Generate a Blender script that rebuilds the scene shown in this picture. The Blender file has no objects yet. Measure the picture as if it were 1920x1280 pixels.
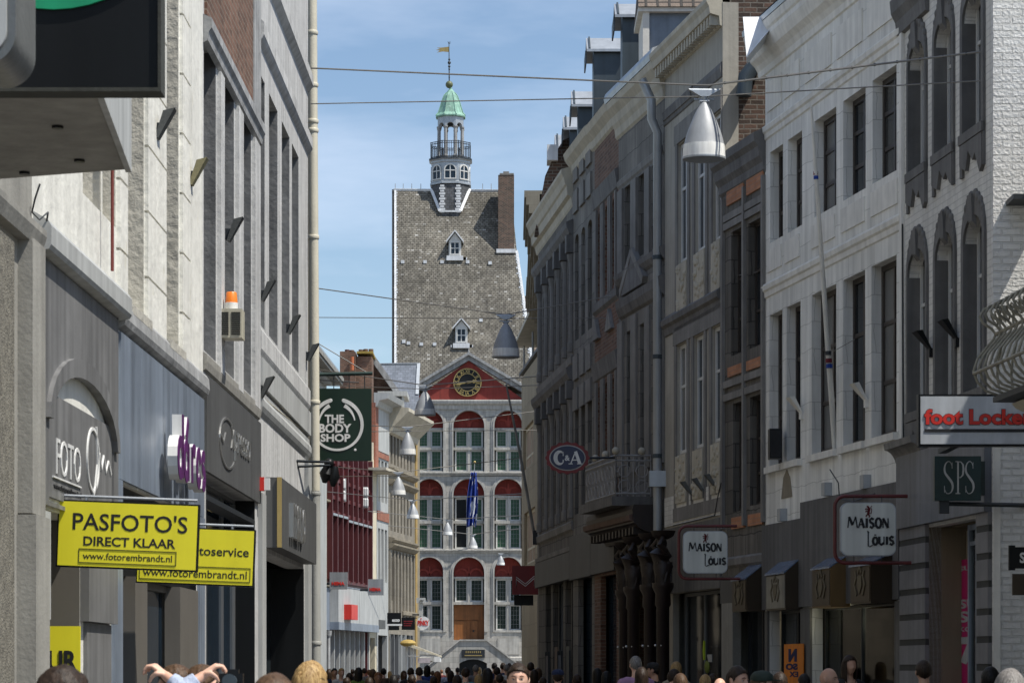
import bpy, math, random
from mathutils import Vector, Matrix
from mathutils import noise as mnoise
random.seed(7)
SC = bpy.context.scene
COL = SC.collection
F, CX, HY, EYE = 5000.0, 960.0, 1255.0, 1.65
# ---------------------------------------------------------------- camera, sky, sun, exposure
cam_d = bpy.data.cameras.new('camera'); cam = bpy.data.objects.new('camera', cam_d); COL.objects.link(cam)
cam.location = (0, 0, EYE); cam.rotation_euler = (math.pi/2, 0, 0)
cam_d.sensor_width = 36; cam_d.lens = F/1920*36; cam_d.shift_y = (HY-640)/1920
cam_d.clip_start = .5; cam_d.clip_end = 6000
cam_d.dof.use_dof = True; cam_d.dof.focus_distance = 75; cam_d.dof.aperture_fstop = 13
SC.camera = cam
SUN_EL, SUN_AZ = math.radians(61.5), math.radians(116)      # azimuth measured clockwise from +Y
W = bpy.data.worlds.new('World'); SC.world = W; W.use_nodes = True
nt = W.node_tree; nt.nodes.clear()
o_ = nt.nodes.new('ShaderNodeOutputWorld'); bg = nt.nodes.new('ShaderNodeBackground')
sky = nt.nodes.new('ShaderNodeTexSky'); sky.sky_type = 'NISHITA'; sky.sun_disc = False
sky.sun_elevation = SUN_EL; sky.sun_rotation = SUN_AZ; sky.air_density = 1.0; sky.dust_density = .4; sky.ozone_density = 2.0
tc = nt.nodes.new('ShaderNodeTexCoord'); mp = nt.nodes.new('ShaderNodeMapping'); mp.inputs['Scale'].default_value = (2.2, 2.2, 9)
mp.inputs['Location'].default_value = (3.1, .4, 1.15)
nz = nt.nodes.new('ShaderNodeTexNoise'); nz.inputs['Scale'].default_value = 2.2; nz.inputs['Detail'].default_value = 6; nz.inputs['Roughness'].default_value = .55
cr = nt.nodes.new('ShaderNodeValToRGB'); cr.color_ramp.elements[0].position = .42; cr.color_ramp.elements[0].color = (.0, .0, .0, 1)
cr.color_ramp.elements[1].position = .78; cr.color_ramp.elements[1].color = (.5, .5, .5, 1)
mx = nt.nodes.new('ShaderNodeMixRGB'); mx.inputs[2].default_value = (7.5, 8.2, 9.6, 1)
L = nt.links.new
L(tc.outputs['Generated'], mp.inputs[0]); L(mp.outputs[0], nz.inputs['Vector']); L(nz.outputs[0], cr.inputs[0])
L(cr.outputs[0], mx.inputs[0]); L(sky.outputs[0], mx.inputs[1]); L(mx.outputs[0], bg.inputs[0]); bg.inputs[1].default_value = .115
L(bg.outputs[0], o_.inputs[0])
sd = bpy.data.lights.new('sun', 'SUN'); sd.energy = 5.0; sd.angle = math.radians(.5); sd.color = (1, .95, .86)
so = bpy.data.objects.new('sun', sd); COL.objects.link(so); so.location = (30, -20, 60)
sdir = Vector((math.sin(SUN_AZ)*math.cos(SUN_EL), math.cos(SUN_AZ)*math.cos(SUN_EL), math.sin(SUN_EL)))
so.rotation_euler = (-sdir).to_track_quat('-Z', 'Y').to_euler()
SC.view_settings.view_transform = 'Standard'; SC.view_settings.look = 'None'; SC.view_settings.exposure = 0.25; SC.view_settings.gamma = 1
SC.cycles.max_bounces = 6; SC.cycles.diffuse_bounces = 4; SC.cycles.glossy_bounces = 3; SC.cycles.transparent_max_bounces = 8

# ---------------------------------------------------------------- helpers
def P(px, py, Y): return Vector(((px-CX)/F*Y, Y, EYE+(HY-py)/F*Y))
class Fac:
    """a facade plane: x runs along it towards larger picture x, -y is out towards the street, z up"""
    def __init__(s, pa, Ya, pb, Yb):
        A = Vector(((pa-CX)/F*Ya, Ya)); B = Vector(((pb-CX)/F*Yb, Yb))
        s.o = A; s.t = (B-A).normalized(); s.L = (B-A).length; s.n = Vector((s.t.y, -s.t.x)); s.rot = math.atan2(s.t.y, s.t.x)
    def uY(s, px, out=0.):
        r = Vector(((px-CX)/F, 1.)); Y = (s.o.dot(s.n)+out)/r.dot(s.n); p = r*Y
        return (p-s.o).dot(s.t), Y
    def X(s, px, out=0.): return s.uY(px, out)[0]
    def Z(s, px, py, out=0.): return EYE+(HY-py)/F*s.uY(px, out)[1]
    def R(s, p0, p1, yt, yb, ref=None, out=0.):      # rectangle: picture columns, top and bottom rows read at column ref
        ref = p0 if ref is None else ref
        return (s.X(p0, out), s.X(p1, out), s.Z(ref, yb, out), s.Z(ref, yt, out))
    def loc(s): return (s.o.x, s.o.y, 0)
class MB:
    K = 1.
    def __init__(s): s.v = []; s.f = []
    def add(s, vs, fs):
        n = len(s.v); s.v += [Vector(v) for v in vs]; s.f += [[i+n for i in f] for f in fs]; return s
    def box(s, x0, x1, y0, y1, z0, z1):
        if x1 < x0: x0, x1 = x1, x0
        if y1 < y0: y0, y1 = y1, y0
        if z1 < z0: z0, z1 = z1, z0
        return s.add([(x0,y0,z0),(x1,y0,z0),(x1,y1,z0),(x0,y1,z0),(x0,y0,z1),(x1,y0,z1),(x1,y1,z1),(x0,y1,z1)],
              [(3,2,1,0),(4,5,6,7),(0,1,5,4),(1,2,6,5),(2,3,7,6),(3,0,4,7)])
    def hexa(s, a, b):          # two rings of four points joined
        return s.add(list(a)+list(b), [(3,2,1,0),(4,5,6,7),(0,1,5,4),(1,2,6,5),(2,3,7,6),(3,0,4,7)])
    def quad(s, *p): return s.add(p, [tuple(range(len(p)))])
    def prism(s, poly, y0, y1):  # polygon in x,z pushed along y
        n = len(poly); a = [(x, y0, z) for x, z in poly]+[(x, y1, z) for x, z in poly]
        return s.add(a, [tuple(range(n)), tuple(range(2*n-1, n-1, -1))]+[(i, i+n, (i+1) % n+n, (i+1) % n) for i in range(n)])
    def mold(s, x0, x1, prof):   # profile of (out, z) run along x, closed at the wall
        n = len(prof); a = [(x0, -o*MB.K, z) for o, z in prof]+[(x1, -o*MB.K, z) for o, z in prof]
        return s.add(a, [tuple(range(n)), tuple(range(2*n-1, n-1, -1))]+[(i, i+n, (i+1) % n+n, (i+1) % n) for i in range(n)])
    def tube(s, pts, r, n=8, cap=True):
        pts = [Vector(p) for p in pts]; m = len(pts); rs = r if isinstance(r, (list, tuple)) else [r]*m
        base = len(s.v); ref = None
        for i, p in enumerate(pts):
            d = (pts[min(i+1, m-1)]-pts[max(i-1, 0)]).normalized()
            if ref is None: ref = Vector((0, 0, 1)) if abs(d.z) < .9 else Vector((1, 0, 0))
            a = d.cross(ref).normalized(); b = a.cross(d).normalized(); ref = b if abs(d.dot(b)) < .9 else ref
            for k in range(n):
                t = 2*math.pi*k/n; s.v.append(p+(a*math.cos(t)+b*math.sin(t))*rs[i])
        for i in range(m-1):
            for k in range(n):
                k2 = (k+1) % n; s.f.append([base+i*n+k, base+i*n+k2, base+(i+1)*n+k2, base+(i+1)*n+k])
        if cap:
            s.f.append([base+k for k in range(n)][::-1]); s.f.append([base+(m-1)*n+k for k in range(n)])
        return s
    def lathe(s, prof, c=(0, 0, 0), n=24, ph=0.):
        c = Vector(c); base = len(s.v)
        for r, z in prof:
            for k in range(n):
                t = 2*math.pi*(k+ph)/n; s.v.append(c+Vector((r*math.cos(t), r*math.sin(t), z)))
        for i in range(len(prof)-1):
            for k in range(n):
                k2 = (k+1) % n; s.f.append([base+i*n+k, base+i*n+k2, base+(i+1)*n+k2, base+(i+1)*n+k])
        s.f.append([base+k for k in range(n)][::-1]); s.f.append([base+(len(prof)-1)*n+k for k in range(n)])
        return s
    def sphere(s, c, r, n=12, m=8, sx=1, sy=1, sz=1):
        c = Vector(c); prof = [(max(1e-4, math.sin(math.pi*i/m)), -math.cos(math.pi*i/m)) for i in range(m+1)]
        k0 = len(s.v); s.lathe(prof, (0, 0, 0), n)
        for i in range(k0, len(s.v)): v = s.v[i]; s.v[i] = c+Vector((v.x*r*sx, v.y*r*sy, v.z*r*sz))
        return s
    def wall(s, x0, x1, z0, z1, holes, y=0., rev=.2, backs=False):
        """a wall face at y with rectangular or arched holes (x0,x1,z0,z1[,rise]) and their reveals"""
        hs = [(h+(0.,))[:5] if len(h) == 4 else h[:5] for h in [tuple(h) for h in holes]]
        xs = sorted(set([x0, x1]+[min(max(v, x0), x1) for h in hs for v in h[:2]])); zs = sorted(set([z0, z1]+[min(max(v, z0), z1) for h in hs for v in h[2:4]]))
        for i in range(len(xs)-1):
            j = 0
            while j < len(zs)-1:
                cx = (xs[i]+xs[i+1])/2
                inside = lambda jj: any(h[0] < cx < h[1] and h[2] < (zs[jj]+zs[jj+1])/2 < h[3] for h in hs)
                if inside(j): j += 1; continue
                k = j
                while k+1 < len(zs)-1 and not inside(k+1): k += 1
                s.quad((xs[i], y, zs[j]), (xs[i+1], y, zs[j]), (xs[i+1], y, zs[k+1]), (xs[i], y, zs[k+1])); j = k+1
        for a, b, c, d, ri in hs:
            r2 = y+rev; zt = d-ri
            if c > z0+1e-6: s.quad((a, y, c), (a, r2, c), (b, r2, c), (b, y, c))
            s.quad((a, y, c), (a, y, zt), (a, r2, zt), (a, r2, c)); s.quad((b, y, c), (b, r2, c), (b, r2, zt), (b, y, zt))
            if ri <= 0: s.quad((a, y, d), (b, y, d), (b, r2, d), (a, r2, d))
            else:
                N = 14; pts = [((a+b)/2-(b-a)/2*math.cos(math.pi*k/N), zt+ri*math.sin(math.pi*k/N)) for k in range(N+1)]
                for k in range(N):
                    p, q = pts[k], pts[k+1]
                    s.quad((p[0], y, p[1]), (q[0], y, q[1]), (q[0], r2, q[1]), (p[0], r2, p[1]))
                    s.quad((p[0], y, p[1]), (q[0], y, q[1]), (q[0], y, d), (p[0], y, d)) if p[1] < d-1e-6 or q[1] < d-1e-6 else None
        return s
    def ribbon(s, pts, w, y0, y1):    # flat stroke in x,z with half widths, extruded y0..y1
        m = len(pts); ws = w if isinstance(w, (list, tuple)) else [w]*m
        l, r = [], []
        for i, p in enumerate(pts):
            a, b = pts[max(i-1, 0)], pts[min(i+1, m-1)]; dx, dz = b[0]-a[0], b[1]-a[1]; q = math.hypot(dx, dz) or 1
            nx, nz_ = -dz/q, dx/q; l.append((p[0]+nx*ws[i], p[1]+nz_*ws[i])); r.append((p[0]-nx*ws[i], p[1]-nz_*ws[i]))
        for i in range(m-1):
            a, b, c, d = l[i], l[i+1], r[i+1], r[i]
            s.hexa([(a[0],y0,a[1]),(b[0],y0,b[1]),(c[0],y0,c[1]),(d[0],y0,d[1])], [(a[0],y1,a[1]),(b[0],y1,b[1]),(c[0],y1,c[1]),(d[0],y1,d[1])])
        return s
    def text(s, body, x0, x1, z0, z1, y, ext=.01, bold=0., keep=False, mirror=False):
        vs, fs = text_geo(body, bold)
        ax, bx = min(v[0] for v in vs), max(v[0] for v in vs); az, bz = min(v[1] for v in vs), max(v[1] for v in vs)
        kx, kz = (x1-x0)/(bx-ax), (z1-z0)/(bz-az)
        if keep: kx = kz = min(kx, kz)
        mxx = (x0+x1)/2; mzz = (z0+z1)/2; sg = -1 if mirror else 1
        return s.add([(mxx+sg*(v[0]-(ax+bx)/2)*kx, y-ext*(.5+.5*v[2]), mzz+(v[1]-(az+bz)/2)*kz) for v in vs], fs)
_tc = {}
def text_geo(body, bold):
    key = (body, bold)
    if key in _tc: return _tc[key]
    cu = bpy.data.curves.new('lettering', 'FONT'); cu.body = body; cu.size = 1; cu.offset = bold; cu.extrude = 1.; cu.resolution_u = 3
    ob = bpy.data.objects.new('lettering', cu); COL.objects.link(ob); dg = bpy.context.evaluated_depsgraph_get(); dg.update()
    me = bpy.data.meshes.new_from_object(ob.evaluated_get(dg))
    _tc[key] = ([tuple(v.co) for v in me.vertices], [tuple(p.vertices) for p in me.polygons])
    bpy.data.objects.remove(ob); bpy.data.curves.remove(cu); bpy.data.meshes.remove(me)
    return _tc[key]
def uvbox(me):
    uv = me.uv_layers.new(name='UVMap'); d = uv.data
    for p in me.polygons:
        n = p.normal
        t = Vector((1, 0, 0)) if abs(n.z) > .95 else Vector((-n.y, n.x, 0)).normalized()
        if abs(n.y) > abs(n.x) and t.x < 0: t = -t
        b = n.cross(t)
        if b.z < 0: b = -b
        for li in p.loop_indices:
            c = me.vertices[me.loops[li].vertex_index].co; d[li].uv = (c.dot(t), c.dot(b))
def props(o, label=None, cat=None, group=None, kind=None):
    if label: o['label'] = label
    if cat: o['category'] = cat
    if group: o['group'] = group
    if kind: o['kind'] = kind
    return o
def wmat(o):
    m = Matrix.Translation(o.location) @ o.rotation_euler.to_matrix().to_4x4()
    return wmat(o.parent) @ m if o.parent else m
def build(mb, name, mat, parent=None, smooth=False, world=False, origin=None, ang=40, merge=False):
    vs = mb.v
    if world and parent is not None:
        inv = wmat(parent).inverted(); vs = [inv @ v for v in vs]
    if origin is not None: vs = [v-Vector(origin) for v in vs]
    me = bpy.data.meshes.new(name); me.from_pydata([tuple(v) for v in vs], [], [tuple(f) for f in mb.f])
    me.validate(); me.update()
    if merge or smooth:
        import bmesh
        bm = bmesh.new(); bm.from_mesh(me); bmesh.ops.remove_doubles(bm, verts=bm.verts, dist=1e-5); bm.to_mesh(me); bm.free(); me.update()
    uvbox(me)
    if smooth:
        for p in me.polygons: p.use_smooth = True
        me.set_sharp_from_angle(angle=math.radians(ang))
    me.materials.append(mat); o = bpy.data.objects.new(name, me); COL.objects.link(o)
    if parent is not None: o.parent = parent
    if origin is not None: o.location = origin
    return o
def thing(name, label, cat, loc=(0, 0, 0), rz=0., group=None, rx=0., ry=0.):
    o = bpy.data.objects.new(name, None); COL.objects.link(o); o.location = loc; o.rotation_euler = (rx, ry, rz); o.empty_display_size = .3
    return props(o, label, cat, group)
def fthing(name, label, cat, fc, group=None): return thing(name, label, cat, fc.loc(), fc.rot, group)
def copy_tree(o, parent=None):
    c = o.copy(); COL.objects.link(c)
    if parent is not None: c.parent = parent
    for ch in list(o.children):
        copy_tree(ch, c)
    return c
# ---------------------------------------------------------------- materials
def nmat(name):
    m = bpy.data.materials.new(name); m.use_nodes = True; t = m.node_tree
    return m, t, t.nodes['Principled BSDF'], t.nodes.new, t.links.new
def srgb(h):
    h = h.lstrip('#'); c = [int(h[i:i+2], 16)/255 for i in (0, 2, 4)]
    return tuple(((x/12.92) if x <= .04045 else ((x+.055)/1.055)**2.4) for x in c)+(1,)
def C(*c): return tuple(c)+(1,)
def plain(name, col, rough=.8, metal=0., var=.25, scale=1.5, streak=.2, bump=.15, fine=30., spec=.5, patch=None, pth=.6, bdist=.02):
    """paint, stucco, stone or metal: colour mottled at two scales, rain streaks, a fine bump, optional patches of a second colour"""
    m, t, b, N, K = nmat(name)
    tcn = N('ShaderNodeTexCoord')
    n1 = N('ShaderNodeTexNoise'); n1.inputs['Scale'].default_value = scale; n1.inputs['Detail'].default_value = 8; n1.inputs['Roughness'].default_value = .65
    K(tcn.outputs['Object'], n1.inputs['Vector'])
    mpp = N('ShaderNodeMapping'); mpp.inputs['Scale'].default_value = (7, 7, .35); K(tcn.outputs['Object'], mpp.inputs[0])
    n2 = N('ShaderNodeTexNoise'); n2.inputs['Scale'].default_value = 1.; n2.inputs['Detail'].default_value = 5; K(mpp.outputs[0], n2.inputs['Vector'])
    def mr(src, a, bb):
        r = N('ShaderNodeMapRange'); r.inputs[1].default_value = .3; r.inputs[2].default_value = .7; r.inputs[3].default_value = a; r.inputs[4].default_value = bb; K(src, r.inputs[0]); return r.outputs[0]
    mu = N('ShaderNodeMath'); mu.operation = 'MULTIPLY'; K(mr(n1.outputs[0], 1-var, 1+var*.5), mu.inputs[0]); K(mr(n2.outputs[0], 1-streak, 1+streak*.3), mu.inputs[1])
    vm = N('ShaderNodeVectorMath'); vm.operation = 'SCALE'; K(mu.outputs[0], vm.inputs['Scale']); vm.inputs[0].default_value = col[:3]
    src = vm.outputs[0]
    if patch:
        n3 = N('ShaderNodeTexNoise'); n3.inputs['Scale'].default_value = scale*1.7; n3.inputs['Detail'].default_value = 10; n3.inputs['Roughness'].default_value = .7
        mo = N('ShaderNodeMapping'); mo.inputs['Location'].default_value = (11, 5, 3); K(tcn.outputs['Object'], mo.inputs[0]); K(mo.outputs[0], n3.inputs['Vector'])
        r3 = N('ShaderNodeMapRange'); r3.inputs[1].default_value = pth; r3.inputs[2].default_value = pth+.03; K(n3.outputs[0], r3.inputs[0])
        mx3 = N('ShaderNodeMixRGB'); K(r3.outputs[0], mx3.inputs[0]); K(src, mx3.inputs[1]); mx3.inputs[2].default_value = patch; src = mx3.outputs[0]
    K(src, b.inputs['Base Color']); b.inputs['Roughness'].default_value = rough; b.inputs['Metallic'].default_value = metal
    b.inputs['Specular IOR Level'].default_value = spec
    if bump:
        n4 = N('ShaderNodeTexNoise'); n4.inputs['Scale'].default_value = fine; n4.inputs['Detail'].default_value = 6; K(tcn.outputs['Object'], n4.inputs['Vector'])
        ad = N('ShaderNodeMath'); ad.operation = 'ADD'; K(n4.outputs[0], ad.inputs[0]); K(n1.outputs[0], ad.inputs[1])
        bp = N('ShaderNodeBump'); bp.inputs['Strength'].default_value = bump; bp.inputs['Distance'].default_value = bdist; K(ad.outputs[0], bp.inputs['Height']); K(bp.outputs[0], b.inputs['Normal'])
    return m
def blocks(name, w, h, cols, mortar, msize=.012, bump=.5, rough=.85, off=.5, var=.25, scale=.6, streak=.15, squash=1., mbump=.015, patch=None, pth=.62, pos=None):
    """coursed masonry, bricks or tiles: every block its own tone out of cols"""
    m, t, b, N, K = nmat(name)
    tcn = N('ShaderNodeTexCoord'); br = N('ShaderNodeTexBrick'); br.offset = off
    nw = N('ShaderNodeTexNoise'); nw.inputs['Scale'].default_value = 2.5; nw.inputs['Detail'].default_value = 3; K(tcn.outputs['UV'], nw.inputs['Vector'])
    vs = N('ShaderNodeVectorMath'); vs.operation = 'SCALE'; vs.inputs['Scale'].default_value = min(w, h)*.25; K(nw.outputs['Color'], vs.inputs[0])
    va = N('ShaderNodeVectorMath'); va.operation = 'ADD'; K(tcn.outputs['UV'], va.inputs[0]); K(vs.outputs[0], va.inputs[1])
    K(va.outputs[0], br.inputs['Vector']); br.inputs['Scale'].default_value = 1; br.inputs['Brick Width'].default_value = w; br.inputs['Row Height'].default_value = h
    br.inputs['Mortar Size'].default_value = msize; br.inputs['Mortar Smooth'].default_value = .3; br.inputs['Color1'].default_value = C(0, 0, 0); br.inputs['Color2'].default_value = C(1, 1, 1); br.inputs['Mortar'].default_value = C(.5, .5, .5)
    ramp = N('ShaderNodeValToRGB'); el = ramp.color_ramp.elements; n = len(cols)
    while len(el) < n: el.new(.5)
    for i, c in enumerate(cols): el[i].position = (pos[i] if pos else i/(n-1)); el[i].color = c
    K(br.outputs['Color'], ramp.inputs[0])
    n1 = N('ShaderNodeTexNoise'); n1.inputs['Scale'].default_value = scale; n1.inputs['Detail'].default_value = 9; n1.inputs['Roughness'].default_value = .68; K(tcn.outputs['Object'], n1.inputs['Vector'])
    mpp = N('ShaderNodeMapping'); mpp.inputs['Scale'].default_value = (5, 5, .3); K(tcn.outputs['Object'], mpp.inputs[0])
    n2 = N('ShaderNodeTexNoise'); n2.inputs['Scale'].default_value = 1.; n2.inputs['Detail'].default_value = 5; K(mpp.outputs[0], n2.inputs['Vector'])
    def mr(src, a, bb):
        r = N('ShaderNodeMapRange'); r.inputs[1].default_value = .32; r.inputs[2].default_value = .68; r.inputs[3].default_value = a; r.inputs[4].default_value = bb; K(src, r.inputs[0]); return r.outputs[0]
    mu = N('ShaderNodeMath'); mu.operation = 'MULTIPLY'; K(mr(n1.outputs[0], 1-var, 1+var*.6), mu.inputs[0]); K(mr(n2.outputs[0], 1-streak, 1+streak*.4), mu.inputs[1])
    mxm = N('ShaderNodeMixRGB'); K(br.outputs['Fac'], mxm.inputs[0]); K(ramp.outputs[0], mxm.inputs[1]); mxm.inputs[2].default_value = mortar
    vm = N('ShaderNodeVectorMath'); vm.operation = 'SCALE'; K(mu.outputs[0], vm.inputs['Scale']); K(mxm.outputs[0], vm.inputs[0]); src = vm.outputs[0]
    if patch:
        n3 = N('ShaderNodeTexNoise'); n3.inputs['Scale'].default_value = scale*2; n3.inputs['Detail'].default_value = 10; n3.inputs['Roughness'].default_value = .7
        mo = N('ShaderNodeMapping'); mo.inputs['Location'].default_value = (11, 5, 3); K(tcn.outputs['Object'], mo.inputs[0]); K(mo.outputs[0], n3.inputs['Vector'])
        r3 = N('ShaderNodeMapRange'); r3.inputs[1].default_value = pth; r3.inputs[2].default_value = pth+.03; K(n3.outputs[0], r3.inputs[0])
        mx3 = N('ShaderNodeMixRGB'); K(r3.outputs[0], mx3.inputs[0]); K(src, mx3.inputs[1]); mx3.inputs[2].default_value = patch; src = mx3.outputs[0]
    K(src, b.inputs['Base Color']); b.inputs['Roughness'].default_value = rough
    sb = N('ShaderNodeMath'); sb.operation = 'SUBTRACT'; sb.inputs[0].default_value = 1; K(br.outputs['Fac'], sb.inputs[1])
    n4 = N('ShaderNodeTexNoise'); n4.inputs['Scale'].default_value = 12/max(.2, w*2); n4.inputs['Detail'].default_value = 6; K(tcn.outputs['Object'], n4.inputs['Vector'])
    ad = N('ShaderNodeMath'); ad.operation = 'MULTIPLY_ADD'; K(n4.outputs[0], ad.inputs[0]); ad.inputs[1].default_value = .6; K(sb.outputs[0], ad.inputs[2])
    bp = N('ShaderNodeBump'); bp.inputs['Strength'].default_value = bump; bp.inputs['Distance'].default_value = mbump; K(ad.outputs[0], bp.inputs['Height']); K(bp.outputs[0], b.inputs['Normal'])
    return m
def glassm(name, col=(.02, .024, .028), rough=.07):
    m, t, b, N, K = nmat(name); b.inputs['Base Color'].default_value = C(*col); b.inputs['Roughness'].default_value = rough; b.inputs['Specular IOR Level'].default_value = .28
    tcn = N('ShaderNodeTexCoord'); n = N('ShaderNodeTexNoise'); n.inputs['Scale'].default_value = .8; K(tcn.outputs['Object'], n.inputs['Vector'])
    bp = N('ShaderNodeBump'); bp.inputs['Strength'].default_value = .06; bp.inputs['Distance'].default_value = .05; K(n.outputs[0], bp.inputs['Height']); K(bp.outputs[0], b.inputs['Normal'])
    r = N('ShaderNodeMapRange'); r.inputs[3].default_value = .6; r.inputs[4].default_value = 1.6; K(n.outputs[0], r.inputs[0])
    v = N('ShaderNodeVectorMath'); v.operation = 'SCALE'; v.inputs[0].default_value = col; K(r.outputs[0], v.inputs['Scale']); K(v.outputs[0], b.inputs['Base Color'])
    return m
def clearglass(name):
    m, t, b, N, K = nmat(name); t.nodes.remove(b); out = t.nodes['Material Output']
    tr = N('ShaderNodeBsdfTransparent'); tr.inputs[0].default_value = C(.7, .74, .74); gl = N('ShaderNodeBsdfGlossy'); gl.inputs['Roughness'].default_value = .03; gl.inputs[0].default_value = C(.9, .9, .9)
    fr = N('ShaderNodeFresnel'); fr.inputs[0].default_value = 1.22; mxs = N('ShaderNodeMixShader'); K(fr.outputs[0], mxs.inputs[0]); K(tr.outputs[0], mxs.inputs[1]); K(gl.outputs[0], mxs.inputs[2]); K(mxs.outputs[0], out.inputs[0])
    return m
m_white = plain('white_stucco', C(.76, .75, .69), var=.16, scale=1.6, streak=.16, bump=.3, fine=9, patch=C(.64, .62, .54), pth=.62, bdist=.04)
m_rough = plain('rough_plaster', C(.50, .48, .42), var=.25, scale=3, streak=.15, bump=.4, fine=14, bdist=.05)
m_whiteR = blocks('painted_ashlar', .62, .42, [C(.74, .73, .68), C(.80, .79, .74), C(.77, .76, .71)], C(.50, .49, .45), .006, bump=.3, var=.16, streak=.22)
m_whiteP = plain('painted_trim', C(.78, .76, .70), var=.14, scale=2, streak=.18, bump=.15)
m_cream = plain('cream_painted_wood', C(.62, .56, .42), var=.15, streak=.12, bump=.1)
m_creamc = plain('cream_cornice', C(.50, .46, .37), var=.2, streak=.15, bump=.1)
m_jamb = plain('dark_stone_jamb', C(.17, .175, .18), var=.35, scale=2, streak=.35, bump=.5, fine=12)  # jamb stone set darker than the paler wall face
m_stoneF = plain('pale_wall_stone', C(.55, .55, .54), var=.2, scale=1.8, streak=.3, bump=.4, fine=14)
m_stone = plain('blue_grey_stone', C(.225, .215, .20), var=.3, scale=1.3, streak=.25, bump=.3, fine=14)
m_stoneL = plain('pale_grey_stone', C(.36, .365, .365), var=.32, scale=2.2, streak=.35, bump=.5, fine=12)
m_stoneD = plain('dark_weathered_stone', C(.16, .155, .15), var=.35, scale=1.5, streak=.3, bump=.4, fine=12)
m_stoneB = blocks('grey_ashlar', .8, .45, [C(.145, .138, .125), C(.225, .212, .19), C(.18, .17, .155)], C(.09, .085, .075), .01, bump=.4, var=.3, streak=.3)
m_stoneC = blocks('dark_ashlar', .7, .4, [C(.10, .093, .082), C(.165, .152, .132), C(.125, .115, .10)], C(.055, .05, .044), .012, bump=.4, var=.3, streak=.35)  # darkest of the coursed stone tones
m_granite = plain('coarse_granite', C(.20, .185, .15), var=.5, scale=18, streak=.1, bump=.7, fine=60)
m_concrete = plain('concrete', C(.30, .29, .26), var=.22, scale=2, streak=.2, bump=.2)
m_th = blocks('town_hall_ashlar', .75, .36, [C(.34, .33, .30), C(.44, .425, .385), C(.50, .475, .43), C(.37, .35, .315)], C(.30, .29, .27), .014, bump=.5, var=.22, streak=.25)
m_thtrim = plain('town_hall_trim_stone', C(.47, .455, .42), var=.25, scale=1.2, streak=.3, bump=.2)
m_throof = blocks('old_slate_tiles', .27, .155, [C(.15, .138, .113), C(.185, .172, .142), C(.215, .20, .168), C(.255, .24, .205), C(.46, .45, .42)], C(.07, .062, .05), .02, bump=.8, var=.55, scale=.3, streak=.45, mbump=.03, pos=[0, .35, .7, .95, 1.0])
m_slate = blocks('dark_slates', .3, .2, [C(.06, .065, .07), C(.10, .105, .115), C(.13, .13, .14)], C(.04, .04, .04), .012, bump=.5, var=.2)
m_slateB = blocks('blue_slates', .32, .22, [C(.13, .15, .18), C(.18, .20, .24)], C(.09, .1, .12), .012, bump=.4, var=.15)
m_tile = blocks('brown_roof_tiles', .24, .3, [C(.13, .10, .08), C(.19, .15, .12)], C(.04, .035, .03), .03, bump=1, off=0, var=.25, mbump=.05)
m_brickD = blocks('dark_brown_brick', .23, .085, [C(.06, .04, .03), C(.10, .06, .042), C(.15, .085, .06)], C(.2, .175, .145), .012, bump=.6, var=.3)
m_brick = blocks('red_brown_brick', .23, .08, [C(.10, .05, .032), C(.16, .078, .05), C(.20, .105, .07)], C(.2, .16, .12), .01, bump=.5, var=.3)
m_brickR = blocks('red_brick', .23, .08, [C(.28, .085, .045), C(.36, .12, .07)], C(.25, .17, .13), .01, bump=.4, var=.25)
m_brickO = blocks('orange_brick_panel', .23, .075, [C(.40, .17, .08), C(.50, .23, .12)], C(.35, .2, .13), .008, bump=.3, var=.2)
m_brickW = blocks('painted_brick', .24, .09, [C(.70, .69, .66), C(.78, .77, .74)], C(.66, .65, .62), .014, bump=1., var=.12, streak=.08, mbump=.03)
m_frameD = plain('dark_brown_joinery', C(.045, .036, .03), rough=.5, var=.2, bump=.05)
m_frameW = plain('white_joinery', C(.62, .62, .60), rough=.45, var=.1, streak=.08, bump=.03)
m_frameG = plain('grey_steel', C(.20, .205, .21), rough=.4, metal=.4, var=.1, streak=.08, bump=.03)
m_taupe = plain('taupe_steel', C(.13, .12, .105), rough=.5, var=.1, streak=.08, bump=.03)
m_glass = glassm('dark_glass'); m_glassB = glassm('bluish_glass', (.015, .026, .04)); m_glassG = glassm('green_leaded_glass', (.032, .085, .048), .35)
m_glassC = glassm('curtained_glass', (.13, .13, .125), .25); m_glassM = glassm('mid_grey_glass', (.05, .052, .05), .15)  # middle pane tone, picked at random for variety
m_glassK = glassm('dark_green_glass', (.012, .025, .02), .2); m_clear = clearglass('shop_glass')
m_zinc = plain('zinc_sheet', C(.42, .45, .48), rough=.45, metal=.5, var=.15, streak=.15, bump=.04)
m_zincD = plain('dark_zinc_cladding', C(.06, .08, .095), rough=.5, metal=.3, var=.2, streak=.2, bump=.04)
m_lead = plain('white_flashing', C(.72, .74, .76), rough=.5, var=.15, bump=.1)
m_copper = plain('verdigris_copper', C(.24, .44, .35), rough=.6, var=.25, scale=2, streak=.35, bump=.1, patch=C(.34, .50, .42), pth=.6)
m_grey = plain('grey_cladding', C(.18, .18, .18), rough=.6, var=.25, streak=.4, bump=.05)
m_greyL = plain('pale_cladding', C(.44, .45, .44), rough=.6, var=.12, streak=.25, bump=.03)
m_blue = plain('blue_grey_panel', C(.21, .25, .31), rough=.4, var=.2, streak=.35, bump=.02)
m_fascia = plain('dark_grey_fascia', C(.085, .087, .087), rough=.6, var=.15, streak=.25, bump=.05)
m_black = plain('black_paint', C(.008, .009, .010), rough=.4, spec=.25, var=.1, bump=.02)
m_darkin = plain('dark_interior', C(.02, .02, .02), rough=.9, var=.2, bump=0)
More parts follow.
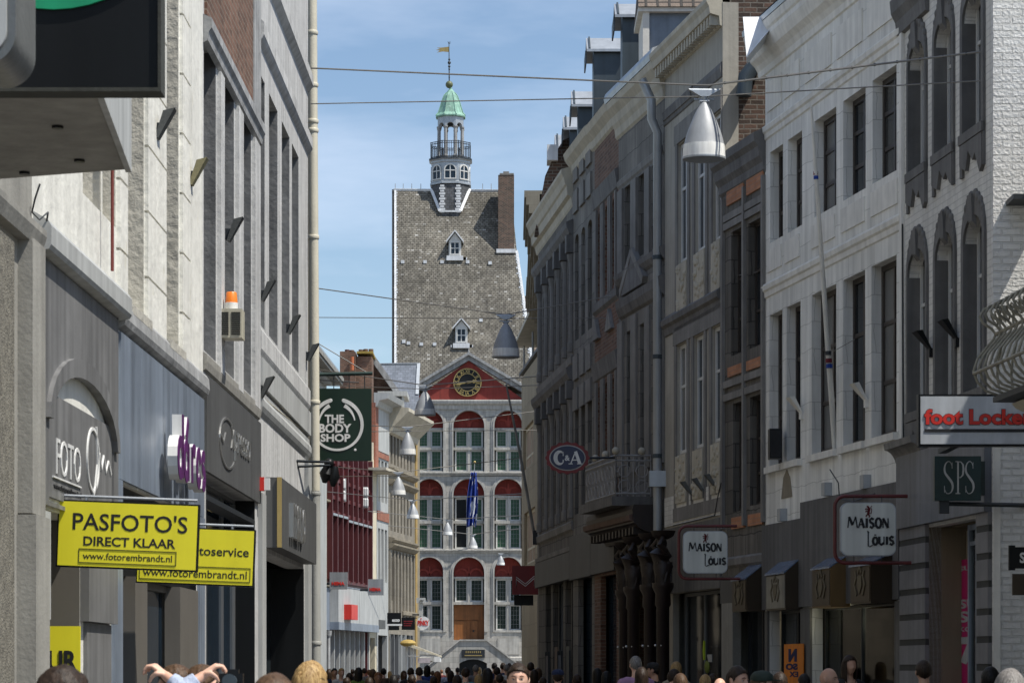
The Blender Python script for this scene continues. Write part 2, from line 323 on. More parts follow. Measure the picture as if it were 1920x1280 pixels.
m_iron = plain('wrought_iron', C(.02, .025, .03), rough=.5, var=.2, bump=.05)
m_yellow = plain('yellow_sign', C(.82, .74, .03), rough=.4, var=.08, streak=.06, bump=0)
m_greenS = plain('dark_green_sign', C(.004, .022, .010), rough=.35, var=.1, bump=0)
m_greenB = plain('bright_green', C(.01, .30, .14), rough=.4, var=.05, bump=0)
m_wl = plain('white_letters', C(.75, .75, .73), rough=.5, var=.04, bump=0)
m_bl = plain('black_letters', C(.012, .012, .014), rough=.5, var=.04, bump=0)
m_steel = plain('brushed_steel', C(.62, .62, .6), rough=.3, metal=.85, var=.1, bump=.02)
m_purple = plain('purple_letters', C(.11, .02, .13), rough=.35, var=.05, bump=0)
m_red = plain('red_sign', C(.62, .03, .02), rough=.4, var=.06, bump=0)
m_redD = plain('dark_red_sign', C(.20, .012, .014), rough=.45, var=.1, bump=0)
m_redT = plain('red_render', C(.25, .035, .025), rough=.8, var=.25, scale=1.2, streak=.2, bump=.15)
m_redF = plain('oxblood_steel', C(.095, .016, .018), rough=.5, var=.15, bump=.02)
m_gold = plain('gilding', C(.42, .32, .13), rough=.55, metal=.5, var=.15, bump=.02)
m_orange = plain('orange_plastic', C(.85, .22, .02), rough=.35, var=.05, bump=0)
m_wood = plain('warm_oak', C(.27, .10, .024), rough=.5, var=.25, scale=2, streak=.3, bump=.05)
m_woodD = plain('dark_carved_oak', C(.022, .013, .010), rough=.5, var=.35, scale=4, bump=.2)
m_beige = blocks('beige_slabs', 1.2, .9, [C(.30, .245, .16), C(.36, .30, .20)], C(.2, .165, .11), .01, bump=.2, var=.12)
m_lampM = plain('lamp_aluminium', C(.34, .355, .37), rough=.5, metal=.15, var=.06, streak=.1, bump=.0)
m_lampG = plain('frosted_band', C(.82, .82, .79), rough=.5, var=.04, bump=0)
m_terra = plain('terracotta', C(.45, .13, .05), rough=.7, var=.2)
m_tan = plain('tan_stone', C(.26, .225, .165), var=.3, scale=1.4, streak=.25, bump=.25)
m_tanB = blocks('tan_ashlar', .7, .4, [C(.21, .19, .155), C(.28, .25, .20)], C(.2, .18, .14), .01, bump=.3, var=.25, streak=.25)
# ---------------------------------------------------------------- setting
def struct(name, mb, mat):
    o = build(mb, name, mat); o['kind'] = 'structure'; return o
m_ground = plain('earth_ground', C(.16, .15, .13), var=.2); m_pave = blocks('street_paving', .3, .2, [C(.10, .095, .09), C(.15, .14, .13)], C(.07, .07, .065), .01, bump=.4)
struct('ground', MB().quad((-900, -300, -.02), (900, -300, -.02), (900, 2500, -.02), (-900, 2500, -.02)), m_ground)
struct('street', MB().quad((-3.6, -40, 0), (9, -40, 0), (7.5, 33, 0), (1, 200, 0), (-30, 200, 0), (-12, 120, 0), (-3.6, 41, 0)), m_pave)
# window: a frame mesh with its pane as child
_wr = random.Random(3)
def cwin(root, x0, x1, z0, z1, y, fm, gm, mull=(), trans=(), fw=.07, dp=.06, bar=None, name='window', rise=0.):
    if name == 'window' and gm in (m_glass, m_glassB): gm = _wr.choice([gm, gm, gm, m_glassM, m_glassC])
    bar = bar or fw*.75; f = MB()
    f.box(x0, x0+fw, y, y+dp, z0, z1); f.box(x1-fw, x1, y, y+dp, z0, z1); f.box(x0+fw, x1-fw, y, y+dp, z0, z0+fw); f.box(x0+fw, x1-fw, y, y+dp, z1-fw, z1)
    for m in mull: xm = x0+(x1-x0)*m; f.box(xm-bar/2, xm+bar/2, y+.004, y+dp-.004, z0+fw, z1-fw)
    xs = [x0+fw]+[v for m in mull for v in (x0+(x1-x0)*m-bar/2, x0+(x1-x0)*m+bar/2)]+[x1-fw]
    for tr in trans:
        zm = z0+(z1-z0)*tr
        for i in range(0, len(xs), 2): f.box(xs[i], xs[i+1], y+.008, y+dp-.008, zm-bar/2, zm+bar/2)
    o = build(f, name, fm, root)
    g = MB().box(x0+fw*.5, x1-fw*.5, y+dp*.5, y+dp*.5+.012, z0+fw*.5, z1-fw*.5); build(g, 'pane', gm, o); return o
def mass(root, fc, z1, holes, mat, rev=.2, depth=8., z0=0., name='wall', L=None, ysh=0.):
    L = L or fc.L; mb = MB().wall(0, L, z0, z1, holes, ysh, rev)
    mb.quad((0, ysh, z0), (0, depth, z0), (0, depth, z1), (0, ysh, z1)); mb.quad((L, ysh, z0), (L, ysh, z1), (L, depth, z1), (L, depth, z0))
    mb.quad((0, depth, z0), (L, depth, z0), (L, depth, z1), (0, depth, z1)); mb.quad((0, ysh, z1), (0, depth, z1), (L, depth, z1), (L, ysh, z1))
    return build(mb, name, mat, root)
def roof_slab(root, L, z, y0, y1, rise, mat, over=.1, name='roof'):
    ym = (y0+y1)/2; mb = MB(); p = [(y0, z), (ym, z+rise), (y1, z)]
    a = [(-0., y, h) for y, h in p]; b = [(L, y, h) for y, h in p]
    mb.add(a+b, [(0, 1, 2), (5, 4, 3), (0, 3, 4, 1), (1, 4, 5, 2), (0, 2, 5, 3)])
    return build(mb, name, mat, root)

# ================================================================ TOWN HALL
TY = 180.
ft = Fac(776, TY, 981, TY)
th = fthing('town_hall', 'tall stone town hall closing the street, red gable with clock, little green domed tower', 'town hall', ft)
tz = lambda py: EYE+(HY-py)/F*TY
tx = lambda px: (px-776)/F*TY
cols3 = [(779, 831, 803), (850, 908, 879), (927, 979, 953)]
rows = [(769, 802, 886), (897, 929, 1031), (1044, 1081, 1184)]
holes = []
for a, b, c in cols3:
    for (yt, ys, yb) in rows:
        if yt == 1044 and a == 850: yb = 1199
        holes.append((tx(a), tx(b), tz(yb), tz(yt), (tx(b)-tx(a))/2))
mb = MB().wall(0, tx(981), 0, tz(752), holes, 0, .85)
L0 = tx(981)
mb.quad((0, 0, 0), (0, 1.2, 0), (0, 1.2, tz(752)), (0, 0, tz(752))); mb.quad((L0, 0, 0), (L0, 0, tz(752)), (L0, 1.2, tz(752)), (L0, 1.2, 0))
build(mb, 'wall', m_th, th)
hallz = tz(722)
build(MB().box(tx(738), tx(1004), 1.0, 12, 0, tz(735)), 'main_block', m_th, th)
# arches: archivolt rings, tympana, cross mullions, windows
m_redO = plain('red_tracery', C(.32, .05, .035), var=.2)
for ci, (a, b, c) in enumerate(cols3):
    for ri, (yt, ys, yb) in enumerate(rows):
        ring = MB(); mul = MB(); typ = MB(); orn = MB(); mul2 = MB()
        x0, x1 = tx(a), tx(b); r = (x1-x0)/2; zc = tz(yt)-r; xm = (x0+x1)/2
        for (r0, r1, dep) in ((r, r+.10, .10), (r+.10, r+.22, .05)):
            N = 20
            for k in range(N):
                t0, t1 = math.pi*k/N, math.pi*(k+1)/N
                pts = [(xm-r0*math.cos(t0), zc+r0*math.sin(t0)), (xm-r0*math.cos(t1), zc+r0*math.sin(t1)), (xm-r1*math.cos(t1), zc+r1*math.sin(t1)), (xm-r1*math.cos(t0), zc+r1*math.sin(t0))]
                ring.hexa([(p[0], -dep, p[1]) for p in pts], [(p[0], .02, p[1]) for p in pts])
            zbm = tz(yb)
            ring.box(x0-(r1-r), x0-(r0-r)-.001, -dep, .02, zbm, zc); ring.box(x1+(r0-r)+.001, x1+(r1-r), -dep, .02, zbm, zc)
        zs = tz(ys)
        N = 18; poly = [(xm-r*math.cos(math.pi*k/N), zc+r*math.sin(math.pi*k/N)) for k in range(N+1)]
        poly = [(x0, zs)]+poly+[(x1, zs)]
        typ.prism(poly, .62, .68)
        # tracery: two or three little arcs and a boss on the red field
        for sx in (-1, 1):
            cx = xm+sx*r*.48; rr = r*.42
            arc = [(cx-rr*math.cos(math.pi*k/10), zs+.12+rr*math.sin(math.pi*k/10)) for k in range(11)]
            if ri == 2: orn.ribbon(arc, .07, .54, .62)
            else: orn.ribbon([(xm, zs+.15), (xm+sx*r*.2, zs+.55), (xm+sx*r*.55, zs+.62), (xm+sx*r*.72, zs+.5)], [.09, .06, .05, .02], .54, .62)
        if ri < 2: orn.ribbon([(xm, zs+.1), (xm, zs+.9)], [.12, .04], .52, .62)
        else: orn.ribbon([(xm, zs+.1), (xm, zs+.75)], [.05, .05], .54, .62)
        # stone mullions
        mw = .15
        isdoor = (ri == 2 and ci == 1)
        zt = zs; zb = tz(yb); zmid = tz({0: 840, 1: 978, 2: 1130}[ri])
        mul.box(xm-mw/2, xm+mw/2, .36, .66, zmid if isdoor else zb, zt-.12)
        mul.box(x0, x1, .34, .68, zt-.12, zt+.03)
        mul.box(x0, x1, .30, .68, zmid-.09, zmid+.09)
        if not isdoor: mul.box(x0, x1, -.06, .7, zb-.02, zb+.12)
        gm = m_glassG if ri < 2 else m_glassK
        build(ring, 'arch_moulding', m_thtrim, th); build(mul, 'stone_cross', m_thtrim, th); tp = build(typ, 'tympanum', m_redT, th); build(orn, 'tracery', m_redO, tp)
        for (za, zb2) in (((zmid+.09), (zt-.12)),) + ((() if isdoor else ((zb+.12, zmid-.09),))):
            for (xa, xb) in ((x0+.1, xm-mw/2), (xm+mw/2, x1-.1)):
                g2 = m_black if (ri == 1 and ci == 1 and xa < xm-.2) else gm
                cw_ = cwin(th, xa, xb, za, zb2, .52, m_frameW, g2, fw=.1, dp=.1)
                if g2 is m_black: continue
                lb = MB()
                for k in (1, 2): x = xa+.1+(xb-xa-.2)*k/3; lb.box(x-.006, x+.006, .55, .559, za+.1, zb2-.1)
                for k in range(1, 5): z = za+.1+(zb2-za-.2)*k/5; lb.box(xa+.1, xb-.1, .546, .55, z-.006, z+.006)
                build(lb, 'lead_grid', m_stoneL, cw_)
# door
x0, x1 = tx(850), tx(908)
d = build(MB().box(x0, x1, .72, .8, tz(1199), tz(1131)), 'door_surround', m_wood, th)
dm = MB(); dw = (x1-x0-.5)/2
dm.box(x0+.03, x0+.03+dw*1.05, .62, .7, tz(1199), tz(1163)-.02); dm.box(x0+.35+dw*1.05, x0+.35+dw*1.6, .6, .68, tz(1199), tz(1163)); dm.box(x0+.03, x1-.1, .645, .71, tz(1161), tz(1133))
dd = build(dm, 'door', m_wood, th); build(MB().sphere((x0+1.35, .57, tz(1182)), .07), 'handle', m_iron, dd)
# string courses and cornice
for py in (887, 1032): build(MB().mold(-.06, L0+.06, [(0, tz(py)-.16), (.08, tz(py)-.12), (.1, tz(py)-.02), (.2, tz(py)), (.2, tz(py)+.07), (0, tz(py)+.1)]), 'string_course', m_thtrim, th)
build(MB().mold(-.15, L0+.15, [(0, tz(768)), (.1, tz(767)), (.12, tz(760)), (.28, tz(757)), (.32, tz(752)), (.3, tz(750)), (0, tz(749))]), 'cornice', m_thtrim, th)
ax = tx(879)
hw = L0/2+.15; zg = tz(749.5); za = tz(676)
build(MB().prism([(ax-hw+.1, zg), (ax+hw-.1, zg), (ax, za)], -.02, 1.0), 'gable', m_redT, th)
rk = MB()
for sx in (-1, 1):
    for (o0, o1, dz0, dz1) in ((-.22, .5, -.1, .25), (-.42, .9, .25, .45)):
        a = (ax+sx*(hw+.35), tz(742)); b = (ax, tz(676))
        q = [(a[0], a[1]+dz0), (b[0], b[1]+dz0+.1), (b[0], b[1]+dz1+.1), (a[0], a[1]+dz1)]
        rk.hexa([(x, o0, z) for x, z in q], [(x, o1, z) for x, z in q])
    rk.box(ax+sx*(hw-.1), ax+sx*(hw+.4), -.4, .9, tz(750), tz(742)+.3)
build(rk, 'raking_cornice', m_zincR if 'm_zincR' in globals() else m_stoneL, th)
build(MB().lathe([(.10, 0), (.12, .2), (.05, .35), (.07, .5), (.01, .75)], (ax, -.1, tz(674)), 10), 'finial', m_stoneL, th, smooth=True)
# clock
cx_, cz_ = tx(876.5), tz(717); cr_ = 26.5/F*TY
ring1 = MB()
def ringm(mb, cx, cz, r0, r1, y0, y1, N=40):
    for k in range(N):
        t0, t1 = 2*math.pi*k/N, 2*math.pi*(k+1)/N
        p = [(cx+r0*math.cos(t0), cz+r0*math.sin(t0)), (cx+r0*math.cos(t1), cz+r0*math.sin(t1)), (cx+r1*math.cos(t1), cz+r1*math.sin(t1)), (cx+r1*math.cos(t0), cz+r1*math.sin(t0))]
        mb.hexa([(x, y0, z) for x, z in p], [(x, y1, z) for x, z in p])
    return mb
face = MB(); N = 40; face.prism([(cx_+cr_*.97*math.cos(-2*math.pi*k/N), cz_+cr_*.97*math.sin(-2*math.pi*k/N)) for k in range(N)][::-1], -.12, .0)
ck = build(face, 'clock', m_black, th)
ringm(ring1, cx_, cz_, cr_*.93, cr_*1.0, -.18, -.1); ringm(ring1, cx_, cz_, cr_*.60, cr_*.645, -.16, -.1)
rom = ['XII', 'I', 'II', 'III', 'IIII', 'V', 'VI', 'VII', 'VIII', 'IX', 'X', 'XI']
for i, s_ in enumerate(rom):
    t = math.pi/2-2*math.pi*i/12; rr = cr_*.785
    vs, fs = text_geo(s_, .02); ax0, bx0 = min(v[0] for v in vs), max(v[0] for v in vs); az0, bz0 = min(v[1] for v in vs), max(v[1] for v in vs)
    hgt = cr_*.25; kz = hgt/(bz0-az0); kx = min(kz, cr_*.33/(bx0-ax0)); ro = t-math.pi/2
    out = []
    for v in vs:
        lx = (v[0]-(ax0+bx0)/2)*kx; lz = (v[1]-(az0+bz0)/2)*kz
        out.append((cx_+rr*math.cos(t)+lx*math.cos(ro)-lz*math.sin(ro), -.14-.015*v[2], cz_+rr*math.sin(t)+lx*math.sin(ro)+lz*math.cos(ro)))
    ring1.add(out, fs)
build(ring1, 'dial', m_gold, ck)
hd = MB()
def hand(mb, ang, ln, w, tail):
    t = math.radians(90-ang); c, s_ = math.cos(t), math.sin(t)
    mb.ribbon([(cx_-tail*c, cz_-tail*s_), (cx_, cz_), (cx_+ln*.45*c, cz_+ln*.45*s_), (cx_+ln*.6*c, cz_+ln*.6*s_), (cx_+ln*c, cz_+ln*s_)], [w*.4, w*.8, w*.5, w*1.2, .01], -.22, -.19)
hand(hd, 82, cr_*.75, .10, .15); hand(hd, 259, cr_*.88, .07, .2)
build(hd, 'hand', m_gold, ck)
# high roof
RT, RB = 188., 181.2
def WP(px, py, Y): return P(px, py, Y)
tl, tr_, br, bl = WP(738, 356, RT), WP(958, 358, RT), WP(1005, 724, RB), WP(738, 724, RB)
mid = WP(969, 470, RB+(RT-RB)*.69)
rf = MB(); back = lambda v: Vector((v.x, 2*RT-v.y+.4, v.z))
vs = [tl, tr_, mid, br, bl, back(tl), back(tr_), back(mid), back(br), back(bl)]
rf.add(vs, [(4, 3, 2, 1, 0), (5, 6, 7, 8, 9), (0, 1, 6, 5), (1, 2, 7, 6), (2, 3, 8, 7), (0, 5, 9, 4)])
roof = build(rf, 'roof', m_throof, th, world=True)
vg = MB(); 
def bar3(mb, a, b, w, h):
    a, b = Vector(a), Vector(b); d = (b-a).normalized(); u = d.cross(Vector((0, 1, .35)).normalized()).normalized(); n = u.cross(d).normalized()
    if n.y > 0: n = -n
    mb.hexa([a-u*w, a+u*w, a+u*w+n*h, a-u*w+n*h], [b-u*w, b+u*w, b+u*w+n*h, b-u*w+n*h])
bar3(vg, tl+Vector((.12, 0, 0)), bl+Vector((.12, 0, 0)), .07, .05); bar3(vg, mid, br, .09, .05); bar3(vg, tl, tr_, .09, .06)
# ragged lead soakers along both verges
for k in range(70):
    t = k/70; p = tl.lerp(bl, t); w = .1+.12*random.random(); vg.box(p.x+.1, p.x+.1+w, p.y-.06, p.y+.02, p.z-.08, p.z+.02)
    if k < 48:
        p = mid.lerp(br, k/48); w = .08+.16*random.random(); vg.box(p.x-w, p.x, p.y-.07, p.y, p.z-.1, p.z+.02)
build(vg, 'verge_flashing', m_lead, roof, world=True)
build(MB().hexa([tl+Vector((-.12, .1, .05)), tl+Vector((.05, .1, .05)), tl+Vector((.05, .5, .05)), tl+Vector((-.12, .5, .05))],
                [bl+Vector((-.12, .1, 0)), bl+Vector((.05, .1, 0)), bl+Vector((.05, .5, 0)), bl+Vector((-.12, .5, 0))]), 'barge_board', m_iron, roof, world=True)
sp = MB()
for px in (741, 756, 772, 789, 905, 921): p = WP(px, 355, RT); sp.box(p.x-.02, p.x+.02, p.y, p.y+.04, p.z, p.z+.4)
build(sp, 'ridge_pegs', m_stoneL, roof, world=True)
# roof dormers
def roofY(py): return RB+(RT-RB)*(724-py)/(724-356)   # near enough for placing
slope = (tl.z-bl.z)/(RT-RB)
def onroof(px, py):
    # intersection of the view ray with the front slope
    n_ = (tl-bl).cross(Vector((1, 0, 0))); o = Vector((0, 0, EYE)); d_ = Vector(((px-CX)/F, 1, (HY-py)/F)); t = (bl-o).dot(n_)/d_.dot(n_); return o+d_*t
def roof_dormer(pc, ytop, yeave, ybot, hwp):
    b = onroof(pc, ybot); yf = b.y-.25; s_ = yf/F; w = hwp*s_
    zb = EYE+(HY-ybot)*s_; ze = EYE+(HY-yeave)*s_; zt = EYE+(HY-ytop)*s_; yb = b.y+(zt-zb)/slope+.3; x = (pc-CX)*s_
    m = MB(); m.add([(x-w, yf, zb), (x+w, yf, zb), (x+w, yf, ze), (x, yf, zt-.1), (x-w, yf, ze), (x-w, yb, zb), (x+w, yb, zb), (x+w, yb, ze), (x, yb, zt-.1), (x-w, yb, ze)],
                    [(0, 1, 2, 3, 4), (9, 8, 7, 6, 5), (0, 5, 6, 1), (1, 6, 7, 2), (4, 9, 5, 0)])
    dmr = build(m, 'dormer', m_frameW, roof, world=True)
    r_ = MB()
    for sx in (-1, 1):
        e = (x+sx*(w+.18), ze-.12); a = (x, zt-.02)
        q = [(e[0], e[1]), (a[0], a[1]), (a[0], a[1]+.12), (e[0], e[1]+.12)]
        r_.hexa([(X_, yf-.25, Z_) for X_, Z_ in q], [(X_, yb, Z_) for X_, Z_ in q])
    r_.box(x-w-.15, x+w+.15, yf-.12, yf+.3, zb-.35, zb-.02)
    for k in range(5): q = random.random()*.25; r_.box(x-w-.35+q+k*.02, x-w-.2+q+.02*k, yf+.08, yf+.3, zb-.3, zb-.12) if k % 2 else r_.box(x+w+.1+q*.5, x+w+.3+q*.5, yf+.1, yf+.3, zb-.28, zb-.1)
    build(r_, 'dormer_roof', m_lead, roof, world=True)
    g = MB(); fr = MB(); gw = w*.62; z0, z1 = zb+.12, ze-.12
    g.box(x-gw, x+gw, yf-.02, yf-.005, z0, z1); build(g, 'dormer_pane', m_glassB, roof, world=True)
    fr.box(x-.03, x+.03, yf-.05, yf-.021, z0, z1); fr.box(x-gw, x-.03, yf-.05, yf-.021, (z0+z1)/2-.03, (z0+z1)/2+.03); fr.box(x+.03, x+gw, yf-.05, yf-.021, (z0+z1)/2-.03, (z0+z1)/2+.03)
    fr.box(x-gw-.08, x-gw, yf-.06, yf-.003, z0, z1); fr.box(x+gw, x+gw+.08, yf-.06, yf-.003, z0, z1); fr.box(x-gw-.1, x+gw+.1, yf-.07, yf-.003, z0-.1, z0); fr.box(x-gw-.1, x+gw+.1, yf-.06, yf-.003, z1, z1+.08)
    build(fr, 'dormer_frame', m_frameW, roof, world=True)
roof_dormer(853, 434, 452, 479, 11.5); roof_dormer(865, 598, 614, 643, 11.5)
# lead hooks scattered on the slates
hk = MB()
for px, py in [(755, 491), (797, 491), (829, 491), (877, 491), (919, 493), (757, 640), (766, 643), (790, 645), (815, 645), (902, 600), (870, 700)]:
    p = onroof(px, py); hk.box(p.x-.12, p.x+.12, p.y-.12, p.y+.05, p.z-.12, p.z+.1)
build(hk, 'roof_hook', m_lead, roof, world=True)
hkk = hk
# big chimney
cb = onroof(950, 468); cyf = cb.y-.1; s_ = cyf/F
xa, xb = (934-CX)*s_, (964-CX)*s_; zt = EYE+(HY-328)*s_; zb = cb.z-1
ch = build(MB().box(xa, xb, cyf, cyf+1.6, zb, zt), 'chimney', m_brickD, th, world=True)
build(MB().box(xa+.1, xb-.02, cyf-.03, cyf+1.7, zt, zt+.12).box(xa+.35, xb-.35, cyf+.3, cyf+1.2, zt+.12, zt+.3), 'chimney_cap', m_stone, ch, world=True)
build(MB().box(xa-.12, xb+.1, cyf-.1, cyf+.1, cb.z-.25, cb.z+.02), 'chimney_flashing', m_lead, ch, world=True)
# bell turret
TC = Vector(((845-CX)/F*188.45, 188.45)); u = 188.45/F
tuz = lambda py: EYE+(HY-py)*u
def oct_(mb, prof, n=8): return mb.lathe(prof, (TC.x, TC.y, 0), n, .5)
c8 = 1/math.cos(math.pi/8)
tb = build(oct_(MB(), [(36*u*c8, tuz(415)), (36*u*c8, tuz(352))]), 'turret', m_throofD if 'm_throofD' in globals() else m_slate, th, world=True)
qz = MB()
for sx in (-1, 1):
    for k in range(11):
        z = tuz(405)+(tuz(352)-tuz(405))*k/11; X_ = TC.x+sx*36*u*math.tan(math.pi/8)*1.0; qz.box(X_-.14-.07*(k % 2), X_+.14+.07*(k % 2), TC.y-36*u-.05, TC.y-36*u+.05, z, z+.14)
qz.box(TC.x-20*u, TC.x+20*u, TC.y-36*u-.1, TC.y-36*u+.2, tuz(404), tuz(401))
# flashing where the turret meets the slope
for sx in (-1, 1):
    a = Vector((TC.x+sx*19*u, onroof(845+sx*19, 402).y-.06, tuz(402))); b_ = Vector((TC.x+sx*36*u, onroof(845+sx*36, 357).y-.06, tuz(357))); bar3(qz, a, b_, .10, .06)
build(qz, 'turret_quoins', m_lead, tb, world=True)
lan = MB(); oct_(lan, [(34*u*c8, tuz(351)), (38*u*c8, tuz(350)), (38*u*c8, tuz(347)), (35*u*c8, tuz(345)), (35*u*c8, tuz(311)), (36.5*u*c8, tuz(309)), (36.5*u*c8, tuz(306)), (40*u*c8, tuz(304))])
ln_ = build(lan, 'lantern', m_stoneL2 if 'm_stoneL2' in globals() else m_zinc, tb, world=True)
build(oct_(MB(), [(40*u*c8, tuz(304)), (40*u*c8, tuz(301))]), 'balcony_floor', m_iron, tb, world=True)
wf, wg = MB(), MB()
for k in range(8):
    a = -math.pi/2+k*math.pi/4; nx, ny = math.cos(a), math.sin(a); tx_, ty_ = -ny, nx
    R_ = 35*u
    def pt(l, z, o): return (TC.x+nx*(R_+o)+tx_*l, TC.y+ny*(R_+o)+ty_*l, z)
    def bx(mbb, l0, l1, z0, z1, o0, o1): mbb.hexa([pt(l0, z0, o0), pt(l1, z0, o0), pt(l1, z0, o1), pt(l0, z0, o1)], [pt(l0, z1, o0), pt(l1, z1, o0), pt(l1, z1, o1), pt(l0, z1, o1)])
    w = .36; z0, z1 = tuz(340), tuz(325)
    N = 8; arc = [(w*math.cos(math.pi*i/N), z1+w*math.sin(math.pi*i/N)) for i in range(N+1)]
    wg.add([pt(l, z, .02) for l, z in [(-w, z0), (w, z0)]+arc], [tuple(range(N+3))])
    bx(wf, -w-.07, -w, z0, z1, .0, .07); bx(wf, w, w+.07, z0, z1, .0, .07); bx(wf, -w-.07, w+.07, z0-.08, z0, .0, .09); bx(wf, -.035, .035, z0, z1+w, .01, .05); bx(wf, -w, -.035, z1-.06, z1+.01, .01, .05); bx(wf, .035, w, z1-.06, z1+.01, .01, .05)
    for i in range(N):
        (l0, q0), (l1, q1) = arc[i], arc[i+1]; e = 1+.09/w
        wf.hexa([pt(l0, q0, 0), pt(l1, q1, 0), pt(l1*e, z1+(q1-z1)*e, 0), pt(l0*e, z1+(q0-z1)*e, 0)], [pt(l0, q0, .07), pt(l1, q1, .07), pt(l1*e, z1+(q1-z1)*e, .07), pt(l0*e, z1+(q0-z1)*e, .07)])
build(wf, 'lantern_window', m_frameW, ln_, world=True); build(wg, 'lantern_pane', m_glassB, ln_, world=True)
# railing
rl = MB(); R_ = 36.5*u*c8
pts8 = [(TC.x+R_*math.cos(-math.pi/8+k*math.pi/4), TC.y+R_*math.sin(-math.pi/8+k*math.pi/4)) for k in range(9)]
for k in range(8):
    (xa, ya), (xb, yb) = pts8[k], pts8[k+1]
    for z in (tuz(271), tuz(274.5), tuz(299)): rl.tube([(xa, ya, z), (xb, yb, z)], .028, 5)
    for j in range(7): t = j/7; X_, Y_ = xa+(xb-xa)*t, ya+(yb-ya)*t; rl.tube([(X_, Y_, tuz(301)), (X_, Y_, tuz(270 if j == 0 else 271))], .04 if j == 0 else .02, 5)
build(rl, 'railing', m_iron, tb, world=True)
# open belfry: eight columns, arched heads, copper roof
cm_ = MB(); R2 = 23.5*u
for k in range(8):
    a = -math.pi/8+k*math.pi/4; X_, Y_ = TC.x+R2*math.cos(a), TC.y+R2*math.sin(a)
    cm_.lathe([(.17, tuz(301)), (.17, tuz(296)), (.125, tuz(293)), (.11, tuz(245)), (.16, tuz(242)), (.16, tuz(240))], (X_, Y_, 0), 8)
hd8 = MB()
for k in range(8):
    a = -math.pi/2+k*math.pi/4; nx, ny = math.cos(a), math.sin(a); tx_, ty_ = -ny, nx; ap = 24*u; hwid = 24*u*math.tan(math.pi/8); w = hwid*.66
    def pt(l, z, o): return (TC.x+nx*(ap+o)+tx_*l, TC.y+ny*(ap+o)+ty_*l, z)
    N = 8; zs_ = tuz(240); zt_ = tuz(222)
    arc = [(-w*math.cos(math.pi*i/N), zs_+w*math.sin(math.pi*i/N)) for i in range(N+1)]
    for i in range(N):
        (l0, q0), (l1, q1) = arc[i], arc[i+1]
        hd8.hexa([pt(l0, q0, -.25), pt(l1, q1, -.25), pt(l1, zt_, -.25), pt(l0, zt_, -.25)], [pt(l0, q0, 0), pt(l1, q1, 0), pt(l1, zt_, 0), pt(l0, zt_, 0)])
    for sx in (-1, 1): hd8.hexa([pt(sx*w, zs_, -.25), pt(sx*hwid, zs_, -.25), pt(sx*hwid, zt_, -.25), pt(sx*w, zt_, -.25)], [pt(sx*w, zs_, 0), pt(sx*hwid, zs_, 0), pt(sx*hwid, zt_, 0), pt(sx*w, zt_, 0)])
bf = build(cm_, 'belfry_column', m_stoneL, tb, world=True); build(hd8, 'belfry_arch', m_zinc, tb, world=True)
oct_c = MB(); oct_(oct_c, [(23*u, tuz(223)), (29.5*u, tuz(222)), (29.8*u, tuz(219.5)), (25*u, tuz(214)), (21.5*u, tuz(204)), (18*u, tuz(192)), (13.5*u, tuz(181)), (8.5*u, tuz(175)), (7*u, tuz(172)), (3*u, tuz(168)), (2.2*u, tuz(163))])
cd = build(oct_c, 'copper_dome', m_copper, tb, world=True)
rb_ = MB()
for k in range(8):
    a = (k+.5)*math.pi/4; pr = [(29.8, 219.5), (25, 214), (21.5, 204), (18, 192), (13.5, 181), (8.5, 175)]
    rb_.tube([(TC.x+r*u*1.01*math.cos(a), TC.y+r*u*1.01*math.sin(a), tuz(p)+.02) for r, p in pr], .035, 5)
build(rb_, 'dome_rib', m_copper, cd, world=True)
build(MB().lathe([(0.01, tuz(222)), (.3, tuz(223)), (.32, tuz(232)), (.2, tuz(236)), (.05, tuz(237))], (TC.x, TC.y, 0), 12), 'bell', m_iron, tb, world=True, smooth=True)
build(MB().sphere((TC.x-.1, TC.y, tuz(159)), 7*u, 16, 10), 'ball', plain('green_bronze', C(.13, .15, .07), rough=.5, var=.3), tb, world=True, smooth=True)
rod = MB(); xr = TC.x-.1; rod.tube([(xr, TC.y, tuz(160)), (xr-.02, TC.y, tuz(80))], [.05, .025], 6)
for py, r in ((125, .09), (118, .12), (112, .08), (130, .07), (145, .06)): rod.sphere((xr, TC.y, tuz(py)), r, 8, 6)
rod.tube([(xr-.09, TC.y, tuz(78)), (xr-.05, TC.y, tuz(82)), (xr, TC.y, tuz(83)), (xr+.05, TC.y, tuz(82)), (xr+.05, TC.y, tuz(78))], .02, 5)
rod_o = build(rod, 'spire_rod', m_iron, tb, world=True)
vn = MB(); xv = xr-.03
vn.prism([(xv, tuz(88)), (xv, tuz(98)), (xv-.45, tuz(97)), (xv-.85, tuz(99)), (xv-.62, tuz(95.5)), (xv-.9, tuz(94)), (xv-.6, tuz(92)), (xv-.85, tuz(90)), (xv-.45, tuz(89.5))], TC.y-.015, TC.y+.015)
build(vn, 'weather_vane', m_gold, tb, world=True)
# town hall basement panels and stair
for (a, b) in ((776, 833), (926, 981)):
    pn = MB(); pn.box(tx(a)+.25, tx(b)-.25, -.04, .01, tz(1226), tz(1196)); build(pn, 'plinth_panel', m_thtrim, th)
    pn = MB(); pn.mold(tx(a), tx(b), [(0, tz(1240)), (.14, tz(1238)), (.14, tz(1232)), (0, tz(1230))]); build(pn, 'plinth_ledge', m_thtrim, th)
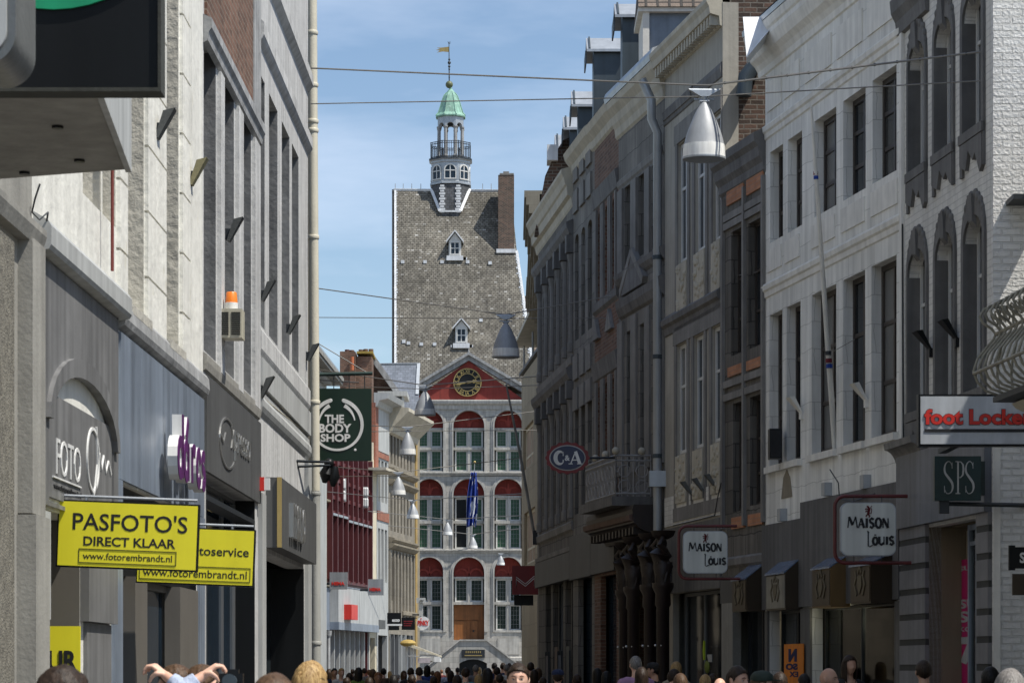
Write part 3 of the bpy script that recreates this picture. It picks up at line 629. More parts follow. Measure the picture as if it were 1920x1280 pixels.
# free standing double stair with its own parapet
SY = 176.; su = SY/F; sz = lambda py: EYE+(HY-py)*su; sx_ = lambda px: (px-CX)*su
stair = thing('outdoor_staircase', 'double flight stone staircase with sloping parapets in front of the wooden door', 'staircase', (sx_(887), SY, 0))
mbs = MB(); zt0 = sz(1201)
poly = [(sx_(790), 0), (sx_(861), 0), (sx_(861), sz(1240)), (sx_(875), sz(1236)), (sx_(887), sz(1234.5)), (sx_(900), sz(1236)), (sx_(913), sz(1240)), (sx_(913), 0), (sx_(990), 0), (sx_(990), sz(1262)), (sx_(912), zt0), (sx_(862), zt0), (sx_(790), sz(1262))]
# parapet wall built from convex pieces round the low arch
def pr(pl): mbs.prism(pl, SY-.0, SY+.5)
pr([(sx_(780), 0), (sx_(861), 0), (sx_(861), zt0), (sx_(780), sz(1268))]); pr([(sx_(913), 0), (sx_(1000), 0), (sx_(1000), sz(1268)), (sx_(913), zt0)])
ar = [(861, 1243), (868, 1239), (877, 1236), (887, 1235), (897, 1236), (906, 1239), (913, 1243)]
for i in range(6): pr([(sx_(ar[i][0]), sz(ar[i][1])), (sx_(ar[i+1][0]), sz(ar[i+1][1])), (sx_(ar[i+1][0]), zt0), (sx_(ar[i][0]), zt0)])
build(mbs, 'parapet', m_concS if 'm_concS' in globals() else m_th, stair, world=True)
cp = MB()
for a, b in (((778, 1268), (862, 1200.5)), ((862, 1200.5), (912, 1200.5)), ((912, 1200.5), (1002, 1268))):
    q = [(sx_(a[0]), sz(a[1])), (sx_(b[0]), sz(b[1])), (sx_(b[0]), sz(b[1])+.09), (sx_(a[0]), sz(a[1])+.09)]; cp.hexa([(x, SY-.1, z) for x, z in q], [(x, SY+.6, z) for x, z in q])
build(cp, 'coping', m_thtrim, stair, world=True)
stp = MB()
for sg in (-1, 1):
    for k in range(17): x_ = sx_(887)+sg*(.9+k*.2); stp.box(x_, x_+sg*.2, SY+.5, SY+3.4, 0, zt0-.9-k*.1)
stp.box(sx_(887)-.9, sx_(887)+.9, SY+.5, SY+3.6, 0, zt0-.85)
build(stp, 'step', m_thtrim, stair, world=True)
pl = build(MB().box(sx_(866), sx_(909), SY-.08, SY, sz(1232), sz(1217)), 'plaque', m_iron, stair, world=True)
pt_ = MB()
for k in range(8): pt_.box(sx_(873)+k*.135, sx_(873)+k*.135+.07, SY-.1, SY-.08, sz(1223.5), sz(1219.5))
pt_.box(sx_(871), sx_(904), SY-.095, SY-.08, sz(1229), sz(1227)); build(pt_, 'gilt_relief', m_gold, pl, world=True)
build(MB().box(sx_(861), sx_(913), SY+.3, SY+.45, 0, sz(1236)), 'cellar_door', m_black, stair, world=True)
# flag on the town hall
fl = thing('flag', 'blue and white flag hanging limp from a slanting pole at the town hall window', 'flag', P(885, 1000, TY-.3))
fp = MB().tube([P(884, 1012, TY-.2), P(890, 868, TY-2.2)], [.05, .03], 6); build(fp, 'pole', m_frameW, fl, world=True)
build(MB().sphere(P(890, 866, TY-2.2), .09, 8, 6), 'pole_knob', m_gold, fl, world=True)
m_flag, t_, b_, N_, K_ = nmat('flag_cloth'); tcn = N_('ShaderNodeTexCoord'); wv = N_('ShaderNodeTexNoise'); wv.inputs['Scale'].default_value = 1.3; mpn = N_('ShaderNodeMapping'); mpn.inputs['Scale'].default_value = (1.5, 1, .7); K_(tcn.outputs['Object'], mpn.inputs[0]); K_(mpn.outputs[0], wv.inputs['Vector'])
rr_ = N_('ShaderNodeValToRGB'); rr_.color_ramp.interpolation = 'CONSTANT'; rr_.color_ramp.elements[0].color = C(.018, .04, .22); rr_.color_ramp.elements[1].color = C(.6, .62, .66); rr_.color_ramp.elements[1].position = .57; K_(wv.outputs[0], rr_.inputs[0]); K_(rr_.outputs[0], b_.inputs['Base Color'])
fm = MB(); top = P(889.5, 885, TY-2.); bot = P(885, 985, TY-1.9); NN = 26; MM = 10
for i in range(NN+1):
    t = i/NN; c_ = top.lerp(bot, t); w = .22+.28*math.sin(min(1, t*1.6)*math.pi/2)*(1-.35*t*t)
    for j in range(MM+1):
        q = j/MM-.5; fm.v.append(Vector((c_.x+q*w*1.6-.05, c_.y+.14*math.sin(q*17+t*3)+.06*math.sin(q*31), c_.z-.25*abs(q)*t)))
for i in range(NN):
    for j in range(MM): a = i*(MM+1)+j; fm.f.append([a, a+1, a+MM+2, a+MM+1])
fo = build(fm, 'cloth', m_flag, fl, world=True, smooth=True, ang=80); so_ = fo.modifiers.new('thickness', 'SOLIDIFY'); so_.thickness = .01
# ================================================================ LEFT SIDE OF THE STREET (sunlit)
def YL(px): return 17200/(1000-px)
def LF(pa, pb): return Fac(pa, YL(pa), pb, YL(pb))
# --- white corner house with two shops
f1 = LF(60, 380); w1 = fthing('white_stucco_building', 'white stuccoed house with scored pilasters above a photo shop and a blue panelled shop', 'building', f1)
X, Z = f1.X, f1.Z; Lf = f1.L; MB.K = .42
zs1 = Z(270, 600); ztop = 15.5
up = [(155, 190), (192, 217), (236, 270), (307, 335)]
h1 = [(X(a), X(b), zs1 if a > 200 else zs1+.55, 13.) for a, b in up]
g0, g1 = X(80), X(150); h1 += [(g0, g1, 0, Z(80, 952)), (X(226), X(368), 0, Z(226, 905))]
mass(w1, f1, ztop, h1, m_white, rev=.26, depth=9)
for a, b in up:
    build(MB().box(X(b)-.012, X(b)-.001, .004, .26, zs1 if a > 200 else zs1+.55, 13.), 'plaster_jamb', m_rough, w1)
    cwin(w1, X(a), X(b), zs1 if a > 200 else zs1+.55, 13., .26, m_frameW, m_glass, (.5,), (.7,))
# rough plaster reveal linings and raised smooth pilasters with scored joints
for a, b in ((217, 233), (270, 306), (336, 352)):
    m = MB(); x0, x1 = X(a), X(b); z = zs1-.35; k = 0
    zz = Z(219, 606)+.03
    while zz < ztop-.3:
        h = .58 if zz > zs1-.3 else .44; m.box(x0+.02, x1-.02, -.035, .0, zz+.012, min(zz+h, ztop)-.012); zz += h
    build(m, 'scored_pilaster', m_white, w1)
build(MB().box(X(353), X(375), -.03, 0, zs1-.1, ztop), 'corner_pilaster', m_white, w1)
for a, b in ((236, 270), (307, 335)):
    build(MB().box(X(a)-.04, X(b)+.04, -.07, .2, zs1-.09, zs1-.01), 'window_sill', m_rough, w1)
# ledge over the photo shop (deep) and moulding over the blue shop
zl = Z(219, 598)
build(MB().mold(X(62), X(219), [(0, zl-.02), (.26, zl), (.30, zl+.03), (.30, zl+.16), (.24, zl+.2), (0, zl+.26)]), 'shop_ledge', m_greyL, w1)
zb = Z(219, 607)
build(MB().mold(X(219)+.01, X(380), [(0, zb-.04), (.14, zb), (.18, zb+.05), (.16, zb+.16), (.1, zb+.2), (0, zb+.22)]), 'moulding', m_stoneL, w1)
# photo shop front: cladding with an arch, sign panel, pier
fx0, fx1 = X(62), X(213); za_ = Z(205, 932, .0)
ar = (X(82), X(205), za_, Z(140, 706, .05), Z(140, 706, .05)-Z(205, 800))
cl = MB(); cl.wall(fx0, fx1, Z(80, 952)+.02, zl-.03, [(X(82), X(204), Z(80, 952)+.05, Z(130, 703), .42)], -.04, .03)
cl.quad((fx1, -.04, Z(80, 952)), (fx1, 0, Z(80, 952)), (fx1, 0, zl), (fx1, -.04, zl)); cl.quad((fx0, -.04, Z(80, 952)), (fx0, 0, Z(80, 952)), (fx0, 0, zl), (fx0, -.04, zl))
build(cl, 'shop_cladding', m_grey, w1)
arch = MB(); xa, xb = X(82), X(204); zc = Z(130, 703)-.42; xm = (xa+xb)/2; rx = (xb-xa)/2
N = 16
for k in range(N):
    t0, t1 = math.pi*k/N, math.pi*(k+1)/N
    q = [(xm-rx*math.cos(t0), zc+.42*math.sin(t0)), (xm-rx*math.cos(t1), zc+.42*math.sin(t1)), (xm-(rx+.14)*math.cos(t1), zc+.56*math.sin(t1)), (xm-(rx+.14)*math.cos(t0), zc+.56*math.sin(t0))]
    arch.hexa([(p[0], -.075, p[1]) for p in q], [(p[0], -.04, p[1]) for p in q])
build(arch, 'arch_hood', m_grey, w1)
pan = build(MB().box(X(84), X(203), -.03, -.005, Z(84, 930), Z(130, 760)), 'sign_panel', m_grey, w1)
t = MB(); zt_ = Z(110, 820); t.text('FOTO', X(97), X(143), Z(110, 893), Z(110, 826), -.03, .007, -.008); t.box(X(90), X(143), -.042, -.03, Z(110, 902), Z(110, 899))
build(t, 'raised_lettering', m_wl, pan)
t = MB()      # the big flourished initial and script of the second word
cx, cz, rx_, rz_ = X(166), Z(166, 862), (X(182)-X(160))*.5, .24
t.ribbon([(cx+rx_*math.cos(a_/10), cz+rz_*math.sin(a_/10)) for a_ in range(-10, 48)], .012, -.042, -.03)
t.ribbon([(X(172), Z(172, 800)), (X(174), Z(172, 870)), (X(170), Z(172, 915)), (X(166), Z(172, 930))], .016, -.042, -.03)
t.ribbon([(X(178), Z(178, 850)), (X(182), Z(182, 880)), (X(186), Z(186, 855)), (X(190), Z(190, 885)), (X(195), Z(195, 865)), (X(200), Z(200, 890))], .009, -.042, -.03)
build(t, 'script_lettering', m_wl, pan)
t = MB(); t.text('www.fotorembrandt.nl', X(92), X(144), Z(110, 921), Z(110, 911), -.03, .006, .03); build(t, 'small_lettering', m_bl, pan)
pr_ = MB(); pr_.box(X(150), X(205), -.07, 0, Z(170, 1166), Z(80, 952)-.03); build(pr_, 'pier_upper', m_grey, w1)
build(MB().box(X(156), X(202), -.03, 0, 0, Z(170, 1168)), 'pier_lower', m_grey, w1)
build(MB().box(X(64), X(79.5), -.06, 0, Z(75, 1160), Z(80, 952)-.03), 'door_jamb', m_greyL, w1)
build(MB().box(X(66), X(79.5), -.03, 0, 0, Z(75, 1163)), 'door_jamb_lower', m_greyL, w1)
ins = MB(); ins.box(g0, g1, 1.6, 1.65, 0, Z(80, 952)); ins.box(g0+.02, g0+.06, .8, .86, 0, Z(80, 952)); ins.box(g1-.06, g1-.02, .5, .56, 0, Z(80, 952)); build(ins, 'shop_doorway', m_taupe, w1)
# blue panels
bl_ = MB(); ed = [X(219.5), X(258), X(300), X(343), X(378)]
for i in range(4): bl_.box(ed[i]+.01, ed[i+1]-.01, -.03, 0, Z(226, 905)+.02 if i else Z(226, 905)+.02, zb-.06)
build(bl_, 'blue_cladding', m_blue, w1)
build(MB().box(X(208), X(224), -.03, 0, 0, Z(226, 905)+.015), 'blue_pier', m_blue, w1)
build(MB().box(X(369), X(379), -.03, 0, 0, Z(226, 905)+.015), 'blue_pier', m_blue, w1)
t = MB()
# lower case logo letters, deep white returns with purple faces
def letters(fc, parent, body, pxs, yt, yb, out0, out1, out2, side, face, w=.035):
    pass
x0, x1, z0, z1 = X(291), X(347), Z(320, 905), Z(320, 790)
lw = (x1-x0)
for nm, d0, d1, mt in (('letter_returns', -.20, -.11, m_wl), ('letter_faces', -.208, -.201, m_purple)):
    t = MB(); s_ = MB()
    def arcp(cx, cz, rx, rz, a0, a1, n=14): return [(cx+rx*math.cos(math.radians(a0+(a1-a0)*k/n)), cz+rz*math.sin(math.radians(a0+(a1-a0)*k/n))) for k in range(n+1)]
    h = z1-z0; u_ = lw/5; w_ = .055
    zc = z0+h*.3; rz = h*.26
    t.ribbon(arcp(x0+u_*.5, zc, u_*.36, rz, 0, 360), w_, d0, d1); t.ribbon([(x0+u_*.9, z0), (x0+u_*.9, z1)], w_, d0, d1)           # d
    t.ribbon(arcp(x0+u_*1.5, zc, u_*.32, rz, 0, 360), w_, d0, d1); t.ribbon([(x0+u_*1.85, z0), (x0+u_*1.85, z0+h*.6)], w_, d0, d1); t.ribbon([(x0+u_*1.5, z1-.2), (x0+u_*1.8, z1-.02)], w_, d0, d1)
    t.ribbon([(x0+u_*2.5, z0), (x0+u_*2.5, z0+h*.58)], w_, d0, d1); t.ribbon(arcp(x0+u_*2.85, zc+rz*.2, u_*.35, rz*.8, 170, 50, 6), w_, d0, d1)
    t.ribbon(arcp(x0+u_*3.7, zc, u_*.32, rz, 20, 330), w_, d0, d1)                                                        # e
    t.ribbon(arcp(x0+u_*4.6, zc+rz*.5, u_*.25, rz*.5, 40, 270, 8)+arcp(x0+u_*4.6, zc-rz*.5, u_*.25, rz*.5, 90, -140, 8), w_, d0, d1)   # s
    build(t, nm, mt, w1)
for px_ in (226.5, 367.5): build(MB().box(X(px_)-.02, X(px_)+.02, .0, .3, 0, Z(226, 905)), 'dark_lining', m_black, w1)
# shop window of the blue shop
ws = MB(); y_ = .3
wr = build(MB().box(X(226), X(368), 1.8, 1.85, 0, Z(226, 905)), 'shop_interior', m_darkin, w1)
sw = cwin(w1, X(226), X(368), .3, Z(226, 1075), .1, m_taupe, m_glassB, (.28, .72), (), fw=.06, dp=.1, name='shop_window')
for pa, pb in ((247, 270), (332, 366)): build(MB().box(X(pa), X(pb), -.03, .12, 0, Z(226, 1075)), 'steel_post', m_taupe, w1)
build(MB().box(X(226), X(368), .05, .3, Z(226, 1075), Z(226, 905)), 'shop_head', m_black, w1)
# brown pipe, cables
pz = MB().tube([(X(187), -.10, Z(187, 508)), (X(187), -.10, 12)], .013, 8)
pp = thing('drainpipe', 'thin rust red pipe running down the white stucco wall', 'pipe', f1.loc(), f1.rot); build(pz, 'pipe', plain('rust_red_paint', C(.2, .04, .03)), pp)
# wall floodlights (small angled metal shades) fixed on the facades
m_shade = plain('grey_shade_metal', C(.13, .135, .13), rough=.45, metal=.4)
def uplight(fc, px, py, col, label):
    x, Y = fc.uY(px, .0); z = fc.Z(px, py); sc = 1.
    t = thing('wall_light', label, 'wall light', (fc.o.x+fc.t.x*x, fc.o.y+fc.t.y*x, z), fc.rot, 'small angled wall lights on the left facades')
    m = MB(); m.hexa([(-.07, -.02, -.13), (.07, -.02, -.13), (.06, -.05, -.14), (-.06, -.05, -.14)], [(-.10, -.10, .10), (.10, -.10, .10), (.08, -.20, .13), (-.08, -.20, .13)]); build(m, 'shade', col, t)
    build(MB().box(-.05, .05, -.06, 0, -.12, .0), 'bracket', m_iron, t); return t
uplight(f1, 288, 232, m_shade, 'dark angled wall light on the white stucco front, topmost of the row')
uplight(f1, 352, 322, plain('olive_shade', C(.3, .27, .15)), 'olive tube shaped wall light on the scored white pilaster')
def room(root, x0, x1, z1, mat, y0=.3, y1=2.):
    m = MB(); m.box(x0-.02, x0, y0, y1, 0, z1).box(x1, x1+.02, y0, y1, 0, z1).box(x0, x1, y1, y1+.02, 0, z1).box(x0, x1, y0, y1, z1, z1+.02); return build(m, 'doorway_room', mat, root)
build(MB().box(g1-.014, g1-.001, .002, .27, 0, Z(80, 952)), 'door_lining', m_taupe, w1)
room(w1, g0-.01, g1+.01, Z(80, 952)+.01, m_taupe, .27, 1.5)
# --- yellow hanging signs
def hangsign(pa, pb, Y, yt, yb, roll, label, lines, wall_px):
    s_ = Y/F; x0, x1 = (pa-CX)*s_, (pb-CX)*s_; z0, z1 = EYE+(HY-yb)*s_, EYE+(HY-yt)*s_
    cx, cz = (x0+x1)/2, (z0+z1)/2; w, h = (x1-x0)/2, (z1-z0)/2
    t = thing('hanging_sign', label, 'sign', (cx, Y, cz), 0, 'yellow photo shop signs', 0, math.radians(roll))
    bd = build(MB().box(-w, w, -.03, .03, -h, h), 'frame', m_black, t); fc_ = build(MB().box(-w+.012, w-.012, -.034, .034, -h+.012, h-.012), 'panel', m_yellow, t)
    k = MB()
    for body, a, b, c, d, bold in lines: k.text(body, -w+2*w*a, -w+2*w*b, -h+2*h*c, -h+2*h*d, -.034, .002, bold)
    build(k, 'lettering', m_bl, t)
    fr = MB(); a, b, c, d = -w+2*w*.18, -w+2*w*.82, -h+2*h*.12, -h+2*h*.32
    if len(lines) > 1 and lines[-1][0].startswith('www'):
        q = lines[-1]; a, b, c, d = -w+2*w*(q[1]-.03), -w+2*w*(q[2]+.03), -h+2*h*(q[3]-.055), -h+2*h*(q[4]+.055)
        for r in ((a, b, c, c+.004), (a, b, d-.004, d), (a, a+.004, c, d), (b-.004, b, c, d)): fr.box(r[0], r[1], -.038, -.034, r[2], r[3])
        build(fr, 'lettering_box', m_bl, t)
    arm = MB(); arm.tube([(-3.45-cx, .0, h+.03), (w-.02, 0, h+.03)], .012, 6); arm.tube([(-w+.2, 0, h), (-w+.2, 0, h+.03)], .012, 5); arm.tube([(w-.2, 0, h), (w-.2, 0, h+.03)], .012, 5)
    build(arm, 'rod', m_zinc, t); return t
hangsign(108, 373, 19.4, 941, 1067, 2.2, 'nearest yellow sign reading PASFOTO\'S DIRECT KLAAR, hung out over the photo shop', [("PASFOTO'S", .11, .92, .56, .82, .01), ('DIRECT KLAAR', .19, .84, .33, .47, .02), ('www.fotorembrandt.nl', .19, .82, .13, .23, .005)], 75)
hangsign(257, 478, 22.6, 989, 1096, 2.2, 'yellow sign reading Fotoservice, partly hidden behind the PASFOTO\'S sign', [('Fotoservice', .42, .95, .52, .68, .01), ('www.fotorembrandt.nl', .06, .94, .13, .27, .005)], 250)
po = thing('shop_poster', 'yellow poster with large black letters in the photo shop doorway', 'poster', P(110, 1280, 20.0)); s_ = 20./F
build(MB().box(-.22, .16, 0, .03, 0, 107*s_), 'panel', m_yellow, po)
build(MB().text('UUR', -.19, .14, .09, .245, 0, .008, .03), 'lettering', m_bl, po)
# --- stone pier, canopy box, black sign and lamp box close to the camera
MB.K = .5; f0 = Fac((-3.33)/8*F+CX, 8., 59.5, YL(59.5)); w0 = fthing('stone_corner_building', 'rough granite faced building at the near left edge with a stone pier', 'building', f0)
Lx = f0.L
mass(w0, f0, 13., [(Lx-9, Lx-6.5, .4, 3.4), (Lx-5, Lx-2.5, .4, 3.4), (Lx-9, Lx-7, 5.5, 8), (Lx-5, Lx-3, 5.5, 8)], m_concrete, rev=.25, depth=8)
for a, b, c, d in ((Lx-9, Lx-6.5, .4, 3.4), (Lx-5, Lx-2.5, .4, 3.4), (Lx-9, Lx-7, 5.5, 8), (Lx-5, Lx-3, 5.5, 8)): cwin(w0, a, b, c, d, .25, m_frameW, m_glass, (.5,), (.7,))
build(MB().box(f0.X(-80, .08), f0.X(27, .08), -.08, 0, 0, f0.Z(20, 448, .08)), 'granite_pier', m_granite, w0)
build(MB().box(f0.X(33), f0.X(58), -.10, 0, f0.Z(45, 965), f0.Z(45, 455)), 'smooth_pier', m_concrete, w0)
build(MB().box(f0.X(31), f0.X(58), -.13, 0, 0, f0.Z(45, 968)), 'smooth_pier_base', m_concrete, w0)
build(MB().mold(f0.X(-80), f0.X(58), [(0, f0.Z(40, 455)), (.16, f0.Z(40, 455)), (.22, f0.Z(40, 430)), (.22, f0.Z(40, 418)), (0, f0.Z(40, 400))]), 'pier_cap', m_concrete, w0)
cn = thing('canopy', 'grey boxed canopy slab projecting from the left wall with three holes underneath', 'canopy', (-3.3, 13, 4.27))
A = P(235, 318, 14.); A.z = 4.274; B = Vector((P(0, 345, 14.4).x-.6, 14.45, 4.274)); D_ = Vector((P(185, 185, 12.26).x, 12.26, 4.274)); dirv = (D_-A).normalized(); D2 = A+dirv*2.2; E = Vector((-3.34, D2.y+.3, 4.274)); B = Vector((-3.34, 14.5, 4.274))
top = [v+Vector((0, 0, .5)) for v in (A, B, E, D2)]
build(MB().hexa([A, B, E, D2], top), 'slab', m_concrete, cn, world=True)
build(MB().hexa([A+Vector((.03, .02, -.012)), A+Vector((-.0, .02, -.012)), D2+Vector((0, 0, -.012)), D2+Vector((.03, 0, -.012))], [A+Vector((.03, .02, .51)), A+Vector((0, .02, .51)), D2+Vector((0, 0, .51)), D2+Vector((.03, 0, .51))]), 'edge_trim', m_greyL, cn, world=True)
for px, py in ((108, 236), (149, 299), (46, 322)):
    Yh = (4.274-EYE)/(HY-py)*F; p = P(px, py, Yh); build(MB().lathe([(.028, -.012), (.028, .0)], (p.x, p.y, 4.272), 12), 'downlight', m_black, cn, world=True)
bs = thing('black_sign', 'large black sign with a green disc, cropped by the top left corner', 'sign', P(0, 182, 11.5)); s5 = 11.5/F
build(MB().box(P(-60, 0, 11.5).x, P(298, 0, 11.5).x, 11.5, 11.6, P(0, 170, 11.5).z, 5.0), 'panel', m_black, bs, world=True)
build(MB().box(P(-60, 0, 11.5).x, P(303, 0, 11.5).x, 11.48, 11.62, P(0, 173, 11.5).z, P(0, 166, 11.5).z).box(P(297, 0, 11.5).x, P(303, 0, 11.5).x, 11.48, 11.62, P(0, 166, 11.5).z, 5.), 'frame', m_frameG if 0 else plain('dull_dark_frame', C(.04, .042, .035), var=.3), bs, world=True)
cc = P(100, -240, 11.49); N = 48
build(MB().prism([(cc.x+258*s5*math.cos(-2*math.pi*k/N), cc.z+258*s5*math.sin(-2*math.pi*k/N)) for k in range(N)][::-1], 11.485, 11.5), 'green_disc', m_greenB, bs, world=True)
lb = thing('light_box', 'rounded pale grey metal light box at the top left edge of the picture', 'light box', P(0, 160, 9.5)); s6 = 9.5/F
def rbox(mb, x0, x1, z0, z1, r, y0, y1, N=8, corners=(1, 1, 1, 1)):
    pts = []
    for (cx, cz, a0, on) in ((x1-r, z1-r, 0, corners[0]), (x0+r, z1-r, 90, corners[1]), (x0+r, z0+r, 180, corners[2]), (x1-r, z0+r, 270, corners[3])):
        if on: pts += [(cx+r*math.cos(math.radians(a0+90*k/N)), cz+r*math.sin(math.radians(a0+90*k/N))) for k in range(N+1)]
        else: pts += [(cx+(r if a0 in (0, 270) else -r), cz+(r if a0 in (0, 90) else -r))]
    mb.prism(pts, y0, y1); return mb
x0, x1 = P(-260, 0, 9.5).x, P(29, 0, 9.5).x
build(rbox(MB(), x0, x1, P(0, 120, 9.5).z, 5.2, .11, 9.5, 9.9), 'casing', plain('dull_steel_casing', C(.16, .165, .16), rough=.35, metal=.3, var=.15), lb, world=True, smooth=True)
build(rbox(MB(), x0+.05, x1-.03, P(0, 98, 9.5).z, 5.1, .07, 9.485, 9.5), 'face', m_greyL, lb, world=True)
# --- grey stone house (script shop) 380-485
MB.K = .42; f2 = LF(380.5, 484); w2 = fthing('grey_stone_building', 'narrow grey stone house with a brick panel above the script lettered grey shop front', 'building', f2)
X, Z = f2.X, f2.Z
zs2 = Z(384, 676)
u2 = [(381.5, 405, Z(381, 50)), (415, 439, Z(415, 140)), (452, 471, Z(452, 200))]
zh2 = Z(405, 100)
h2 = [(X(a)+.02, X(b), zs2+.1, zh2) for a, b, c in u2]+[(X(386), X(478), .3, Z(386, 883))]
mass(w2, f2, 15.5, h2, m_stoneF, rev=.24, depth=9)
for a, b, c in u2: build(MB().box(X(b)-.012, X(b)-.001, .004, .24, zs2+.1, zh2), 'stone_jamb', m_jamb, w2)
for a, b, c in u2: cwin(w2, X(a)+.02, X(b), zs2+.1, zh2, .24, m_frameW, m_glass, (.5,), (.7,))
zb2 = Z(405, 92)
for a, b in ((407, 414), (441, 450), (472, 482)): build(MB().box(X(a), X(b), -.045, 0, zs2, zb2-.22), 'pilaster', m_stoneF, w2)
build(MB().mold(0, f2.L, [(0, zb2-.2), (.12, zb2-.17), (.15, zb2-.08), (.22, zb2-.04), (.22, zb2+.06), (0, zb2+.1)]), 'cornice', m_stoneL, w2)
build(MB().box(.1, X(470), -.03, 0, zb2+.12, zb2+2.6), 'brick_panel', m_brick, w2)
build(MB().box(X(471), f2.L-.02, -.04, 0, zb2+.12, zb2+2.6), 'pilaster', m_stoneL, w2)
build(MB().mold(0, f2.L, [(0, zb2+2.6), (.18, zb2+2.65), (.2, zb2+2.8), (0, zb2+2.85)]), 'cornice', m_stoneL, w2)
build(MB().mold(0, f2.L, [(0, zs2-.12), (.07, zs2-.1), (.10, zs2-.02), (.10, zs2+.05), (0, zs2+.08)]), 'string_course', m_concrete, w2)
zf = Z(384, 884)
pn = build(MB().box(.02, f2.L-.03, -.04, 0, zf, zs2-.16), 'grey_fascia', m_fascia, w2)
t = MB(); xa, xb = X(404), X(434); zc = Z(420, 832)
t.ribbon([((xa+xb)/2+(xb-xa)/2*math.cos(math.radians(a_)), zc+.27*math.sin(math.radians(a_))) for a_ in range(60, 330, 8)], .012, -.055, -.04)
t.ribbon([(xa+.05, zc+.05), (xa+.35, zc-.02), (xa+.55, zc+.1)], .01, -.055, -.04)
t.text('xpresso', X(426), X(462), Z(440, 868), Z(440, 812), -.04, .015, .0)
build(t, 'raised_lettering', m_steel, pn)
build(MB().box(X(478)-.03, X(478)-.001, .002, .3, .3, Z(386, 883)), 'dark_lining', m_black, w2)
sw = cwin(w2, X(386), X(478)-.03, .3, Z(386, 883), .24, m_frameG, m_glassB, (.42, .75), (.8,), fw=.05, name='shop_window')
build(MB().box(X(386), X(478), -.0, .2, Z(386, 935), Z(386, 925)), 'window_rail', m_iron, w2)
# bird of a box with an orange strobe
al = thing('alarm_box', 'beige louvred alarm box topped by an orange flashing lamp', 'alarm box', P(434, 636, 29.2)); s7 = 29.2/F
hx = 22*s7; hz = 54*s7
bx_ = build(MB().box(-hx, hx, -.16, .16, 0, hz), 'casing', plain('beige_plastic', C(.52, .49, .38), rough=.5), al)
lv = MB()
for k in range(12): z = .03+k*(hz-.06)/12; lv.box(-hx+.015, -.015, -.168, -.16, z, z+.012); lv.box(.015, hx-.015, -.168, -.16, z, z+.012)
build(lv, 'louvre', m_black, bx_)
build(MB().lathe([(.072, hz), (.075, hz+.08), (.07, hz+.082)], (0, 0, 0), 20), 'lamp_base', m_wl, al, smooth=True)
build(MB().lathe([(.068, hz+.083), (.058, hz+.19), (.05, hz+.2)], (0, 0, 0), 20), 'orange_lamp', m_orange, al, smooth=True)
build(MB().tube([(-.9, .3, -.03), (-.2, .02, .02), (0, 0, .02)], .015, 6), 'arm', m_cream, al)
# --- pale stone house with awning shop 485-578
MB.K = .28; f3 = LF(484.5, 577.5); w3 = fthing('pale_stone_building', 'tall pale stone house with four narrow windows beside the cream drainpipe', 'building', f3)
X, Z = f3.X, f3.Z
zs3, zt3 = Z(576, 763)+.35, Z(500, 165)
u3 = [(485.5, 496.5), (504, 520.5), (528, 543), (547, 560)]
h3 = [(X(a)+.03, X(b), zs3, zt3) for a, b in u3]
xg = [(X(499), X(570), 0, Z(499, 1035))]
mass(w3, f3, 15.5, h3+xg, m_stoneF, rev=.26, depth=9)
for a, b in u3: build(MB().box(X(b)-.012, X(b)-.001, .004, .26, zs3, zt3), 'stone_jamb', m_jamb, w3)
for a, b in u3: cwin(w3, X(a)+.03, X(b), zs3, zt3, .26, m_frameW, m_glass, (.5,), (.7,))
for py, dd in ((259, .26), (139, .30)):
    z = Z(566, py); build(MB().mold(0, f3.L, [(0, z-.05), (.16, z), (dd, z+.05), (dd, z+.2), (0, z+.28)]), 'cornice', m_stoneF, w3)
z = Z(576, 763); build(MB().mold(0, f3.L, [(0, z-.06), (.1, z), (.14, z+.03), (.14, z+.26), (0, z+.32)]), 'sill_course', m_stoneF, w3)
z = Z(582, 861); build(MB().mold(0, f3.L, [(0, z-.05), (.12, z), (.2, z+.06), (.2, z+.14), (.08, z+.2), (.08, z+.26), (0, z+.3)]), 'shop_cornice', m_greyL, w3)
build(MB().box(.03, f3.L-.02, -.05, 0, z+.32, Z(576, 763)-.08), 'frieze_boarding', m_greyL, w3)
build(MB().box(.0, X(492), -.05, 0, 0, Z(487, 925)), 'shop_pilaster', m_greyL, w3); build(MB().box(X(571), X(577.3), -.06, 0, 0, Z(582, 861)-.1), 'shop_pilaster', m_greyL, w3)
fb = MB(); zA, zB = Z(499, 1000), Z(499, 895); fb.box(X(498)-.0, X(568), -.2, 0, zB-.9, zB); aw = build(fb, 'fascia_box', m_fascia, w3)
build(MB().box(X(498)-.03, X(498)+.03, -.206, -.15, zB-.9, zB), 'brass_edge', m_gold, aw)
t = MB(); t.text('mano', X(542, .2), X(566, .2), zB-.72, zB-.25, -.2, .06, .03); build(t, 'raised_lettering', m_steel, aw)
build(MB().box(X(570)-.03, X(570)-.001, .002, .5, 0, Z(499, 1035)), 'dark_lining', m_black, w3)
dr = MB(); dr.box(X(499), X(570), .5, .56, 0, Z(499, 1035)); build(dr, 'doorway', plain('dark_blue_door', C(.018, .026, .032), rough=.4), w3)
build(MB().sphere((X(524, -.5), .46, Z(524, 1221, -.5)), .05, 12, 8), 'door_knob', m_gold, w3, smooth=True)
ab = thing('fire_alarm', 'small red and white box on the shop pilaster under the fascia', 'alarm box', P(488, 920, YL(488)-.4)); build(MB().box(-.05, .05, -.05, .05, 0, .17), 'red_case', m_red, ab); build(MB().box(.052, .12, -.04, .05, .01, .16), 'white_case', m_wl, ab)
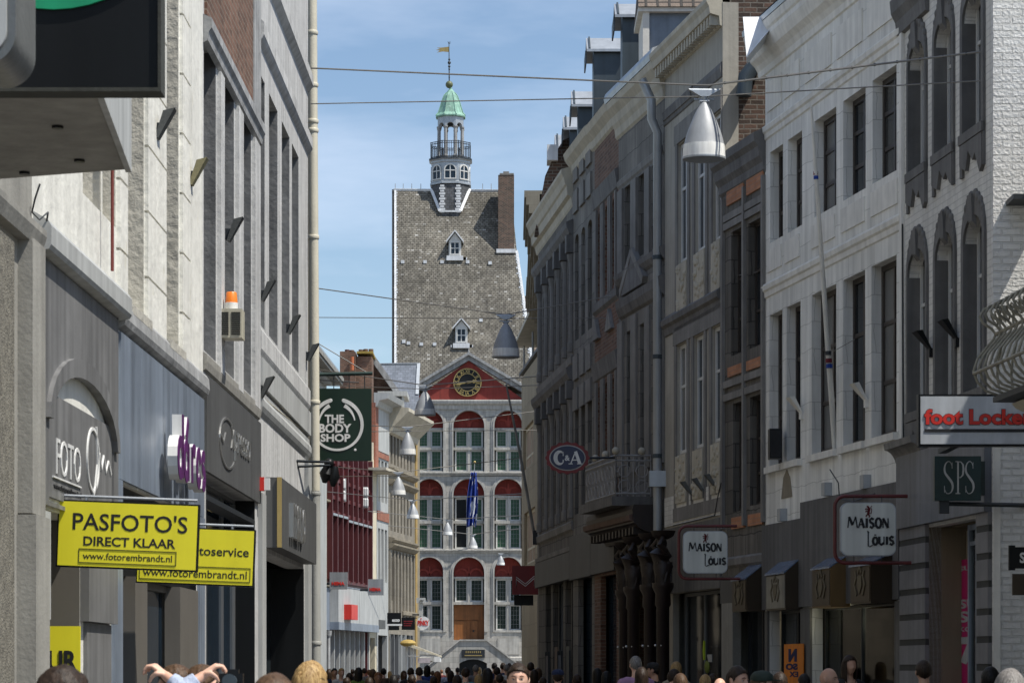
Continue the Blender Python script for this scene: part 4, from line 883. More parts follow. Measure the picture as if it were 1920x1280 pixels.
for px, py, lab in ((423, 430, 'grey angled wall light on the grey stone house beside the tall windows'), (487, 545, 'grey angled wall light at the left edge of the pale stone house'), (537, 608, 'grey angled wall light between the middle windows of the pale stone house'), (574, 660, 'grey angled wall light right beside the cream drainpipe'), (485, 725, 'grey angled wall light low on the stone house above the shop fascia')):
    uplight(f2 if px < 486 else f3, px, py, m_shade, lab)
MB.K = 1.
# --- cream drainpipe
dp = thing('cream_drainpipe', 'tall cream painted downpipe at the end of the pale stone house, grey near the ground', 'pipe', (P(591, 1280, 41.6).x, 41.3, 0)); s8 = 41.3/F
m_pipeC = plain('cream_pipe_paint', C(.66, .62, .50), rough=.5, var=.12, streak=.15); m_pipeG = plain('grey_pipe_paint', C(.42, .42, .39), rough=.5, var=.2, patch=C(.65, .64, .62), pth=.64)
pz = lambda px, py: P(px, py, 41.3)
build(MB().tube([pz(590.5, 920), pz(584.5, -60)], .078, 16), 'upper_pipe', m_pipeC, dp, world=True, smooth=True)
build(MB().tube([pz(592, 1420), pz(590.5, 921)], .08, 16), 'lower_pipe', m_pipeG, dp, world=True, smooth=True)
for py in (62, 160, 228, 245, 445, 754, 925, 1205):
    xx = 584.5+(py+60)*.0058; c_ = pz(xx, py); build(MB().lathe([(.087, -.03), (.092, -.02), (.092, .02), (.087, .03)], c_, 16), 'pipe_collar', m_pipeC if py < 900 else m_pipeG, dp, world=True, smooth=True)
# --- hidden stretch of the street past the pipe
f4 = Fac(590, 42.5, 593, 120); w4 = fthing('terrace_house', 'receding pale house row hidden beyond the cream drainpipe with a projecting white cornice', 'building', f4)
hh = [(k*4.+1.2, k*4.+2.4, z0, z0+2.) for k in range(int(f4.L/4)) for z0 in (4.6, 8.2)]
mass(w4, f4, 11.6, hh, m_tanB, rev=.15, depth=6)
for a, b, c, d in hh[:40]: cwin(w4, a, b, c, d, .15, m_frameW, m_glass, (.5,), (.65,))
cz = thing('gabled_house', 'grey roofed house with a white dentil cornice peeping out beside the drainpipe', 'building', (P(597, 0, 100).x, 100, 0))
A, B = P(600, 662, 104), P(645, 703, 115); zc_ = 13.9; A.z = zc_; B.z = zc_
d_ = (B-A).normalized(); n_ = Vector((d_.y, -d_.x, 0)); A2 = A-d_*14
def slabq(mb, a, b, n, o0, o1, z0, z1): mb.hexa([a+n*o0+Vector((0, 0, z0)), b+n*o0+Vector((0, 0, z0)), b+n*o1+Vector((0, 0, z0)), a+n*o1+Vector((0, 0, z0))], [a+n*o0+Vector((0, 0, z1)), b+n*o0+Vector((0, 0, z1)), b+n*o1+Vector((0, 0, z1)), a+n*o1+Vector((0, 0, z1))])
k = MB(); slabq(k, A2, B, n_, -3, -.75, -13.9, .0); build(k, 'wall', m_greyL, cz, world=True)
k = MB(); slabq(k, A2, B, n_, -1.0, -.05, .0, .12); slabq(k, A2, B, n_, -.25, 0, .12, .30); build(k, 'cornice', m_concrete, cz, world=True)
k = MB()
for i in range(40): a = A2+d_*(i*.6); slabq(k, a, a+d_*.22, n_, -.7, -.4, -.16, -.002)
build(k, 'dentils', m_wl, cz, world=True)
k = MB(); slabq(k, A2, B, n_, -3, -.1, .3, .36); q = [A2+n_*-.1, B+n_*-.1, B+n_*-4.5, A2+n_*-4.5]; k.hexa([v+Vector((0, 0, z)) for v, z in zip(q, (.36, .36, 3.2, 3.2))], [v+Vector((0, 0, z)) for v, z in zip(q, (.5, .5, 3.35, 3.35))]); build(k, 'roof', m_zinc, cz, world=True)

# ================================================================ FAR LEFT: sunlit fronts before the town hall
def YF(px): return 142700/(1650-px)
def FF(a, b): return Fac(a, YF(a), b, YF(b))
# pale stone sliver with column capitals
fa = FF(596, 613); wa = fthing('pale_stone_house', 'sliver of pale stone house with blue arched shop front left of the red steel facade', 'building', fa); X, Z = fa.X, fa.Z
hA = [(X(602), X(609), Z(605, 935), Z(605, 870)), (X(602), X(609), Z(605, 1085), Z(605, 960)), (X(600), X(612), 0, Z(605, 1180))]
mass(wa, fa, Z(605, 850), hA, m_tan, rev=.3, depth=8)
for a, b, c, d in hA[:2]: cwin(wa, a, b, c, d, .3, m_frameW, m_glass, (.5,), (.7,))
z = Z(605, 1100); build(MB().box(0, fa.L, -.15, 0, Z(605, 1180), z), 'blue_fascia', m_blue, wa); build(MB().mold(0, fa.L, [(0, z), (.3, z+.05), (.3, z+.2), (0, z+.25)]), 'cornice', m_tan, wa)
z = Z(605, 940); build(MB().mold(0, fa.L, [(0, z), (.2, z+.05), (.2, z+.15), (0, z+.2)]), 'cornice', m_tan, wa)
for px in (600.5, 611): build(MB().lathe([(.14, 0), (.12, .3), (.11, Z(605, 1195)), (.17, Z(605, 1190)), (.2, Z(605, 1181))], (X(px), -.12, 0), 10), 'shop_column', m_stoneL, wa)
# oxblood steel and glass department store
fb_ = FF(613, 690); wb = fthing('department_store', 'department store with an oxblood red steel and glass grid above a white fascia', 'building', fb_); X, Z = fb_.X, fb_.Z
zt, zb = Z(640, 845), Z(640, 1096)
mass(wb, fb_, zt, [(.2, fb_.L-.2, 0, Z(640, 1180))], m_redF, rev=1.6, depth=9)
gl = MB(); gl.box(.15, fb_.L-.15, -.05, -.02, zb+.25, zt-.1); build(gl, 'curtain_wall', m_glass, wb)
nb = 8; xs = [.12+(fb_.L-.24)*k/nb for k in range(nb+1)]
for i, x in enumerate(xs): build(MB().box(x-.09, x+.09, -.28, -.0, zb+.2, zt), 'red_mullion', m_redF, wb)
for py in (872, 905, 938, 966, 1090): z = Z(640, py); build(MB().box(.1, fb_.L-.1, -.16, -.055, z-.1, z+.1), 'red_rail', m_redF, wb)
for i in range(nb):
    for (ya, yb_) in ((873, 904), (906, 937)):
        build(MB().box(xs[i]+.1, xs[i+1]-.1, -.1, -.052, Z(640, yb_)+.12, Z(640, ya)-.12), 'red_panel', m_redF, wb) if (i+ya) % 3 else None
    z1 = Z(xs and 640, 968+ (0 if i < 3 else 5)); build(MB().box(xs[i]+.1, xs[i]+.52, -.14, -.06, Z(640, 1030), z1-.12), 'blind', m_cream, wb)
    build(MB().box(xs[i]+.1, xs[i+1]-.1, -.3, -.06, z1-.12, z1), 'ledge', m_zinc, wb)
fz0, fz1 = Z(640, 1181), Z(640, 1103)
fs = MB(); w_ = fb_.L/4
for i in range(4): fs.box(i*w_+.02, (i+1)*w_-.02, -.6, 0, fz0, fz1)
fo_ = build(fs, 'white_fascia', m_greyL, wb); build(MB().box(0, fb_.L, -.62, -.0, fz0-.01, fz0+.38).box(0, fb_.L, -.62, 0, fz1+.002, fz1+.05), 'fascia_edge', m_blue, fo_)
xx = X(645, .6), X(657, .6); build(MB().box(xx[0], xx[1], -1.0, -.6, Z(650, 1161, .6), Z(650, 1133, .6)), 'red_block_letter', m_red, wb)
for i in range(9):
    x = .1+(fb_.L-.2)*i/8; build(MB().box(x-.07, x+.07, -.1, .1, 0, fz0), 'white_post', m_greyL, wb)
build(MB().box(.2, fb_.L-.2, .9, 1., 0, fz0), 'grey_shop_wall', m_grey, wb)
for px, y0, y1, n in ((642, 896, 940, 2), (682, 912, 952, 4), (606, 880, 920, 2)):
    t = thing('white_slatted_sign', {642: 'white slatted sign box in the middle of the oxblood steel facade', 682: 'wide white slatted sign box at the right end of the oxblood steel facade', 606: 'narrow white slatted sign at the left end of the oxblood steel facade'}[px], 'sign', P(px, y1, YF(px)-1.)); s_ = (YF(px)-1)/F; wd = (7 if n == 2 else 8)*s_; h_ = (y1-y0)*s_
    build(MB().box(-wd, wd, .0, .08, 0, h_), 'back_plate', m_stoneL, t)
    for k in range(n):
        for j in (0, 1): x = -wd+.06+k*(2*wd-.1)/n; build(MB().lathe([(.06, j*h_/2+.05), (.09, j*h_/2+.12), (.09, (j+1)*h_/2-.12), (.06, (j+1)*h_/2-.05)], (x+.07, -.05, 0), 8), 'white_slat', m_frameW, t)
# narrow cream tower strip with a bracket
fc_ = FF(690.5, 706); wc = fthing('narrow_cream_house', 'very narrow cream house with a projecting eaves shelf right of the red facade', 'building', fc_); X, Z = fc_.X, fc_.Z
hC = [(X(696), X(700), Z(698, 962), Z(698, 940)), (X(694), X(703), 0, Z(698, 1195))]
mass(wc, fc_, Z(698, 860), hC, m_cream, rev=.25, depth=8); cwin(wc, *hC[0], .2, m_frameD, m_glass)
z = Z(698, 885); build(MB().box(-.5, fc_.L+.9, -1.1, 0, z, z+.15), 'eaves_shelf', m_creamc, wc); build(MB().box(.2, .5, -.2, 0, z+.16, z+1.6), 'chimney_stub', m_cream, wc)
z = Z(698, 1178); build(MB().box(-.1, fc_.L+.1, -.5, 0, z, z+.5), 'canopy', m_fascia, wc)
# red brick and white house
fd = FF(706.5, 728); wd_ = fthing('brick_and_white_house', 'slim brick house with tall white window strips and red brick bands', 'building', fd); X, Z = fd.X, fd.Z
hD = [(X(709), X(713.3), Z(712, 1090), Z(712, 990)), (X(715), X(719.5), Z(712, 1090), Z(712, 990)), (X(721.5), X(726), Z(712, 1090), Z(712, 990))]+[(a, b, Z(712, 940), Z(712, 862)) for a, b in ((X(709), X(713.3)), (X(715), X(719.5)), (X(721.5), X(726)))]
mass(wd_, fd, Z(712, 757), hD+[(X(709), X(726), 0, Z(712, 1190))], m_greyL, rev=.3, depth=8)
for h_ in hD: cwin(wd_, *h_, .3, m_frameW, m_glass, (.5,), (.75,))
for ya, yb_, mt in ((975, 958, m_brickR), (858, 848, m_brickR), (846, 758, m_greyL)): build(MB().box(.0, fd.L, -.06, 0, Z(712, ya), Z(712, yb_)), 'brick_band' if mt is m_brickR else 'white_boarding', mt, wd_)
build(MB().box(-.9, .0, -.1, .5, Z(712, 880), Z(712, 760)), 'brick_flank', m_brickR, wd_)
z = Z(712, 753); build(MB().mold(-.9, fd.L+.2, [(0, z-.5), (.2, z-.4), (.3, z-.1), (.8, z), (.9, z+.3), (0, z+.35)]), 'cornice', m_greyL, wd_)
# brown grey stone fronts with tall windows
fe = FF(728.5, 776); we = fthing('brown_stone_house', 'long brown grey stone front with close set tall windows left of the town hall', 'building', fe); X, Z = fe.X, fe.Z
hE = []
segs = [(732, 736), (738.5, 742), (744.5, 748), (751, 754), (757, 760), (763, 766), (769, 772)]
for a, b in segs:
    for (ya, yb_) in ((802, 870), (925, 995), (1045, 1125)): hE.append((X(a), X(b), Z(736, yb_), Z(736, ya)))
mass(we, fe, Z(736, 775), hE+[(X(731), X(774), 0, Z(736, 1188))], m_tanB, rev=.35, depth=8)
for h_ in hE: cwin(we, *h_, .35, m_frameW, m_glass, (.5,), (.7,), fw=.05)
for py in (800, 882, 903, 1012, 1022): z = Z(736, py); build(MB().mold(0, fe.L, [(0, z-.25), (.15, z-.2), (.35, z-.02), (.35, z+.08), (0, z+.15)]), 'cornice', m_tan, we)
z = Z(736, 775); build(MB().mold(-.1, fe.L+.2, [(0, z-1.3), (.2, z-1.2), (.3, z-.9), (.9, z-.3), (1.2, z), (1.2, z+.2), (0, z+.3)]), 'eaves_cornice', m_creamc, we)
for a in (729.5, 737, 743, 749.5, 755.5, 761.5, 767.5, 774): build(MB().box(X(a)-.14, X(a)+.14, -.12, 0, Z(736, 1165), Z(736, 1032)), 'pilaster', m_tanB, we)
z = Z(736, 1150); build(MB().mold(X(750), fe.L, [(0, z-.1), (.2, z), (.2, z+.2), (0, z+.25)]), 'cornice', m_tan, we)
build(MB().box(X(731), X(774), .3, .36, 0, Z(736, 1188)), 'shop_front', m_glassB, we)
for px in (731, 738, 746, 752, 760, 768, 773): build(MB().box(X(px)-.08, X(px)+.08, -.05, .3, 0, Z(736, 1188)), 'shop_post', m_greyL if px in (752, 760) else m_frameG, we)
fg = FF(776.5, 787); wg_ = fthing('ochre_house_edge', 'ochre edge of a timbered house touching the town hall front', 'building', fg); mass(wg_, fg, fg.Z(780, 800), [], m_tan, depth=3)
build(MB().box(fg.X(778), fg.X(781), -.06, 0, 0, fg.Z(780, 810)), 'timber_post', m_gold if 0 else plain('ochre_timber', C(.4, .27, .09), var=.3), wg_)
# roofs and chimneys over them
ck_ = thing('brick_chimney_stack', 'broad red brown brick chimney stack with five pots above the far left roofs', 'chimney', P(668, 740, 157)); q = lambda px, py, Y=157.: P(px, py, Y)
a, b = q(640, 760), q(697, 668); build(MB().box(q(645, 0).x, b.x, 157, 159, a.z-4, b.z).box(q(638, 0).x, q(667, 0).x, 156.6, 158.5, a.z-4, q(0, 660).z), 'brickwork', m_brick, ck_, world=True)
build(MB().box(q(669, 0).x, q(699.5, 0).x, 156.8, 160.1, q(0, 663).z, q(0, 659).z), 'cap', m_gold if 0 else plain('yellow_lichen', C(.35, .25, .05), var=.4), ck_, world=True)
for px, py in ((649, 653), (658, 654), (675, 653), (684, 652), (694, 652)): c_ = q(px, py+8); build(MB().lathe([(.17, -.1), (.14, .22), (.15, .28), (.13, .3)], (c_.x, 158, c_.z), 10), 'chimney_pot', plain('dark_clay', C(.10, .05, .045)) if px == 649 else m_brick, ck_, world=True, smooth=True)
c_ = q(661.5, 696); build(MB().tube([(c_.x, 156.4, c_.z), (c_.x, 156.4, q(0, 671).z)], .11, 10), 'clay_flue', m_terra, ck_, world=True, smooth=True)
gw_ = thing('brick_gable_house', 'red brown brick gable and dark slate roof behind the far left cornices', 'building', P(700, 740, 161)); g = lambda px, py: (P(px, py, 161).x, P(px, py, 161).z)
build(MB().prism([g(660, 820), g(760, 820), g(747, 740), g(703, 678), g(660, 725)], 161, 161.4), 'gable', m_brick, gw_, world=True)
build(MB().ribbon([g(699, 672), g(747, 740)], .16, 159.8, 161.7), 'gable_coping', m_stoneL, gw_, world=True)
A, B, C_, D_ = P(712, 683, 166), P(785, 682, 166), P(785, 800, 162.2), P(735, 800, 162.2); m = MB(); m.hexa([A, B, C_, D_], [v+Vector((0, .6, .0)) for v in (A, B, C_, D_)]); build(m, 'roof', m_slateB, gw_, world=True)
m = MB(); bar3(m, A, B, .08, .08); bar3(m, B, P(782, 740, 164.1), .1, .08); build(m, 'ridge_flashing', m_zinc, gw_, world=True)
dm_ = MB(); dm_.box(P(709, 0, 159).x, P(764, 0, 159).x, 158.4, 162, P(0, 744, 159).z, P(0, 735, 159).z); build(dm_, 'dormer_cornice', m_greyL, gw_, world=True); build(MB().box(P(754, 0, 159).x, P(758, 0, 159).x, 158.5, 159, P(0, 768, 159).z, P(0, 744, 159).z), 'dormer_post', m_greyL, gw_, world=True)
build(MB().box(P(712, 0, 159).x, P(753, 0, 159).x, 158.7, 161, P(0, 775, 159).z, P(0, 744, 159).z-.01), 'dormer_cheek', m_slateB, gw_, world=True)
# ================================================================ RIGHT SIDE OF THE STREET (in shade)
YR = {1862: 33.0, 1693: 37.3, 1435: 44.3, 1355: 46.7, 1247: 51.0, 1160: 55.0, 1115: 58.0, 1075: 61.2, 1010: 68.3}
MB.K = .45
def RF(a, b, e=0.): return Fac(a, YR[a], b, YR[b])
def out_at(f, u_, o): return f.o+f.t*u_+f.n*o
# --- striped shop house with brown stone arched windows (1693-1862)
g1 = RF(1693, 1862); r1 = fthing('arched_window_house', 'patchy white brick house with tall arched brown stone windows above a striped shop front', 'building', g1)
X, Z = g1.X, g1.Z
m_patchy = blocks('patchy_white_brick', .24, .09, [C(.64, .625, .58), C(.70, .685, .64)], C(.52, .51, .48), .008, bump=.4, var=.15, mbump=.03)
m_brown = plain('brown_grey_stone', C(.15, .145, .137), var=.3, scale=1.6, streak=.25, bump=.4, fine=12)
wu = [(1706, 1737, 90, 322, 1706), (1755, 1788, 46, 290, 1755), (1808, 1844, 0, 252, 1808)]
wl = [(1705, 1739, 474, 770, 1705), (1757, 1791, 444, 765, 1757), (1810, 1846, 410, 760, 1810)]
hs = []
zu0, zu1 = Z(1706, 326), Z(1706, 92); zl0, zl1 = Z(1706, 775), Z(1706, 476)
for a, b, *_ in wu: hs.append((X(a), X(b), zu0, zu1, (X(b)-X(a))*.35))
for a, b, *_ in wl: hs.append((X(a), X(b), zl0, zl1, (X(b)-X(a))*.35))
door = (X(1742), X(1840), 0, Z(1742, 988)+.0)
mass(r1, g1, Z(1693, -120), hs+[door], m_patchy, rev=.17, depth=9)
for i, (h_, pp_) in enumerate(zip(hs, wu+wl)):
    a, b, c, d, ri = h_
    cwin(r1, a, b, c, d-.02, .15, m_frameW, m_glass, (.5,), (.68,), fw=.06)
    s_ = MB(); w_ = .045+.008*(i % 3)
    for x0, x1 in ((a-w_*1.6, a+.012), (b-.012, b+w_*1.6)): s_.box(x0, x1, -.035, .0, c-.55, d-ri)
    s_.box(a+.001, a+.012, 0, .148, c, d-ri)
    N = 10; xm = (a+b)/2; rx = (b-a)/2
    for k in range(N):
        t0, t1 = math.pi*k/N, math.pi*(k+1)/N
        q = [(xm-rx*math.cos(t0), d-ri+ri*math.sin(t0)), (xm-rx*math.cos(t1), d-ri+ri*math.sin(t1)), (xm-(rx+w_*1.6)*math.cos(t1), d-ri+(ri+.3)*math.sin(t1)), (xm-(rx+w_*1.6)*math.cos(t0), d-ri+(ri+.3)*math.sin(t0))]
        s_.hexa([(p[0], -.035, p[1]) for p in q], [(p[0], 0, p[1]) for p in q])
    build(s_, 'stone_surround', m_brown, r1)
    k_ = MB(); k_.hexa([(xm-.08, -.06, d-.08), (xm+.08, -.06, d-.08), (xm+.08, 0, d-.16), (xm-.08, 0, d-.16)], [(xm-.10, -.08, d+.26), (xm+.10, -.08, d+.26), (xm+.10, 0, d+.26), (xm-.10, 0, d+.26)])
    build(k_, 'keystone', m_brown, r1)
    sc_ = MB()
    for sx in (-1, 1):
        for j, (ax_, az_, r_) in enumerate(((.26, .36, .1), (.4, .25, .09), (.5, .08, .08), (.55, -.1, .07), (.12, .45, .1))): sc_.sphere((xm+sx*ax_*.8, -.015, d+az_*.62-.02), r_*.5, 10, 8, 1.1, .8, 1.35)
    build(sc_, 'carved_scroll', m_brown, r1, smooth=True)
    build(MB().box(a-w_*1.6, b+w_*1.6, -.06, .15, c-.13, c-.005), 'window_sill', m_brown, r1)
    # shaped apron under the sill with a ragged lower outline
    poly = [(a-.06, c-.14), (b+.06, c-.14), (b+.07, c-.55), (b-.02, c-.62+.1*(i % 2)), (xm+.2, c-.34), (xm+.1, c-.42), (xm-.1, c-.26), (xm-.22, c-.5), (a-.06, c-.4)]
    build(MB().prism(poly[::-1], -.05, 0), 'apron', m_brown, r1)
z = Z(1693, 40); build(MB().mold(-.15, g1.L*.32, [(0, z-.2), (.12, z-.18), (.16, z), (.3, z+.12), (.34, z+.3), (0, z+.36)]), 'cornice_return', m_brown, r1)
build(MB().box(-.02, .10, -.05, 0, Z(1693, 840), Z(1693, 50)), 'white_strip', m_whiteP, r1)
# shop: curved canopy, fascia, striped piers, door and poster
zf0, zf1 = Z(1693, 992), Z(1693, 858)
build(MB().box(-.0, g1.L-.05, -.10, 0, zf0, zf1), 'shop_fascia', plain('blue_grey_shop_fascia', C(.18, .19, .21), rough=.5, streak=.3), r1)
pr_ = [(0, zf1-.25)]+[(.10+.42*(1-math.cos(t*math.pi/14)), zf1-.25+.36*math.sin(t*math.pi/14)) for t in range(8)]+[(.55, zf1+.2), (0, zf1+.26)]
build(MB().mold(-.12, g1.L*.30, pr_), 'curved_canopy', m_stone, r1)
m_strL, m_strD = plain('light_stone_band', C(.23, .225, .225), var=.2), plain('dark_stone_band', C(.05, .05, .045), var=.3)
for a, b in ((1694, 1742), (1838, 1861)):
    m = MB(); n_ = MB(); zz = 0.; k = 0
    while zz < zf0-.02:
        m.box(X(a), X(b), -.06, .0, zz, min(zz+.26, zf0-.005)); 
        if zz+.26 < zf0: n_.box(X(a), X(b), -.05, 0, zz+.26, min(zz+.345, zf0-.005))
        zz += .345
    o_m = build(m, 'striped_pier', m_strL, r1); build(n_, 'dark_band', m_strD, o_m)
dz = door[3]
ii = MB(); ii.box(door[0], door[1], 2.2, 2.25, 0, dz).box(door[0]-.02, door[0], .0, 2.2, 0, dz).box(door[1], door[1]+.02, 0, 2.2, 0, dz).box(door[0], door[1], .3, 2.2, dz, dz+.02); build(ii, 'shop_interior', plain('beige_room', C(.22, .18, .12), var=.1), r1)
cwin(r1, X(1778), X(1839), 0.02, dz-.02, .26, m_blue, m_clear, (.25,), (.93,), fw=.07, name='shop_door')
build(MB().box(X(1744), X(1777), .5, .55, 0, dz-.05), 'beige_panel', plain('beige_board', C(.30, .25, .17), var=.1), r1)
m_pink = plain('magenta_poster', C(.50, .01, .13), rough=.5, var=.05)
po2 = thing('sale_poster', 'tall magenta sale poster with a big white 7 inside the glass shop door', 'poster', (0, 0, 0)); 
x0, x1 = X(1797, -.45), X(1836, -.45); o2 = out_at(g1, x0, -.45); po2.location = (o2.x, o2.y, 0); po2.rotation_euler = (0, 0, g1.rot); zp = lambda py: g1.Z(1797, py, -.45); pw = x1-x0
build(MB().box(0, pw, 0, .02, .2, zp(1050)), 'panel', m_pink, po2)
t = MB(); t.text('SUP', .05, pw*.9, zp(1071), zp(1062), 0, .006, .02); t.text('SU', .05, pw*.95, zp(1141), zp(1124), 0, .006, .03); t.text('S.', .05, pw*.7, zp(1167), zp(1146), 0, .006, .03); t.text('KOR', .05, pw*.95, zp(1184), zp(1175), 0, .006, .02); t.text('7', .06, pw*.95, zp(1245), zp(1194), 0, .006, .06)
build(t, 'lettering', m_greyL, po2)
# green shop sign with thin serif capitals on the fascia corner
Ys = 32.6; ss = Ys/F; sg = thing('square_shop_sign', 'dark green square shop sign with tall thin pale letters SPS', 'sign', P(1795, 937, Ys))
def loc_(px, py, Y, o): v = P(px, py, Y); return (v.x-o.location.x, v.z-o.location.z)
a, b = loc_(1752, 938, Ys, sg), loc_(1839, 855, Ys, sg)
build(MB().box(a[0], b[0], -.02, .10, a[1], b[1]), 'panel', plain('deep_green_panel', C(.012, .035, .035), rough=.35), sg); c_, d_ = loc_(1836, 927, Ys, sg), loc_(1850, 863, Ys, sg)
build(MB().box(c_[0], d_[0], .11, .25, c_[1], d_[1]), 'rear_panel', plain('deep_green_panel', C(.012, .03, .03), rough=.35), sg)
br_ = loc_(1762, 962, Ys, sg); build(MB().box(br_[0], br_[0]+.12, .02, .09, br_[1], a[1]).tube([(br_[0]+.1, .05, br_[1]+.12), (1.9, .6, br_[1]+.12)], .03, 6), 'bracket', m_iron, sg)
def serifS(mb, x, z, w, h, th, y0, y1):
    pts = []
    for k in range(25):
        t = k/24; a = math.radians(50+t*220) if t < .5 else None
        xx = x+w/2+ (w*.46)*math.cos(math.pi*(.22+1.28*min(1, t*2))) if t <= .5 else x+w/2-(w*.46)*math.cos(math.pi*(.5+1.28*(t-.5)*2-.0)+math.pi*0)*-1
        pts.append((xx, 0))
    # hand drawn S outline instead of formulae: control points down the spine
    cp = [(.86, .86), (.70, .97), (.45, 1.0), (.20, .93), (.08, .80), (.12, .66), (.32, .56), (.60, .45), (.86, .33), (.93, .19), (.80, .06), (.52, 0), (.26, .02), (.08, .14)]
    ws = [.25, .3, .45, .6, .8, 1.0, 1.2, 1.3, 1.2, 1.0, .6, .45, .3, .25]
    P_, W_ = [], []
    for i in range(len(cp)-1):
        for k in range(4):
            t = k/4; p0 = cp[max(i-1, 0)]; p1 = cp[i]; p2 = cp[i+1]; p3 = cp[min(i+2, len(cp)-1)]
            f_ = lambda q: .5*((2*p1[q])+(-p0[q]+p2[q])*t+(2*p0[q]-5*p1[q]+4*p2[q]-p3[q])*t*t+(-p0[q]+3*p1[q]-3*p2[q]+p3[q])*t**3)
            P_.append((x+f_(0)*w, z+f_(1)*h)); W_.append(th*(ws[i]*(1-t)+ws[i+1]*t))
    mb.ribbon(P_, W_, y0, y1)
    mb.box(x+w*.84, x+w*.89, y0, y1, z+h*.78, z+h*.97); mb.box(x+w*.05, x+w*.10, y0, y1, z+h*.03, z+h*.24)
t = MB(); zz0, zz1 = loc_(0, 925, Ys, sg)[1], loc_(0, 865, Ys, sg)[1]; hh_ = zz1-zz0
xs_ = [loc_(p, 0, Ys, sg)[0] for p in (1769, 1787, 1791, 1807, 1809, 1826)]
serifS(t, xs_[0], zz0, xs_[1]-xs_[0], hh_, .011, -.03, -.02); serifS(t, xs_[4], zz0, xs_[5]-xs_[4], hh_, .011, -.03, -.02)
xp, wp = xs_[2], xs_[3]-xs_[2]; t.box(xp+wp*.2, xp+wp*.38, -.03, -.02, zz0, zz1); t.box(xp, xp+wp*.55, -.03, -.02, zz0-.004, zz0+.006); t.box(xp, xp+wp*.3, -.03, -.02, zz1-.006, zz1+.004)
t.ribbon([(xp+wp*.3, zz1-.004), (xp+wp*.62, zz1-.004), (xp+wp*.88, zz1-hh_*.1), (xp+wp*.93, zz1-hh_*.25), (xp+wp*.85, zz1-hh_*.42), (xp+wp*.6, zz1-hh_*.5), (xp+wp*.34, zz1-hh_*.5)], [.004, .005, .01, .012, .01, .005, .004], -.03, -.02)
build(t, 'lettering', m_greyL, sg)
# --- white painted house (1435-1693)
g2 = RF(1435, 1693); r2 = fthing('white_painted_house', 'white painted stone house with five window bays, moulded cornice and flagpole', 'building', g2)
X, Z = g2.X, g2.Z
ups = [(1444, 1468), (1477, 1504), (1527, 1568), (1581, 1623), (1636, 1681)]
los = [(1443, 1467), (1475, 1501), (1522, 1568), (1581, 1622), (1634, 1681)]
zu0, zu1, zl0, zl1 = Z(1636, 345), Z(1636, 152), Z(1630, 824), Z(1634, 500)
hs = [(X(a), X(b), zu0, zu1) for a, b in ups]+[(X(a), X(b), zl0, zl1) for a, b in los]
zc = Z(1400, 103)
zsh = Z(1508, 953)
sh = [(X(1443), X(1505), 0, Z(1443, 1145)), (X(1523), X(1682), 0, Z(1523, 1138))]
mass(r2, g2, zc+.2, hs+sh, m_whiteR, rev=.17, depth=9)
for h_ in hs: cwin(r2, *h_, .15, m_frameD, m_glass, (.5,), (.32, .66), fw=.08)
# big cornice
co = [(0, zc-.62), (.06, zc-.60), (.08, zc-.5), (.18, zc-.42), (.36, zc-.34), (.46, zc-.22), (.50, zc-.16), (.50, zc-.08), (.56, zc-.05), (.60, zc+.02), (.62, zc+.08), (0, zc+.16)]
build(MB().mold(-.35, g2.L, co), 'main_cornice', m_whiteP, r2); build(MB().mold(-.38, g2.L, [(0, zc+.165), (.64, zc+.09), (.67, zc+.17), (.6, zc+.22), (0, zc+.26)]), 'gutter', m_zinc, r2)
for (pp_, dy) in ((1690, 60), (1690, 411)):
    z = Z(pp_, dy); build(MB().mold(-.06, g2.L, [(0, z-.16), (.05, z-.14), (.06, z-.06), (.12, z-.03), (.14, z+.04), (.10, z+.07), (0, z+.1)]), 'string_course', m_whiteP, r2)
# raised frieze panels
z0, z1 = Z(1690, 60)+.28, zc-.78
for a, b in ((1440, 1466), (1472, 1500), (1510, 1560), (1570, 1618), (1628, 1684)):
    build(MB().box(X(a), X(b), -.022, 0, z0, z1), 'frieze_panel', m_whiteP, r2)
z0, z1 = Z(1690, 411)+.25, zu0-.12
for a, b in ((1440, 1466), (1472, 1500), (1522, 1566), (1578, 1622), (1634, 1684)): build(MB().box(X(a), X(b), -.02, 0, z0, z1), 'apron_panel', m_whiteP, r2)
for a, b in los: build(MB().box(X(a)-.08, X(b)+.08, -.08, .15, zl0-.11, zl0-.005), 'window_sill', m_whiteP, r2)
